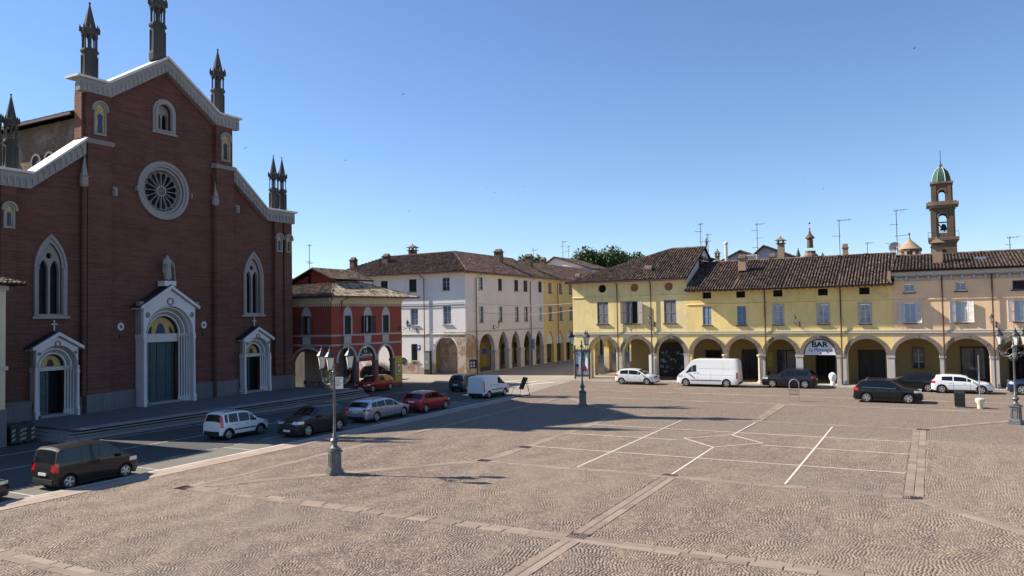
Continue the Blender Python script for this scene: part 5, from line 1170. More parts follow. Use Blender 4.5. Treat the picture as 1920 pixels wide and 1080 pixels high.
TY = 150; TF = Fr(0, TY, 1, 0); tx = TF.px(1767, 400)[0]; zz_ = lambda y: TF.px(1767, y)[1]
tw = thing('bell_tower', (tx, TY, 0), 'tall brown brick bell tower with two open belfry stages and green copper dome', 'tower')
TW = Fr(tx, TY, 1, 0)
def stage(hw, z0, z1, aw, az0, azt, name):
    o = None
    for k, (ox, oy, ux, uy) in enumerate(((tx-hw, TY-hw, 1, 0), (tx+hw, TY-hw+.003, 0, 1), (tx+hw, TY+hw, -1, 0), (tx-hw, TY+hw-.003, 0, -1))):
        f = Fr(ox, oy, ux, uy); hs = [archp(hw-aw, hw+aw, az0, azt-aw)] if aw else []
        q = MB(f).plate(rect(.002, 2*hw-.002, z0, z1), hs, -.6, 0).build('wall', 'brick_tower', tw)
        if aw: MB(f).box(.1, hw-aw-.35, .0, .12, z0, z1-.3).build('pilaster', 'brick_tower', q); MB(f).box(hw+aw+.35, 2*hw-.1, 0, .12, z0, z1-.3).build('pilaster', 'brick_tower', q); MB(f).ring(hw, azt-aw, aw, aw+.25, 0, .1, 0, 180, 12).build('archivolt', 'brick_old', q)
zA, zB, zC, zD = zz_(490)-12, zz_(452), zz_(386), zz_(346)
stage(1.92, 0, zB, 0, 0, 0, 'shaft'); stage(1.68, zB+.5, zC-.5, .62, zz_(438), zz_(402), 'belfry'); stage(1.48, zC+.5, zD, .5, zz_(379), zz_(358), 'upper')
for z, w_, h in ((zB, 2.3, .5), (zC-.5, 2.0, .4), (zC-.1, 2.4, .5), (zC+.4, 2.1, .2), (zD, 1.72, .3), (zB-.3, 2.08, .3)): MB().box(tx-w_, tx+w_, TY-w_, TY+w_, z, z+h).build('cornice', 'brick_old', tw)
MB(TW).plate(circ(0, zB-1.8, .32, 12), [], 1.921, 1.96).build('oculus', 'black', tw)
m_ = MB()
for i in range(7): m_.tube([(tx-2.25+i*.75, TY-2.25, zB+.5), (tx-2.25+i*.75, TY-2.25, zB+1.4)], .03, 4)
m_.tube([(tx-2.25, TY-2.25, zB+1.4), (tx+2.25, TY-2.25, zB+1.4)], .035, 4); m_.build('balcony_rail', 'iron', tw)
bl = MB().lathe((tx+.1, TY, zz_(432)), [(.65, 0), (.5, .25), (.36, .9), (.1, 1.1)], 12).build('bell', 'bronze', tw, smooth=True); MB().box(tx-1.5, tx+1.5, TY-.15, TY+.15, zz_(418), zz_(416)).tube([(tx-.7, TY-.6, zz_(420)), (tx+.3, TY+.3, zz_(434))], .1, 5).build('bell_beam', 'wood_dark', bl)
zd = zD+.35; hd = zz_(312)-zd
MB().lathe((tx, TY, zd), [(1.5, 0), (1.48, .12*hd), (1.38, .35*hd), (1.14, .6*hd), (.75, .82*hd), (.34, .96*hd), (.22, 1.0*hd), (.3, 1.05*hd), (.12, 1.15*hd), (.05, 1.4*hd)], 8, math.pi/8).build('dome', 'copper', tw)
m_ = MB()
for i in range(8): a = math.pi/8+math.pi/4*i; m_.tube([(tx+r_*math.cos(a), TY+r_*math.sin(a), zd+q*hd) for r_, q in ((1.52, 0), (1.5, .12), (1.4, .35), (1.16, .6), (.77, .82), (.36, .96))], .055, 4)
m_.build('dome_ribs', 'coping', tw); MB().tube([(tx, TY, zd+1.2*hd), (tx, TY, zz_(282))], .05, 5).build('lightning_rod', 'iron', tw)
# trees
def tree(px_, py_, Y, rx, rz, n, label, seed, trunk=True):
    rg = np.random.default_rng(seed); x, z = atplane(px_, py_, Y); t = thing('tree', (x, Y, 0), label, 'tree', 'trees beyond the roofs')
    nb_ = 9; C = [(rg.uniform(-.6, .6)*rx, rg.uniform(-.5, .5)*rx, rg.uniform(-.45, .5)*rz, rg.uniform(.35, .55)) for _ in range(nb_)]
    V = []; Fc = []
    for i in range(n):
        c = C[i % nb_]; d = rg.normal(size=3); d /= np.linalg.norm(d); q = rg.uniform(.55, 1.08)*c[3]
        p = np.array([x+c[0]+d[0]*q*rx, Y+c[1]+d[1]*q*rx, z-rz*.5+c[2]+d[2]*q*rz*.9]); s = rg.uniform(.14, .34)
        a = rg.normal(size=3); a /= np.linalg.norm(a); b = np.cross(a, d+rg.normal(size=3)*.5); b /= (np.linalg.norm(b)+1e-6); k = len(V)
        V += [tuple(p-a*s), tuple(p+b*s*.6), tuple(p+a*s), tuple(p-b*s*.6)]; Fc.append((k, k+1, k+2, k+3))
    mb = MB(); mb.add(V, Fc); mb.build('crown', 'leaf', t)
    mb = MB(); mb.tube([(x, Y, 0), (x+.2, Y, z-rz)], .4, 8, .2)
    for c in C[:5]: mb.tube([(x+.2, Y, z-rz*1.2), (x+c[0], Y+c[1], z-rz*.5+c[2])], .16, 5, .04)
    mb.build('trunk', 'bark', t)
for i, (px_, py_, rx, rz, n, lb) in enumerate(((1097, 478, 5.0, 5.5, 5000, 'leftmost of the dense dark trees left of the pale yellow roof'), (1122, 473, 5.5, 6, 6000, 'second dark tree from the street side, the tallest of the dense clump'), (1150, 476, 5.0, 5.5, 5000, 'third tree of the dense dark clump'), (1178, 480, 4.5, 5, 4000, 'rightmost tree of the dense clump, partly behind the pale yellow roof'), (985, 482, 3.2, 4, 2500, 'small green tree behind the white building ridge by the brown chimney'), (1024, 481, 2.2, 3, 1200, 'small sparse tree beside the dark gable'), (966, 487, 2.0, 2.4, 500, 'thin see through treetop at the white ridge'))):
    tree(px_, py_+7, 135+i*3 % 7, rx*1.05, rz*.9, n, lb, 20+i)
# cream corner building at the near left
lbF = gp(9, 838, RZ)
NX, NY = lbF.x, lbF.y
cb_ = thing('cream_corner_building', (NX, NY, RZ), 'cream corner building with a cornice cut off by the picture edge before the church', 'building')
topz = Fr(0, NY, 1, 0).px(13, 532)[1]
MB().box(NX-14, NX, NY-16, NY, RZ, topz).build('wall', 'cream', cb_)
MB().box(NX-14.1, NX+.06, NY-16.1, NY+.06, RZ, 1.9).build('plinth', 'stone_base', cb_)
MB().box(NX-14.1, NX+.1, NY-16.1, NY+.1, topz-.35, topz-.12).build('cornice', 'trim', cb_); MB().box(NX-14.1, NX+.1, NY-16.1, NY+.1, 4.0, 4.2).build('string_course', 'trim', cb_)
for u in (NY-.9, NY-2.4): MB().box(NX+.002, NX+.08, u, u+.6, 1.9, topz-.36).build('pilaster', 'cream', cb_)
roof([(NX+.7, NY-17, topz), (NX+.7, NY+.7, topz), (NX-6, NY-6, topz+2.4), (NX-6, NY-11, topz+2.4)], cb_, 'tile', sp=.25); roof([(NX+.7, NY+.7, topz), (NX-14, NY+.7, topz), (NX-6, NY-6, topz+2.4)], cb_, 'tile', sp=.25)
# ------------------------------------------------------------------ street lamps
def street_lamp(x, y, label, rot):
    t = thing('street_lamp', (x, y, 0), label, 'street lamp', 'ornate three armed street lamps on the square', rz=rot, rel=True)
    m_ = MB(); m_.cbox((0, 0, .06), (.62, .62, .12)).cbox((0, 0, .17), (.54, .54, .1)); m_.lathe((0, 0, .22), [(.33, 0), (.31, .05), (.29, .68), (.36, .72), (.37, .78), (.3, .8)], 4, math.pi/4); ped = m_.build('pedestal', 'lampiron', t)
    for a in range(4): G = (lambda p, a=a: (p[0]*math.cos(a*math.pi/2)-p[1]*math.sin(a*math.pi/2), p[0]*math.sin(a*math.pi/2)+p[1]*math.cos(a*math.pi/2), p[2])); MB(G).plate(rect(-.14, .14, .3, .86), [rect(-.11, .11, .33, .83)], .215, .235).build('relief_panel', 'lampiron', ped)
    m_ = MB(); m_.lathe((0, 0, 1.02), [(.24, 0), (.25, .05), (.15, .10), (.11, .16), (.10, .26), (.15, .30), (.19, .37), (.15, .45), (.09, .49), (.10, .55), (.075, .60), (.09, .63), (.062, .68), (.055, 1.2), (.048, 2.6), (.07, 2.64), (.07, 2.72), (.045, 2.76), (.045, 3.1), (.08, 3.14), (.10, 3.22), (.05, 3.3), (.03, 3.42), (.06, 3.48), (.03, 3.56), (.005, 3.7)], 16)
    m_.build('post', 'lampiron', t, smooth=True)
    for k in range(3):
        a = 2*math.pi*k/3; ca, sa = math.cos(a), math.sin(a); pt = lambda r_, z: (r_*ca, r_*sa, z)
        m_ = MB(); m_.tube([pt(.05, 3.85), pt(.2, 3.72), pt(.42, 3.7), pt(.62, 3.82), pt(.7, 4.05), pt(.68, 4.28)], .024, 6)
        m_.tube([pt(.05, 4.2), pt(.2, 4.16), pt(.33, 4.05), pt(.36, 3.92), pt(.28, 3.84), pt(.2, 3.88), pt(.22, 3.97)], .016, 5); m_.tube([pt(.45, 3.74), pt(.5, 3.95), pt(.6, 4.0), pt(.63, 3.93)], .014, 5); m_.tube([pt(.05, 3.5), pt(.18, 3.5), pt(.26, 3.6), pt(.2, 3.7)], .014, 5)
        ar = m_.build('arm', 'lampiron', t, smooth=True)
        for q, z in ((.38, 3.9), (.55, 3.86), (.15, 3.62)): MB().cbox(pt(q, z), (.10, .10, .09)).build('iron_leaf', 'lampiron', ar)
        lantern(MB(), pt(.68, 4.3), t, 1.12)
    return t
cr_ = YAW
L1 = street_lamp(-21.92, 24.72, 'nearest ornate iron street lamp, with a white notice on its post', YAW+R(30))
copy_tree(L1, (-21.69, 50.12, 0), YAW+R(180), 'ornate iron street lamp in the middle distance before the poster case')
copy_tree(L1, (3.96, 50.65, 0), YAW+R(128), 'ornate iron street lamp near the right edge before the peach house')
# white notice on the nearest lamp
NF = Fr(-21.92, 24.72, math.cos(YAW), math.sin(YAW)); q0, q1 = NF.px(629, 698), NF.px(641, 720)
nb2 = thing('notice_board', NF((.2, .05, q1[1])), 'small white notice fixed to the post of the nearest lamp', 'notice')
MB(NF).box(.06, .38, .02, .04, 3.52, 4.02).build('board', 'white', nb2); MB(NF).box(.0, .07, .0, .03, 3.6, 3.64).box(.0, .07, .0, .03, 3.88, 3.92).build('clamp', 'iron', nb2)
m_ = MB(NF)
for i in range(6): m_.box(.1, .34-(i % 3)*.05, .041, .044, 3.95-i*.06, 3.965-i*.06)
m_.build('printed_lines', 'iron', nb2, kind='stuff')
# wall lanterns
GL = 'lanterns on brackets along the facades'
for (px_, py_, Fx, lb) in ((1228, 606, BF, 'bracket lantern beside the downpipe on the pale yellow house'), (1500, 606, BF, 'bracket lantern above the arches left of the bar sign'), (1868, 606, BF, 'bracket lantern on the peach house beside the downpipe'), (866, 606, WR, None)):
    if lb is None: continue
    u, z = Fx.px(px_, py_); wall_lantern(Fx((u, 0, z)), (-.45, -.9), lb, GL, .75)
u, z = WL.px(782, 618); wall_lantern(WL((u, 0, z)), (-.6, -.8), 'bracket lantern left of the small lower window on the white corner building', GL, .9)
u, z = WR.px(925, 612); wall_lantern(WR((u, 0, z)), (.95, -.3), 'bracket lantern over the first arches on the shaded side of the white building', GL, 1.0)
u, z = RR.px(748, 614); wall_lantern(RR((u, 0, z)), (.9, .3), 'bracket lantern at the far corner of the dark red loggia building', GL, .9)
# ------------------------------------------------------------------ vehicles
def interp(P, x):
    if x <= P[0][0]: return P[0][1]
    for (a, b), (c, d) in zip(P, P[1:]):
        if x <= c: return b+(d-b)*(x-a)/(c-a) if c > a else d
    return P[-1][1]
WH = {}
def wheel_mesh(r, w_=.2):
    k = (round(r, 3))
    if k in WH: return WH[k]
    def mk(name, build, mats, smooth=True):
        o = build.build(name, mats, None, smooth=smooth, sharp=40); me = o.data; bpy.data.objects.remove(o); return me
    Gx = lambda p: (p[0], p[2], p[1])       # lathe axis -> y
    t = MB(Gx); t.lathe((0, 0, 0), [(r*.62, -w_/2), (r*.9, -w_/2), (r*.985, -w_*.36), (r, -w_*.15), (r, w_*.15), (r*.985, w_*.36), (r*.9, w_/2), (r*.62, w_/2), (r*.6, w_*.3), (r*.3, w_*.22)], 28)
    tm = mk('wheel', t, 'rubber')
    t = MB(Gx); t.lathe((0, 0, 0), [(r*.60, w_*.28), (r*.67, w_*.5), (r*.61, w_*.53), (r*.57, w_*.42), (r*.57, w_*.25)], 28, 0, False)
    t.lathe((0, 0, 0), [(r*.06, w_*.3), (r*.17, w_*.42), (r*.14, w_*.52), (.01, w_*.54)], 12)
    for i in range(5):
        a = 2*math.pi*i/5; ca, sa = math.cos(a), math.sin(a)
        vs = []
        for yy in (w_*.30, w_*.47):
            for q, s in ((r*.12, -.035), (r*.60, -.05), (r*.60, .05), (r*.12, .035)): vs.append((ca*q-sa*s*r/.3, sa*q+ca*s*r/.3, yy))
        t.add(vs, [(0, 1, 2, 3), (7, 6, 5, 4), (0, 4, 5, 1), (1, 5, 6, 2), (2, 6, 7, 3), (3, 7, 4, 0)])
    rm = mk('rim', t, 'alloy'); WH[k] = (tm, rm); return WH[k]
def car(S, x, y, rz, label, col, metal=.3, group='cars and vans parked or driving round the square', cat='car', name='parked_car', z=0, trimc=False):
    L, W, wb, ro, r = S['L'], S['W'], S['wb'], S['ro'], S['r']; top = S['top']; X0 = ro+wb/2
    t = thing(name, (x, y, z), label, cat, group, rz=rz, rel=True); pm = paintm(col, metal)
    xr, xf = ro, ro+wb; belt = S['belt']; gc = .19; tum = S.get('tum', .32); H_ = max(p[1] for p in top)
    def W2(xx):
        e0 = min(1, max(0, xx)/.42); e1 = min(1, max(0, L-xx)/.75)
        f0 = math.sqrt(max(0, 1-(1-e0)**2)); f1 = math.sqrt(max(0, 1-(1-e1)**2)); sq = S.get('sq', 1)
        return W/2*(1-(.17/sq)*(1-f0))*(1-(.30/sq)*(1-f1))
    def yz(xx, z_):
        b = interp(belt, xx); w_ = W2(xx)
        if z_ <= b: q = (z_-.62)/.5; return w_*(1-.035*q*q-(.03 if z_ < .35 else 0))
        q = (b-.62)/.5; return w_*(1-.035*q*q)-tum*(z_-b)
    def zb(xx):
        v = gc+(.10 if xx < .12 or xx > L-.12 else 0)
        for c in (xr, xf):
            d = abs(xx-c); Rr = r*1.16
            if d < Rr: v = max(v, r+math.sqrt(Rr*Rr-d*d)*1.0-.0)
        return v
    st = []
    for (a, b), (c, d) in zip(top, top[1:]):
        n = max(1, int(math.hypot(c-a, d-b)/.1)); st += [(a+(c-a)*i/n, b+(d-b)*i/n) for i in range(n)]
    st.append(top[-1])
    for c in (xr, xf):
        for i in range(-9, 10): xx = c+r*1.16*math.sin(i*math.pi/18); st.append((xx, interp(top, xx)))
    st = sorted(set((round(a, 4), b) for a, b in st))
    # smooth the profile a little
    zs = [b for a, b in st]; 
    for _ in range(2): zs = [zs[0]]+[zs[i]*.6+.2*(zs[i-1]+zs[i+1]) for i in range(1, len(zs)-1)]+[zs[-1]]
    tp = [(a, b) for (a, _), b in zip(st, zs)]
    drop = lambda xx: min(.07, max(.02, .07))
    n1, n2, n3 = 6, 5, 5; rings = []
    def ring(xx, zt):
        b = interp(belt, xx); ze = zt-drop(xx); lo = min(zb(xx), ze-.02); bb = min(max(b, lo+.01), ze); P = []
        for i in range(n1): z_ = lo+(bb-lo)*i/(n1-1); P.append((yz(xx, z_), z_))
        for i in range(1, n2): z_ = bb+(ze-bb)*i/(n2-1); P.append((yz(xx, z_), z_))
        yt = P[-1][0]
        for i in range(1, n3+1): q = 1-i/n3; q = q if q > 0 else 0; P.append((yt*math.sin(q*math.pi/2)**.9 if q < 1 else yt, zt-drop(xx)*(math.sin(q*math.pi/2)**.9)**3.2))
        return P
    mb = MB(); K = n1+n2-1+n3; NR = 2*K-1
    for xx, zt in tp:
        P = ring(xx, zt); mb.v += [(xx-X0, p[0], p[1]) for p in P]+[(xx-X0, -p[0], p[1]) for p in reversed(P[:-1])]
    for i in range(len(tp)-1):
        for j in range(NR-1): mb.f.append((i*NR+j, i*NR+j+1, (i+1)*NR+j+1, (i+1)*NR+j))
    mb.f.append(tuple(range(NR))); mb.f.append(tuple(reversed(range((len(tp)-1)*NR, len(tp)*NR)))); mb.mi = [0]*len(mb.f)
    t.scale = (.96, .96, .97)
    body = mb.build('body', pm, t, smooth=True, sharp=28)
    ub = MB(); ub.box(-X0+.12, L-X0-.15, -W/2+.24, W/2-.24, gc-.01, .78); ub.box(xr+r*1.2-X0, xf-r*1.2-X0, -W/2+.10, W/2-.10, gc-.02, .5); ub.build('underbody', 'plastic', t)
    ztop = lambda xx: interp(tp, xx)
    def sidepatch(nm, xa, xb, zlo, zhi, mat, par, off=.006, nx=8, nz=3, sides=(1, -1)):
        for s in sides:
            q = MB(); ok = 0
            for i in range(nx+1):
                xx = xa+(xb-xa)*i/nx; a_ = zlo(xx) if callable(zlo) else zlo; b_ = zhi(xx) if callable(zhi) else zhi; b_ = max(b_, a_+.004)
                for k in range(nz+1): z_ = a_+(b_-a_)*k/nz; q.v.append((xx-X0, s*(yz(xx, z_)+off), z_))
            q.f = [(i*(nz+1)+k, (i+1)*(nz+1)+k, (i+1)*(nz+1)+k+1, i*(nz+1)+k+1) for i in range(nx) for k in range(nz)]; q.mi = [0]*len(q.f)
            q.build(nm, mat, par, smooth=True)
    def toppatch(nm, xa, xb, y0, y1, mat, par, off=.008, nx=8, ny=8):
        q = MB(); dz = ztop(xb)-ztop(xa); l = math.hypot(xb-xa, dz) or 1; nx_, nz_ = -dz/l, (xb-xa)/l
        for i in range(nx+1):
            xx = xa+(xb-xa)*i/nx; zt = ztop(xx); ye = yz(xx, zt-drop(xx))
            for k in range(ny+1):
                f_ = y0+(y1-y0)*k/ny; yy = f_*ye; q.v.append((xx-X0+nx_*off, yy, zt-drop(xx)*abs(f_)**3.2+nz_*off))
        q.f = [(i*(ny+1)+k, (i+1)*(ny+1)+k, (i+1)*(ny+1)+k+1, i*(ny+1)+k+1) for i in range(nx) for k in range(ny)]; q.mi = [0]*len(q.f)
        return q.build(nm, mat, par, smooth=True)
    ws0, ws1 = S['ws']; toppatch('windscreen', ws0, ws1, -.9, .9, 'carglass', t)
    if S.get('rw'): toppatch('rear_window', S['rw'][0], S['rw'][1], -.84, .84, 'carglass', t, nx=6)
    sp_ = S.get('post', .055)
    for a, b in S['win']: sidepatch('side_window', a, b, lambda xx: interp(belt, xx)+.02, lambda xx: ztop(xx)-drop(xx)-sp_, 'carglass', t)
    if trimc: sidepatch('window_trim', S['win'][0][0], S['win'][-1][1], lambda xx: interp(belt, xx)-.005, lambda xx: interp(belt, xx)+.02, 'chrome', t, .012, 10, 1)
    for xx in S.get('seams', ()): sidepatch('door_seam', xx, xx+.012, .3, interp(belt, xx), 'plastic', body, .004, 1, 4)
    for xx in S.get('handles', ()):
        for s in (1, -1): MB().cbox((xx-X0, s*(yz(xx, interp(belt, xx)-.12)+.015), interp(belt, xx)-.12), (.16, .025, .025)).build('door_handle', 'plastic' if S.get('clad') else pm, t)
    bl_ = interp(belt, ws1)
    for s in (1, -1):
        mx = S['mir']-X0; m2 = MB(); m2.ball((mx, s*(W/2+.09), bl_+.09), .1, 8, .75); m2.cbox((mx, s*(W/2+.01), bl_+.05), (.05, .12, .03)); m2.build('mirror', pm if not S.get('clad') else 'plastic', t, smooth=True)
    # lights
    h0, h1, hz0, hz1 = S['hl']; sidepatch('headlight', h0, h1, hz0, hz1, 'headlamp', t, .008, 5, 2)
    if S.get('hlt'): a, b = S['hlt']; toppatch('headlight', a, b, .42, .93, 'headlamp', t, .01, 3, 4); toppatch('headlight', a, b, -.93, -.42, 'headlamp', t, .01, 3, 4)
    a, b, c, d = S['tl']; sidepatch('taillight', a, b, c, d, 'taillamp', t, .008, 3, 3)
    if S.get('tlt'): a, b = S['tlt']; toppatch('taillight', a, b, .70, .99, 'taillamp', t, .01, 3, 3); toppatch('taillight', a, b, -.99, -.70, 'taillamp', t, .01, 3, 3)
    # plates and bumpers
    zr_ = S.get('plz', .62); xr_ = next((a for a, b in tp if b > zr_+.05), 0)
    pl = MB(); pl.box(min(xr_, .12)-X0-.045, min(xr_, .12)-X0-.015, -.26, .26, zr_-.055, zr_+.055); pl.build('number_plate', 'plate', t)
    pl = MB(); pl.box(L-X0+.004, L-X0+.02, -.26, .26, .36, .47); pl.build('number_plate', 'plate', t)
    gr_ = MB(); gr_.box(L-X0+.0, L-X0+.012, -W*.3, W*.3, .5, min(.62, top[-1][1]-.03)); gr_.box(L-X0, L-X0+.01, -W*.32, W*.32, .26, .34); gr_.build('grille', 'plastic', t)
    cz = S.get('cladz', .30 if not S.get('clad') else .42)
    for s_, a, b in ((0, .08, xr-r*1.2), (0, xr+r*1.2, xf-r*1.2), (0, xf+r*1.2, L-.1)): sidepatch('sill_trim', a, b, gc+.0, cz, 'plastic', t, .006, 6, 1)
    rb = MB(); rb.box(-X0-.03, -X0+.1, -W*.40, W*.40, .28, S.get('bumpz', .44)); rb.build('rear_bumper', 'plastic', t)
    if S.get('rub'): sidepatch('rubbing_strip', xr+r*1.25, xf-r*1.25, S['rub'], S['rub']+.07, 'plastic', t, .012, 4, 1)
    if S.get('arch'):
        for c in (xr, xf):
            for s in (1, -1):
                q = MB(lambda p: (p[0], s*(W/2-.03+p[1]), p[2])); q.band([(c-X0+r*1.13*math.cos(math.pi*i/14), r+r*1.13*math.sin(math.pi*i/14)) for i in range(15)], [(c-X0+(r*1.13+.07)*math.cos(math.pi*i/14), r+(r*1.13+.07)*math.sin(math.pi*i/14)) for i in range(15)], -.03, .035); q.build('wheel_arch_trim', 'plastic', t)
    if S.get('rails'):
        a, b = S['rails']
        for s in (1, -1): MB().tube([(a-X0, s*W*.37, ztop(a)-.05), (a+.1-X0, s*W*.37, ztop(a+.1)+.04), (b-.1-X0, s*W*.37, ztop(b-.1)+.04), (b-X0, s*W*.37, ztop(b)-.05)], .018, 5).build('roof_rail', 'plastic' if S['rails'][0] < 0 else 'iron', t)
    tm, rm = wheel_mesh(r)
    for c in (xr, xf):
        for s in (1, -1):
            wo = bpy.data.objects.new('wheel', tm); COL.objects.link(wo); wo.parent = t; wo.location = (c-X0, s*(W/2-.12), r); wo.rotation_euler = (0, random.uniform(0, 1), 0 if s > 0 else math.pi)
            ri = bpy.data.objects.new('rim', rm); COL.objects.link(ri); ri.parent = wo
    if S.get('steps'):
        for (xa, xb, za, zb_, mt) in S['steps']: sidepatch('panel_groove', xa, xb, za, zb_, mt, body, .005, 1 if xb-xa < .1 else 6, 1)
    return t
HATCH = dict(L=4.02, W=1.74, wb=2.51, ro=.68, r=.31, top=[(0, .55), (.02, .72), (.10, 1.0), (.42, 1.36), (.7, 1.44), (1.3, 1.48), (2.0, 1.46), (2.35, 1.38), (3.08, .99), (3.6, .88), (3.88, .74), (4.0, .6), (4.02, .5)],
    belt=[(0, .98), (1, .97), (3, .90), (4.02, .75)], ws=(2.38, 3.05), rw=(.13, .42), win=[(.55, 1.35), (1.42, 2.32), (2.36, 2.7)], seams=(1.38, 2.55), handles=(1.15, 2.05), mir=2.72, hl=(3.45, 3.9, .66, .78), hlt=(3.78, 3.96), tl=(.02, .3, .78, .96), tlt=(.03, .09), plz=.62)
PANDA = dict(L=3.56, W=1.6, wb=2.3, ro=.58, r=.29, sq=1.6, top=[(0, .55), (.01, .78), (.06, 1.02), (.22, 1.50), (.4, 1.56), (1.2, 1.58), (1.95, 1.54), (2.1, 1.48), (2.72, 1.02), (3.2, .92), (3.45, .82), (3.55, .66), (3.56, .5)], tum=.22, rails=(.4, 1.8), cladz=.3, rub=.5, arch=True,
    belt=[(0, .96), (3.56, .88)], ws=(2.12, 2.68), rw=(.07, .2), win=[(.32, .52), (.6, 1.22), (1.3, 2.05), (2.1, 2.4)], seams=(1.25, 2.2), handles=(1.05, 1.85), mir=2.35, hl=(3.1, 3.48, .66, .84), tl=(.01, .2, .72, 1.35), plz=.74, clad=True, bumpz=.5)
QUBO = dict(L=3.78, W=1.72, wb=2.51, ro=.61, r=.31, sq=1.9, top=[(0, .5), (.01, .8), (.05, 1.1), (.16, 1.64), (.3, 1.72), (1.4, 1.75), (2.3, 1.70), (2.5, 1.62), (3.1, 1.14), (3.45, 1.0), (3.66, .86), (3.77, .66), (3.78, .5)], tum=.17,
    belt=[(0, 1.08), (2.4, 1.06), (3.0, .98), (3.96, .85)], ws=(2.52, 3.06), rw=(.055, .155), win=[(.35, 1.05), (1.15, 1.85), (1.95, 2.45), (2.5, 2.85)], seams=(1.1, 1.9, 2.75), handles=(1.75, 2.15), mir=2.75, hl=(3.3, 3.68, .72, .88), hlt=(3.52, 3.7), tl=(.01, .16, .75, 1.12), tlt=(.012, .045), plz=.66, bumpz=.46, steps=[(.9, 1.9, .99, 1.01, 'plastic')])
DUSTER = dict(L=4.32, W=1.82, wb=2.67, ro=.82, r=.35, sq=1.3, top=[(0, .6), (.02, .85), (.1, 1.1), (.4, 1.55), (.6, 1.62), (1.6, 1.66), (2.2, 1.62), (2.4, 1.54), (3.02, 1.15), (3.7, 1.05), (4.1, .95), (4.28, .8), (4.32, .55)], tum=.26, clad=True, arch=True, rails=(.5, 2.2),
    belt=[(0, 1.1), (4.32, .98)], ws=(2.42, 2.98), rw=(.12, .38), win=[(.5, .8), (.9, 1.5), (1.6, 2.35), (2.4, 2.7)], seams=(1.55, 2.6), handles=(1.3, 2.2), mir=2.65, hl=(3.85, 4.25, .78, .94), hlt=(4.12, 4.27), tl=(.02, .25, .85, 1.1), tlt=(.03, .09), plz=.75)
WAGON = dict(L=4.93, W=1.85, wb=2.94, ro=1.12, r=.33, top=[(0, .55), (.02, .8), (.12, 1.02), (.6, 1.36), (.85, 1.42), (2.0, 1.47), (2.6, 1.46), (2.95, 1.38), (3.65, 1.0), (4.3, .9), (4.7, .78), (4.9, .62), (4.93, .5)],
    belt=[(0, .98), (2, .95), (3.7, .90), (4.93, .75)], ws=(2.97, 3.6), rw=(.15, .55), win=[(.65, 1.15), (1.2, 2.0), (2.08, 2.9), (2.95, 3.25)], seams=(1.22, 2.05, 3.1), handles=(1.75, 2.65), mir=3.25, hl=(4.3, 4.8, .64, .78), hlt=(4.6, 4.86), tl=(.02, .4, .78, .92), tlt=(.03, .1), plz=.72, rails=(.9, 2.6))
SUV = dict(L=4.5, W=1.86, wb=2.70, ro=.88, r=.36, sq=1.2, top=[(0, .6), (.02, .85), (.14, 1.12), (.5, 1.52), (.75, 1.6), (1.7, 1.65), (2.3, 1.62), (2.6, 1.53), (3.25, 1.12), (3.9, 1.02), (4.25, .9), (4.46, .72), (4.5, .55)], tum=.29,
    belt=[(0, 1.1), (2, 1.05), (4.5, .92)], ws=(2.62, 3.2), rw=(.16, .48), win=[(.6, .95), (1.0, 1.62), (1.7, 2.5), (2.56, 2.9)], seams=(1.65, 2.75), handles=(1.4, 2.3), mir=2.85, hl=(3.95, 4.4, .76, .9), hlt=(4.25, 4.44), tl=(.02, .34, .86, 1.04), tlt=(.03, .12), plz=.76, rails=(.8, 2.4))
ACLASS = dict(HATCH, L=4.29, W=1.78, wb=2.70, ro=.74, r=.33, top=[(0, .55), (.02, .78), (.1, 1.0), (.34, 1.30), (.3601, 1.36), (.8, 1.42), (1.4, 1.44), (2.1, 1.41), (2.5, 1.32), (3.25, .97), (3.85, .86), (4.12, .72), (4.27, .58), (4.29, .48)], belt=[(0, 1.02), (1, .98), (3.2, .88), (4.29, .72)], ws=(2.52, 3.2), rw=(.12, .32), win=[(.75, 1.5), (1.58, 2.45), (2.5, 2.9)], seams=(1.54, 2.7), handles=(1.3, 2.25), mir=2.85, hl=(3.7, 4.12, .64, .76), hlt=(4.02, 4.2), steps=[(1.2, 3.0, .62, .635, 'plastic')])
DOBLO = dict(L=4.2, W=1.72, wb=2.58, ro=.78, r=.31, sq=2.2, top=[(0, .5), (.01, .9), (.04, 1.3), (.1, 1.78), (.25, 1.84), (1.6, 1.86), (2.5, 1.80), (2.7, 1.68), (3.25, 1.2), (3.75, 1.02), (4.05, .88), (4.18, .68), (4.2, .5)], tum=.1,
    belt=[(0, 1.12), (2.4, 1.1), (3.2, 1.04), (4.2, .88)], ws=(2.72, 3.2), win=[(2.25, 2.68), (2.72, 3.05)], seams=(2.18, 3.0, 1.2), handles=(2.05, 2.4), mir=3.0, hl=(3.6, 4.05, .72, .88), hlt=(3.9, 4.1), tl=(.01, .14, .55, 1.5), plz=.52, rub=.62, steps=[(.95, 2.1, 1.05, 1.07, 'plastic')], post=.12, clad=True)
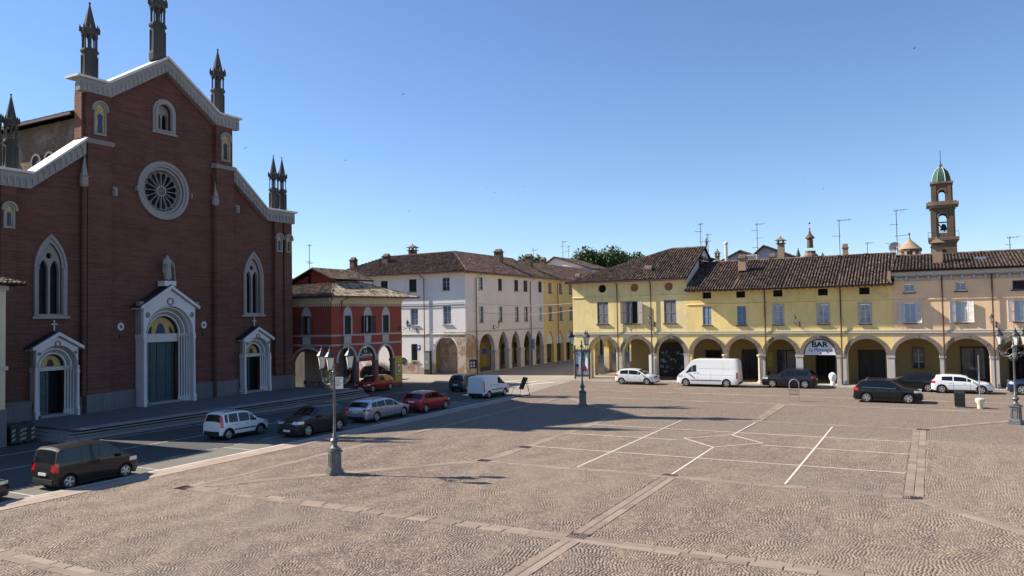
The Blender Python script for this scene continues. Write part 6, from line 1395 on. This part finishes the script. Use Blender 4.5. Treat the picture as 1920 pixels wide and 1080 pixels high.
MASTER = dict(L=5.55, W=2.02, wb=3.68, ro=1.02, r=.35, sq=2.4, top=[(0, .5), (.01, 1.2), (.05, 2.1), (.12, 2.40), (.3, 2.49), (3.6, 2.50), (4.1, 2.40), (4.35, 2.18), (4.85, 1.5), (5.15, 1.28), (5.4, 1.08), (5.53, .8), (5.55, .55)], tum=.07,
    belt=[(0, 1.35), (3.5, 1.35), (4.2, 1.28), (4.8, 1.2), (5.55, .9)], ws=(4.36, 4.83), win=[(3.72, 4.1), (4.14, 4.7)], seams=(3.62, 4.75, 2.4), handles=(3.55, 3.85), mir=4.55, hl=(4.95, 5.4, .82, 1.05), tl=(.01, .16, .75, 1.3), plz=.7, rub=.55, post=.45, clad=True, cladz=.34, steps=[(.4, 3.5, 1.62, 1.635, 'shut_grey'), (.4, 3.5, 1.06, 1.075, 'shut_grey'), (1.3, 1.312, 1.1, 2.2, 'shut_grey')])
PICK = dict(SUV, L=5.0, wb=3.0, ro=1.1, top=[(0, .6), (.02, .95), (.1, 1.12), (1.4, 1.12), (1.5, 1.2), (1.7, 1.7), (2.0, 1.76), (2.9, 1.76), (3.1, 1.66), (3.6, 1.18), (4.4, 1.1), (4.85, .98), (4.97, .8), (5.0, .55)], belt=[(0, 1.1), (5, 1.02)], ws=(3.12, 3.57), rw=(1.51, 1.68), win=[(1.85, 2.4), (2.48, 3.05), (3.1, 3.3)], seams=(2.44, 3.3), handles=(2.2, 2.8), mir=3.3, hl=(4.5, 4.9, .8, .98), hlt=(4.7, 4.92), tl=(.02, .2, .8, 1.0), r=.39, arch=True, clad=True)
NB = math.pi/2
def mid(yrear, wb): return yrear+wb/2
car(QUBO, -30.85, 19.72, NB, 'dark brown compact people carrier parked nearest at the kerb of the square', (.012, .010, .009), .1, z=RZ)
car(HATCH, -31.1, 14.5, NB, 'dark car nose just showing at the left picture edge behind the brown people carrier', (.012, .013, .018), .1, z=RZ)
car(PANDA, -34.85, 31.1, NB-.03, 'small white hatchback with tall red rear lights driving past the church steps', (.72, .73, .74), .0, z=RZ)
car(DUSTER, -31.5, 33.72, -NB, 'dark grey off road style car facing the viewer at the kerb behind the lamp post', (.018, .02, .02), .1, z=RZ)
car(WAGON, -31.75, 40.2, NB, 'silver estate car parked between the dark off roader and a red hatchback', (.50, .52, .55), .75, trimc=True, z=RZ)
car(dict(HATCH, plz=.8), -31.45, 44.7+.35, NB, 'bright red hatchback parked at the kerb in front of the silver estate', (.36, .012, .02), .2, z=RZ)
car(HATCH, -44.5, 55.6, -NB-.02, 'dark red hatchback parked facing the viewer before the loggia arches', (.34, .018, .014), .2, z=RZ)
car(dict(HATCH, L=3.85, top=[(0, .55), (.02, .75), (.1, 1.02), (.35, 1.42), (.6, 1.52), (1.3, 1.54), (2.0, 1.5), (2.3, 1.42), (3.0, 1.02), (3.5, .92), (3.7, .8), (3.83, .62), (3.85, .5)]), -36.65, 58.9, NB-.05, 'dark teal small car seen from behind next to the white delivery van', (.05, .08, .09), .3, z=RZ)
dv = car(DOBLO, -31.95, 54.6, NB-.03, 'white delivery van seen from behind at the end of the square kerb', (.74, .75, .77), .0, cat='van', name='delivery_van', z=RZ)
text('express', .16, lambda p: (-2.09-p[1]*1., -p[0]*1., p[2]), .35, 0, .78, 'mosaicblue', dv, 'lettering', .003) if False else None
car(HATCH, -23.95, 67.95, 0, 'white hatchback with dark windows parked under the pale yellow arches', (.74, .74, .75), .1, z=0)
car(MASTER, -17.35, 67.95, math.pi, 'large white high roof van parked before the yellow arcade', (.80, .80, .80), .0, cat='van', name='large_van', z=0)
car(SUV, -10.65, 68.75, math.pi, 'dark blue grey sports utility car parked left of the bar entrance', (.010, .012, .02), .1, z=0)
car(SUV, -2.8, 59.85, 0, 'shiny black sports utility car standing out on the cobbles before the arcade', (.004, .004, .006), .0, trimc=True, z=0)
car(dict(WAGON, top=HATCH['top'][:7]+[(2.6, 1.40), (3.4, 1.02), (4.2, .9), (4.7, .76), (4.9, .6), (4.93, .5)], ws=(2.65, 3.35), win=[(.55, 1.3), (1.4, 2.1), (2.18, 2.55)], rails=None), -1.75, 68.7, math.pi, 'black car parked at the arcade behind the shiny black utility car', (.006, .006, .008), .0, z=0)
car(ACLASS, 1.87, 68.05, 0, 'bright white sporty hatchback with black wheels parked before the peach house', (.82, .82, .82), .0, z=0)
car(PICK, 7.15, 68.3, math.pi, 'dark blue pickup with only its front inside the right picture edge', (.02, .035, .10), .4, z=0)
car(SUV, -52.2, 66.3, .3, 'dark car seen through the arches of the red loggia building', (.02, .02, .025), .3, z=RZ)
car(MASTER, -55.5, 70.2-.6, 0.08, 'pale van glimpsed behind the loggia arches against the white wall', (.75, .75, .75), .0, cat='van', name='large_van', z=RZ) if False else None
# ------------------------------------------------------------------ street furniture
# poster case by the corner
pc0, pc1 = BF.px(1077, 660, .8), BF.px(1106, 700, .8)
pc = thing('poster_case', (-30.6, 70.2, 0), 'free standing glazed poster case with two bright posters before the corner pillar', 'poster case')
PF = Fr(0, 70.0, 1, 0); u0, zt_ = PF.px(1077, 657); u1, zb_ = PF.px(1106, 703)
m_ = MB(PF); m_.plate(rect(u0, u1, zb_-.08, zt_+.1), [rect(u0+.06, (u0+u1)/2-.03, zb_, zt_), rect((u0+u1)/2+.03, u1-.06, zb_, zt_)], -.1, .03); m_.build('frame', 'iron', pc)
MB(PF).box(u0-.02, u0+.08, -.12, .05, 0, zt_+.5).build('post', 'iron', pc); MB(PF).box(u1-.08, u1+.02, -.12, .05, 0, zt_+.2).build('post', 'iron', pc)
uc_ = (u0+u1)/2
pa = MB(PF).box(u0+.07, uc_-.04, -.06, -.03, zb_+.01, zt_-.01).build('poster', 'curtain', pc); pb = MB(PF).box(uc_+.04, u1-.07, -.06, -.03, zb_+.01, zt_-.01).build('poster', 'glassblue', pc)
MB(PF).box(u0+.12, u0+.42, -.029, -.022, zb_+.75, zb_+1.05).build('printed_shape', 'mosaicdark', pa); MB(PF).box(u0+.12, u0+.46, -.029, -.022, zb_+.42, zb_+.74).build('printed_shape', 'terracotta', pa); MB(PF).plate([(uc_-.2, zb_+.3), (uc_-.08, zb_+.3), (uc_-.08, zb_+1.5), (uc_-.14, zb_+1.7)], [], -.029, -.022).build('printed_shape', 'copper', pa)
MB(PF).plate([(uc_+.1, zb_+.35), (uc_+.45, zb_+.45), (uc_+.4, zb_+.85), (uc_+.15, zb_+.9)], [], -.029, -.022).build('printed_shape', 'signred', pb); MB(PF).plate([(uc_+.3, zb_+1.0), (uc_+.6, zb_+.5), (uc_+.6, zb_+1.6), (uc_+.4, zb_+1.8)], [], -.029, -.022).build('printed_shape', 'white', pb)
m_ = MB(PF); m_.box(u0+.1, u1-.1, -.04, 0, .35, .9); m_.build('base_panel', 'shut_grey', pc)
# white banner stand between the arches of the pale yellow house
bn = thing('banner_stand', (-23.6, 70.6, FZ), 'narrow white upright banner at the pillar of the pale yellow house', 'banner')
u, z = BF.px(1218, 665); MB(BF).box(u-.02, u+.35, .15, .2, FZ+.1, z).build('banner', 'white', bn); MB(BF).box(u-.05, u+.38, .12, .23, FZ, FZ+.1).build('foot', 'iron', bn); MB(BF).box(u+.37, u+.4, .15, .2, FZ+.1, z+.1).build('pole', 'iron', bn)
# bike rack arch
br = thing('bicycle_stand', (-8.75, 58.3, 0), 'rounded steel hoop with a small rack on the empty cobbles', 'bicycle stand')
x0, x1 = -9.1, -8.42
m_ = MB(); m_.tube([(x0, 58.35, 0), (x0, 58.35, 1.15)]+[((x0+x1)/2-(x1-x0)/2*math.cos(math.pi*i/8), 58.3, 1.15+.4*math.sin(math.pi*i/8)) for i in range(9)]+[(x1, 58.2, 1.15), (x1, 58.15, 0)], .03, 8); m_.build('hoop', 'alloy', br, smooth=True)
m_ = MB()
for i in range(5): x = x0+.1+i*.13; m_.tube([(x, 58.3, .45), (x, 58.0, .5), (x, 57.95, .75), (x, 58.3, .8)], .014, 5)
m_.tube([(x0, 58.3, .45), (x1, 58.2, .45)], .018, 5).tube([(x0, 58.3, .8), (x1, 58.2, .8)], .018, 5); m_.build('rack', 'iron', br)
# litter bin
b_ = gp(1800, 764); bn2 = thing('litter_bin', (b_.x, b_.y, 0), 'dark slatted litter bin with a domed top on the cobbles', 'litter bin')
MB().box(b_.x-.33, b_.x+.33, b_.y-.25, b_.y+.25, 0, .08).build('base', 'kerb', bn2)
MB(lambda p: (b_.x+p[0], b_.y+p[1], p[2])).prof([(-.26, .08), (.26, .08), (.26, .95), (.18, 1.08), (-.18, 1.08), (-.26, .95)], -.3, .3).build('bin_body', 'plastic', bn2)
m_ = MB()
for i in range(8): x = b_.x-.29+i*.078; m_.box(x, x+.045, b_.y-.29, b_.y-.262, .12, .86)
m_.build('slats', 'signdark', bn2)
# pole in a pale concrete base
p_ = gp(1838, 766); sp2 = thing('sign_pole', (p_.x, p_.y, 0), 'slim pole standing in a pale rounded concrete base by the litter bin', 'pole')
MB().lathe((p_.x, p_.y, 0), [(.17, 0), (.17, .3), (.27, .45), (.27, .62), (.2, .66)], 12).build('base', 'column', sp2, smooth=True); MB().lathe((p_.x, p_.y, .66), [(.035, 0), (.035, 2.7), (.01, 2.72)], 8).build('pole', 'alloy', sp2); MB().box(p_.x-.03, p_.x+.03, p_.y-.04, p_.y+.0, 2.3, 3.4).build('sign_edge', 'shut_grey', sp2)
# urn
u_ = BF.px(1563, 715)[0]; ur = thing('stone_urn', (u_, 70.4, FZ), 'white patterned stone urn at the foot of the pillar beside the bar', 'urn')
MB().lathe((u_, 70.4, FZ), [(.2, 0), (.2, .25), (.16, .3), (.26, .5), (.32, .72), (.28, .92), (.16, 1.02), (.05, 1.08)], 14).build('urn_body', 'white', ur, smooth=True)
# A board, frame beside the delivery van
s_ = gp(976, 742); ab = thing('menu_board', (s_.x, s_.y, 0), 'tilted dark maroon board on a folding frame by the delivery van', 'board')
def tilt(p): return (s_.x+p[0]-p[1]*.1, s_.y+p[1], p[2])
m_ = MB(tilt); m_.add([(-.15, 0, .55), (.25, .0, .5), (.6, .25, 1.45), (.15, .25, 1.5), (-.15, .04, .55), (.25, .04, .5), (.6, .29, 1.45), (.15, .29, 1.5)], [(0, 1, 2, 3), (7, 6, 5, 4), (0, 4, 5, 1), (1, 5, 6, 2), (2, 6, 7, 3), (3, 7, 4, 0)]); m_.build('board', 'wood_dark', ab)
MB(tilt).tube([(.35, .2, 1.3), (.75, .3, 0)], .018, 5).tube([(.5, .25, 1.35), (.95, -.3, 0)], .018, 5).tube([(0, .02, .6), (-.05, 0, 0)], .018, 5).build('leg', 'iron', ab)
s_2 = gp(956, 745); fr2 = thing('folding_trestle', (s_2.x, s_2.y, 0), 'low thin metal trestle left of the maroon board', 'trestle')
MB().tube([(s_2.x-.4, s_2.y, .75), (s_2.x+.6, s_2.y+.1, .78)], .02, 5).tube([(s_2.x-.3, s_2.y, .75), (s_2.x+.2, s_2.y-.2, 0)], .015, 5).tube([(s_2.x+.4, s_2.y, .75), (s_2.x-.1, s_2.y+.2, 0)], .015, 5).build('frame', 'iron', fr2)
# signs on the white building
u, z = WL.px(788, 652); s3 = thing('parking_sign', WL((u, .1, 0)), 'small square blue parking sign on a thin pole by the white wall', 'sign')
MB(WL).box(u-.28, u+.28, .3, .33, z-.3, z+.3).build('sign_board', 'bluesign', s3); text('P', .5, WL, u, .335, z, 'white', s3, bold=True); c = WL((u, .28, WZ)); MB().tube([c, (c[0], c[1], z+.3)], .03, 6).build('pole', 'alloy', s3)
u, z = WR.px(908, 659, .6); s4 = thing('street_sign', WR((u, .6, 0)), 'small dark blue sign at the first arch of the shaded arcade', 'sign')
MB(WR).box(u-.03, u, .3, .95, z-.33, z+.33).build('sign_board', 'bluesign', s4); c = WR((u, .3, WZ)); MB().tube([c, (c[0], c[1], z+.4)], .03, 6).build('pole', 'iron', s4)
u, z = WR.px(1001, 645, .8); s5 = thing('hanging_sign', WR((u, .6, z)), 'tall narrow white shop sign projecting over the shaded arcade', 'sign')
MB(WR).box(u-.05, u+.05, .25, .95, z-.7, z+.7).build('sign_board', 'curtain', s5); MB(WR).box(u-.02, u+.02, 0, .25, z+.5, z+.55).build('bracket', 'iron', s5)
for k in range(5): MB(WR).box(u-.07, u-.052, .42, .78, z+.42-k*.22, z+.54-k*.22).build('letter_block', 'iron', s5)
u, z = WL.px(757, 677); s6 = thing('round_plaque', WL((u, 0, z)), 'round black plaque low on the white wall beside the red building', 'plaque'); MB(WL).plate(circ(u, z, .42, 24), [], .002, .05).build('disc', 'signdark', s6); MB(WL).ring(u, z, .36, .4, .05, .06, 0, 360, 24).build('rim', 'iron', s6); MB(WL).box(u-.2, u+.2, .051, .06, z-.03, z+.03).build('bar', 'shut_grey', s6)
# notice board at the white corner
u0, z1_ = WR.px(878, 673, .5), None
nF = Fr(-45.6, 72.6, 1, .25); a, b = nF.px(880, 674), nF.px(894, 691)
n4 = thing('iron_notice_board', nF((a[0], 0, 0)), 'dark iron framed notice board with pale sheets at the white building corner', 'notice board')
MB(nF).plate(rect(a[0], b[0]+.1, b[1], a[1]), [rect(a[0]+.08, b[0]+.02, b[1]+.08, a[1]-.12)], -.08, 0).build('frame', 'signdark', n4); MB(nF).box(a[0]+.08, b[0]+.02, -.07, -.05, b[1]+.08, a[1]-.12).build('back_panel', 'shopdark', n4)
for i, (du, dz) in enumerate(((.12, .5), (.42, .5), (.12, .15), (.42, .15))): MB(nF).box(a[0]+du, a[0]+du+.2, -.049, -.04, b[1]+dz, b[1]+dz+.27).build('notice_sheet', 'curtain', n4)
for q in (a[0]+.02, b[0]+.04): MB(nF).box(q, q+.06, -.07, -.02, WZ, b[1]).build('leg', 'signdark', n4)
# electrical cabinet beside the arch
a = WL.px(799, 660)[0]; ec = thing('metal_cabinet', WL((a, .3, WZ)), 'grey green metal cabinet left of the white building arch', 'cabinet'); MB(WL).box(a-.05, a+.75, .02, .38, WZ, 2.6).build('housing', 'signdark', ec); MB(WL).box(a+.0, a+.7, .381, .4, .5, 2.45).build('door', 'shut_grey', ec); MB(WL).box(a+.2, a+.45, .401, .41, 1.2, 1.5).build('label_plate', 'curtain', ec)
# planters and cafe tables in the loggia and bar porticos
def cafe_table(x, y, z, label):
    t = thing('cafe_table', (x, y, z), label, 'table', 'small dark cafe tables under the arcades', rel=True)
    MB().lathe((0, 0, 0), [(.25, 0), (.25, .03), (.03, .06), (.03, .70), (.35, .71), (.35, .74)], 12).build('table_body', 'wood_dark', t); return t
def cafe_chair(x, y, z, rz, label):
    t = thing('cafe_chair', (x, y, z), label, 'chair', 'small dark cafe chairs under the arcades', rz=rz, rel=True)
    MB().box(-.21, .21, -.21, .21, .43, .46).build('seat', 'wood_dark', t); MB().box(-.21, .21, .18, .21, .55, .88).build('backrest', 'wood_dark', t)
    for sx in (-.18, .18):
        for sy in (-.18, .19): MB().box(sx-.015, sx+.015, sy-.015, sy+.015, 0, .43 if sy < 0 else .88).build('leg', 'iron', t)
    return t
T1 = cafe_table(-50.3, 53.8, -.06, 'dark cafe table inside the wide shaded arch of the red building'); 
copy_tree(T1, (-48.9, 54.2, -.06), label='second dark cafe table inside the wide shaded red arch'); copy_tree(T1, (-16.0, 73.6, FZ), label='cafe table under the yellow arch right of the large van'); copy_tree(T1, (-12.4, 73.6, FZ), label='cafe table under the arch left of the bar sign')
C1 = cafe_chair(-50.9, 53.7, -.06, 1.5, 'cafe chair beside the first table in the wide red arch')
for i, (x, y, z, rz, lb) in enumerate(((-49.5, 53.6, -.06, -1.2, 'cafe chair between the two tables in the wide red arch'), (-48.2, 54.3, -.06, -1.5, 'cafe chair right of the second table in the wide red arch'), (-16.7, 73.5, FZ, 1.5, 'cafe chair left of the table behind the large van'), (-15.3, 73.6, FZ, -1.5, 'cafe chair right of the table behind the large van'), (-13.0, 73.4, FZ, 1.4, 'cafe chair left of the table near the yellow poster board'), (-11.8, 73.6, FZ, -1.6, 'cafe chair right of the table near the bar door'))): copy_tree(C1, (x, y, z), rz, lb)
# waste containers with hazard stripes at the near left
for i, (px_, py_) in enumerate(((26, 834), (47, 830))):
    q = gp(px_, py_, RZ); t = thing('waste_container', (q.x, q.y, RZ), ('dark waste container with hazard stripes nearest the cream corner building', 'dark waste container with hazard stripes nearest the church steps')[i], 'waste container', 'waste containers by the church steps')
    MB(lambda p: (q.x+p[0], q.y+p[1], RZ+p[2])).prof([(-.3, .12), (.3, .12), (.36, 1.0), (.2, 1.15), (-.36, 1.05)], -.36, .36).build('container_body', 'signdark', t)
    for s in (-1, 1):
        mm = MB(); 
        for k in range(3): mm.add([(q.x+.37, q.y+s*.22-.09, RZ+.2+k*.24), (q.x+.37, q.y+s*.22+.09, RZ+.3+k*.24), (q.x+.37, q.y+s*.22+.09, RZ+.42+k*.24), (q.x+.37, q.y+s*.22-.09, RZ+.32+k*.24)], [(0, 1, 2, 3)])
        mm.build('hazard_stripe', 'stone', t)
        MB().lathe((q.x+s*.25, q.y+.2, RZ), [(.08, 0), (.08, .12)], 8).build('castor', 'rubber', t)
# wires over the side street
def wire(a, b, sag, r=.02):
    a, b = Vector(a), Vector(b); pts = []
    for i in range(15): k = i/14; p = a.lerp(b, k); p.z -= sag*4*k*(1-k); pts.append(p)
    return pts
for i, (z0, z1, yy, sg, lb) in enumerate(((8.0, 7.9, 76, .35, 'upper pale cable strung across the side street'), (7.1, 7.3, 75.3, .6, 'lower sagging cable strung across the side street'), (7.9, 8.1, 90, .5, 'far cable strung across the side street'))):
    tag(MB().tube(wire((-46.0, yy, z0), (-31.7, yy+.5, z1), sg), .022, 5).build('street_cable', 'trim'), lb, 'cable', 'cables over the side street')
for i, z in enumerate((8.05, 7.75)): tag(MB(WL).tube([(WLn-9.9, .06, z), (WLn-5, .06, z-.06), (WLn-.1, .06, z+.02)], .028, 5).build('wall_cable', 'iron'), ('upper', 'lower')[i]+' dark cable running along the white wall', 'cable', 'cables along the white wall')
# birds
BD = [(755, 177, 60), (648, 301, 70), (767, 396, 90), (1506, 335, 110), (1544, 354, 110), (912, 352, 120), (928, 361, 120), (981, 350, 110), (975, 362, 130), (1714, 91, 60), (459, 278, 45)]
for i, (px_, py_, d_) in enumerate(BD):
    p = Vector((0, 0, H))+ray(px_, py_)/FPX*d_; s = .2; a = i*1.3; ca, sa = math.cos(a), math.sin(a)
    G = lambda q: (p.x+q[0]*ca-q[1]*sa, p.y+q[0]*sa+q[1]*ca, p.z+q[2])
    mb = MB(G); mb.add([(-.02, -.07, 0), (.02, -.07, 0), (0, .1, 0), (0, 0, .03), (0, 0, -.03)], [(0, 1, 3), (1, 2, 3), (2, 0, 3), (1, 0, 4), (2, 1, 4), (0, 2, 4)]); mb.add([(0, .04, 0), (s, -.02, .07), (s*.9, -.06, .06), (0, -.03, 0), (-s, -.02, .07), (-s*.9, -.06, .06)], [(0, 1, 2, 3), (0, 3, 5, 4)])
    tag(mb.build('bird', 'black'), 'tiny dark bird flying '+('high above the church side', 'left of the middle', 'low above the white building', 'above the long yellow roof', 'below the other bird over the yellow roof', 'upper left of four over the side street', 'lower left of four over the side street', 'upper right of four over the side street', 'lower right of four over the side street', 'in the upper right corner', 'close beside the church gable')[i], 'bird', 'birds in the sky')
# small litter and weeds on the square
for i, (px_, py_) in enumerate(((1404, 940), (560, 870))):
    q = gp(px_, py_); tag(MB().add([(q.x-.2, q.y, .03), (q.x+.2, q.y+.02, .03), (q.x+.18, q.y+.07, .02), (q.x-.18, q.y+.05, .02)], [(0, 1, 2, 3)]).build('fallen_twig', 'bark'), 'thin dark twig lying on the cobbles '+('in the right foreground', 'left of the nearest lamp')[i], 'twig')
bpy.context.view_layer.update()
for o in RELS:
    if 'rel' in o: del o['rel']
for o in bpy.data.objects:
    if 'rel' in o: del o['rel']
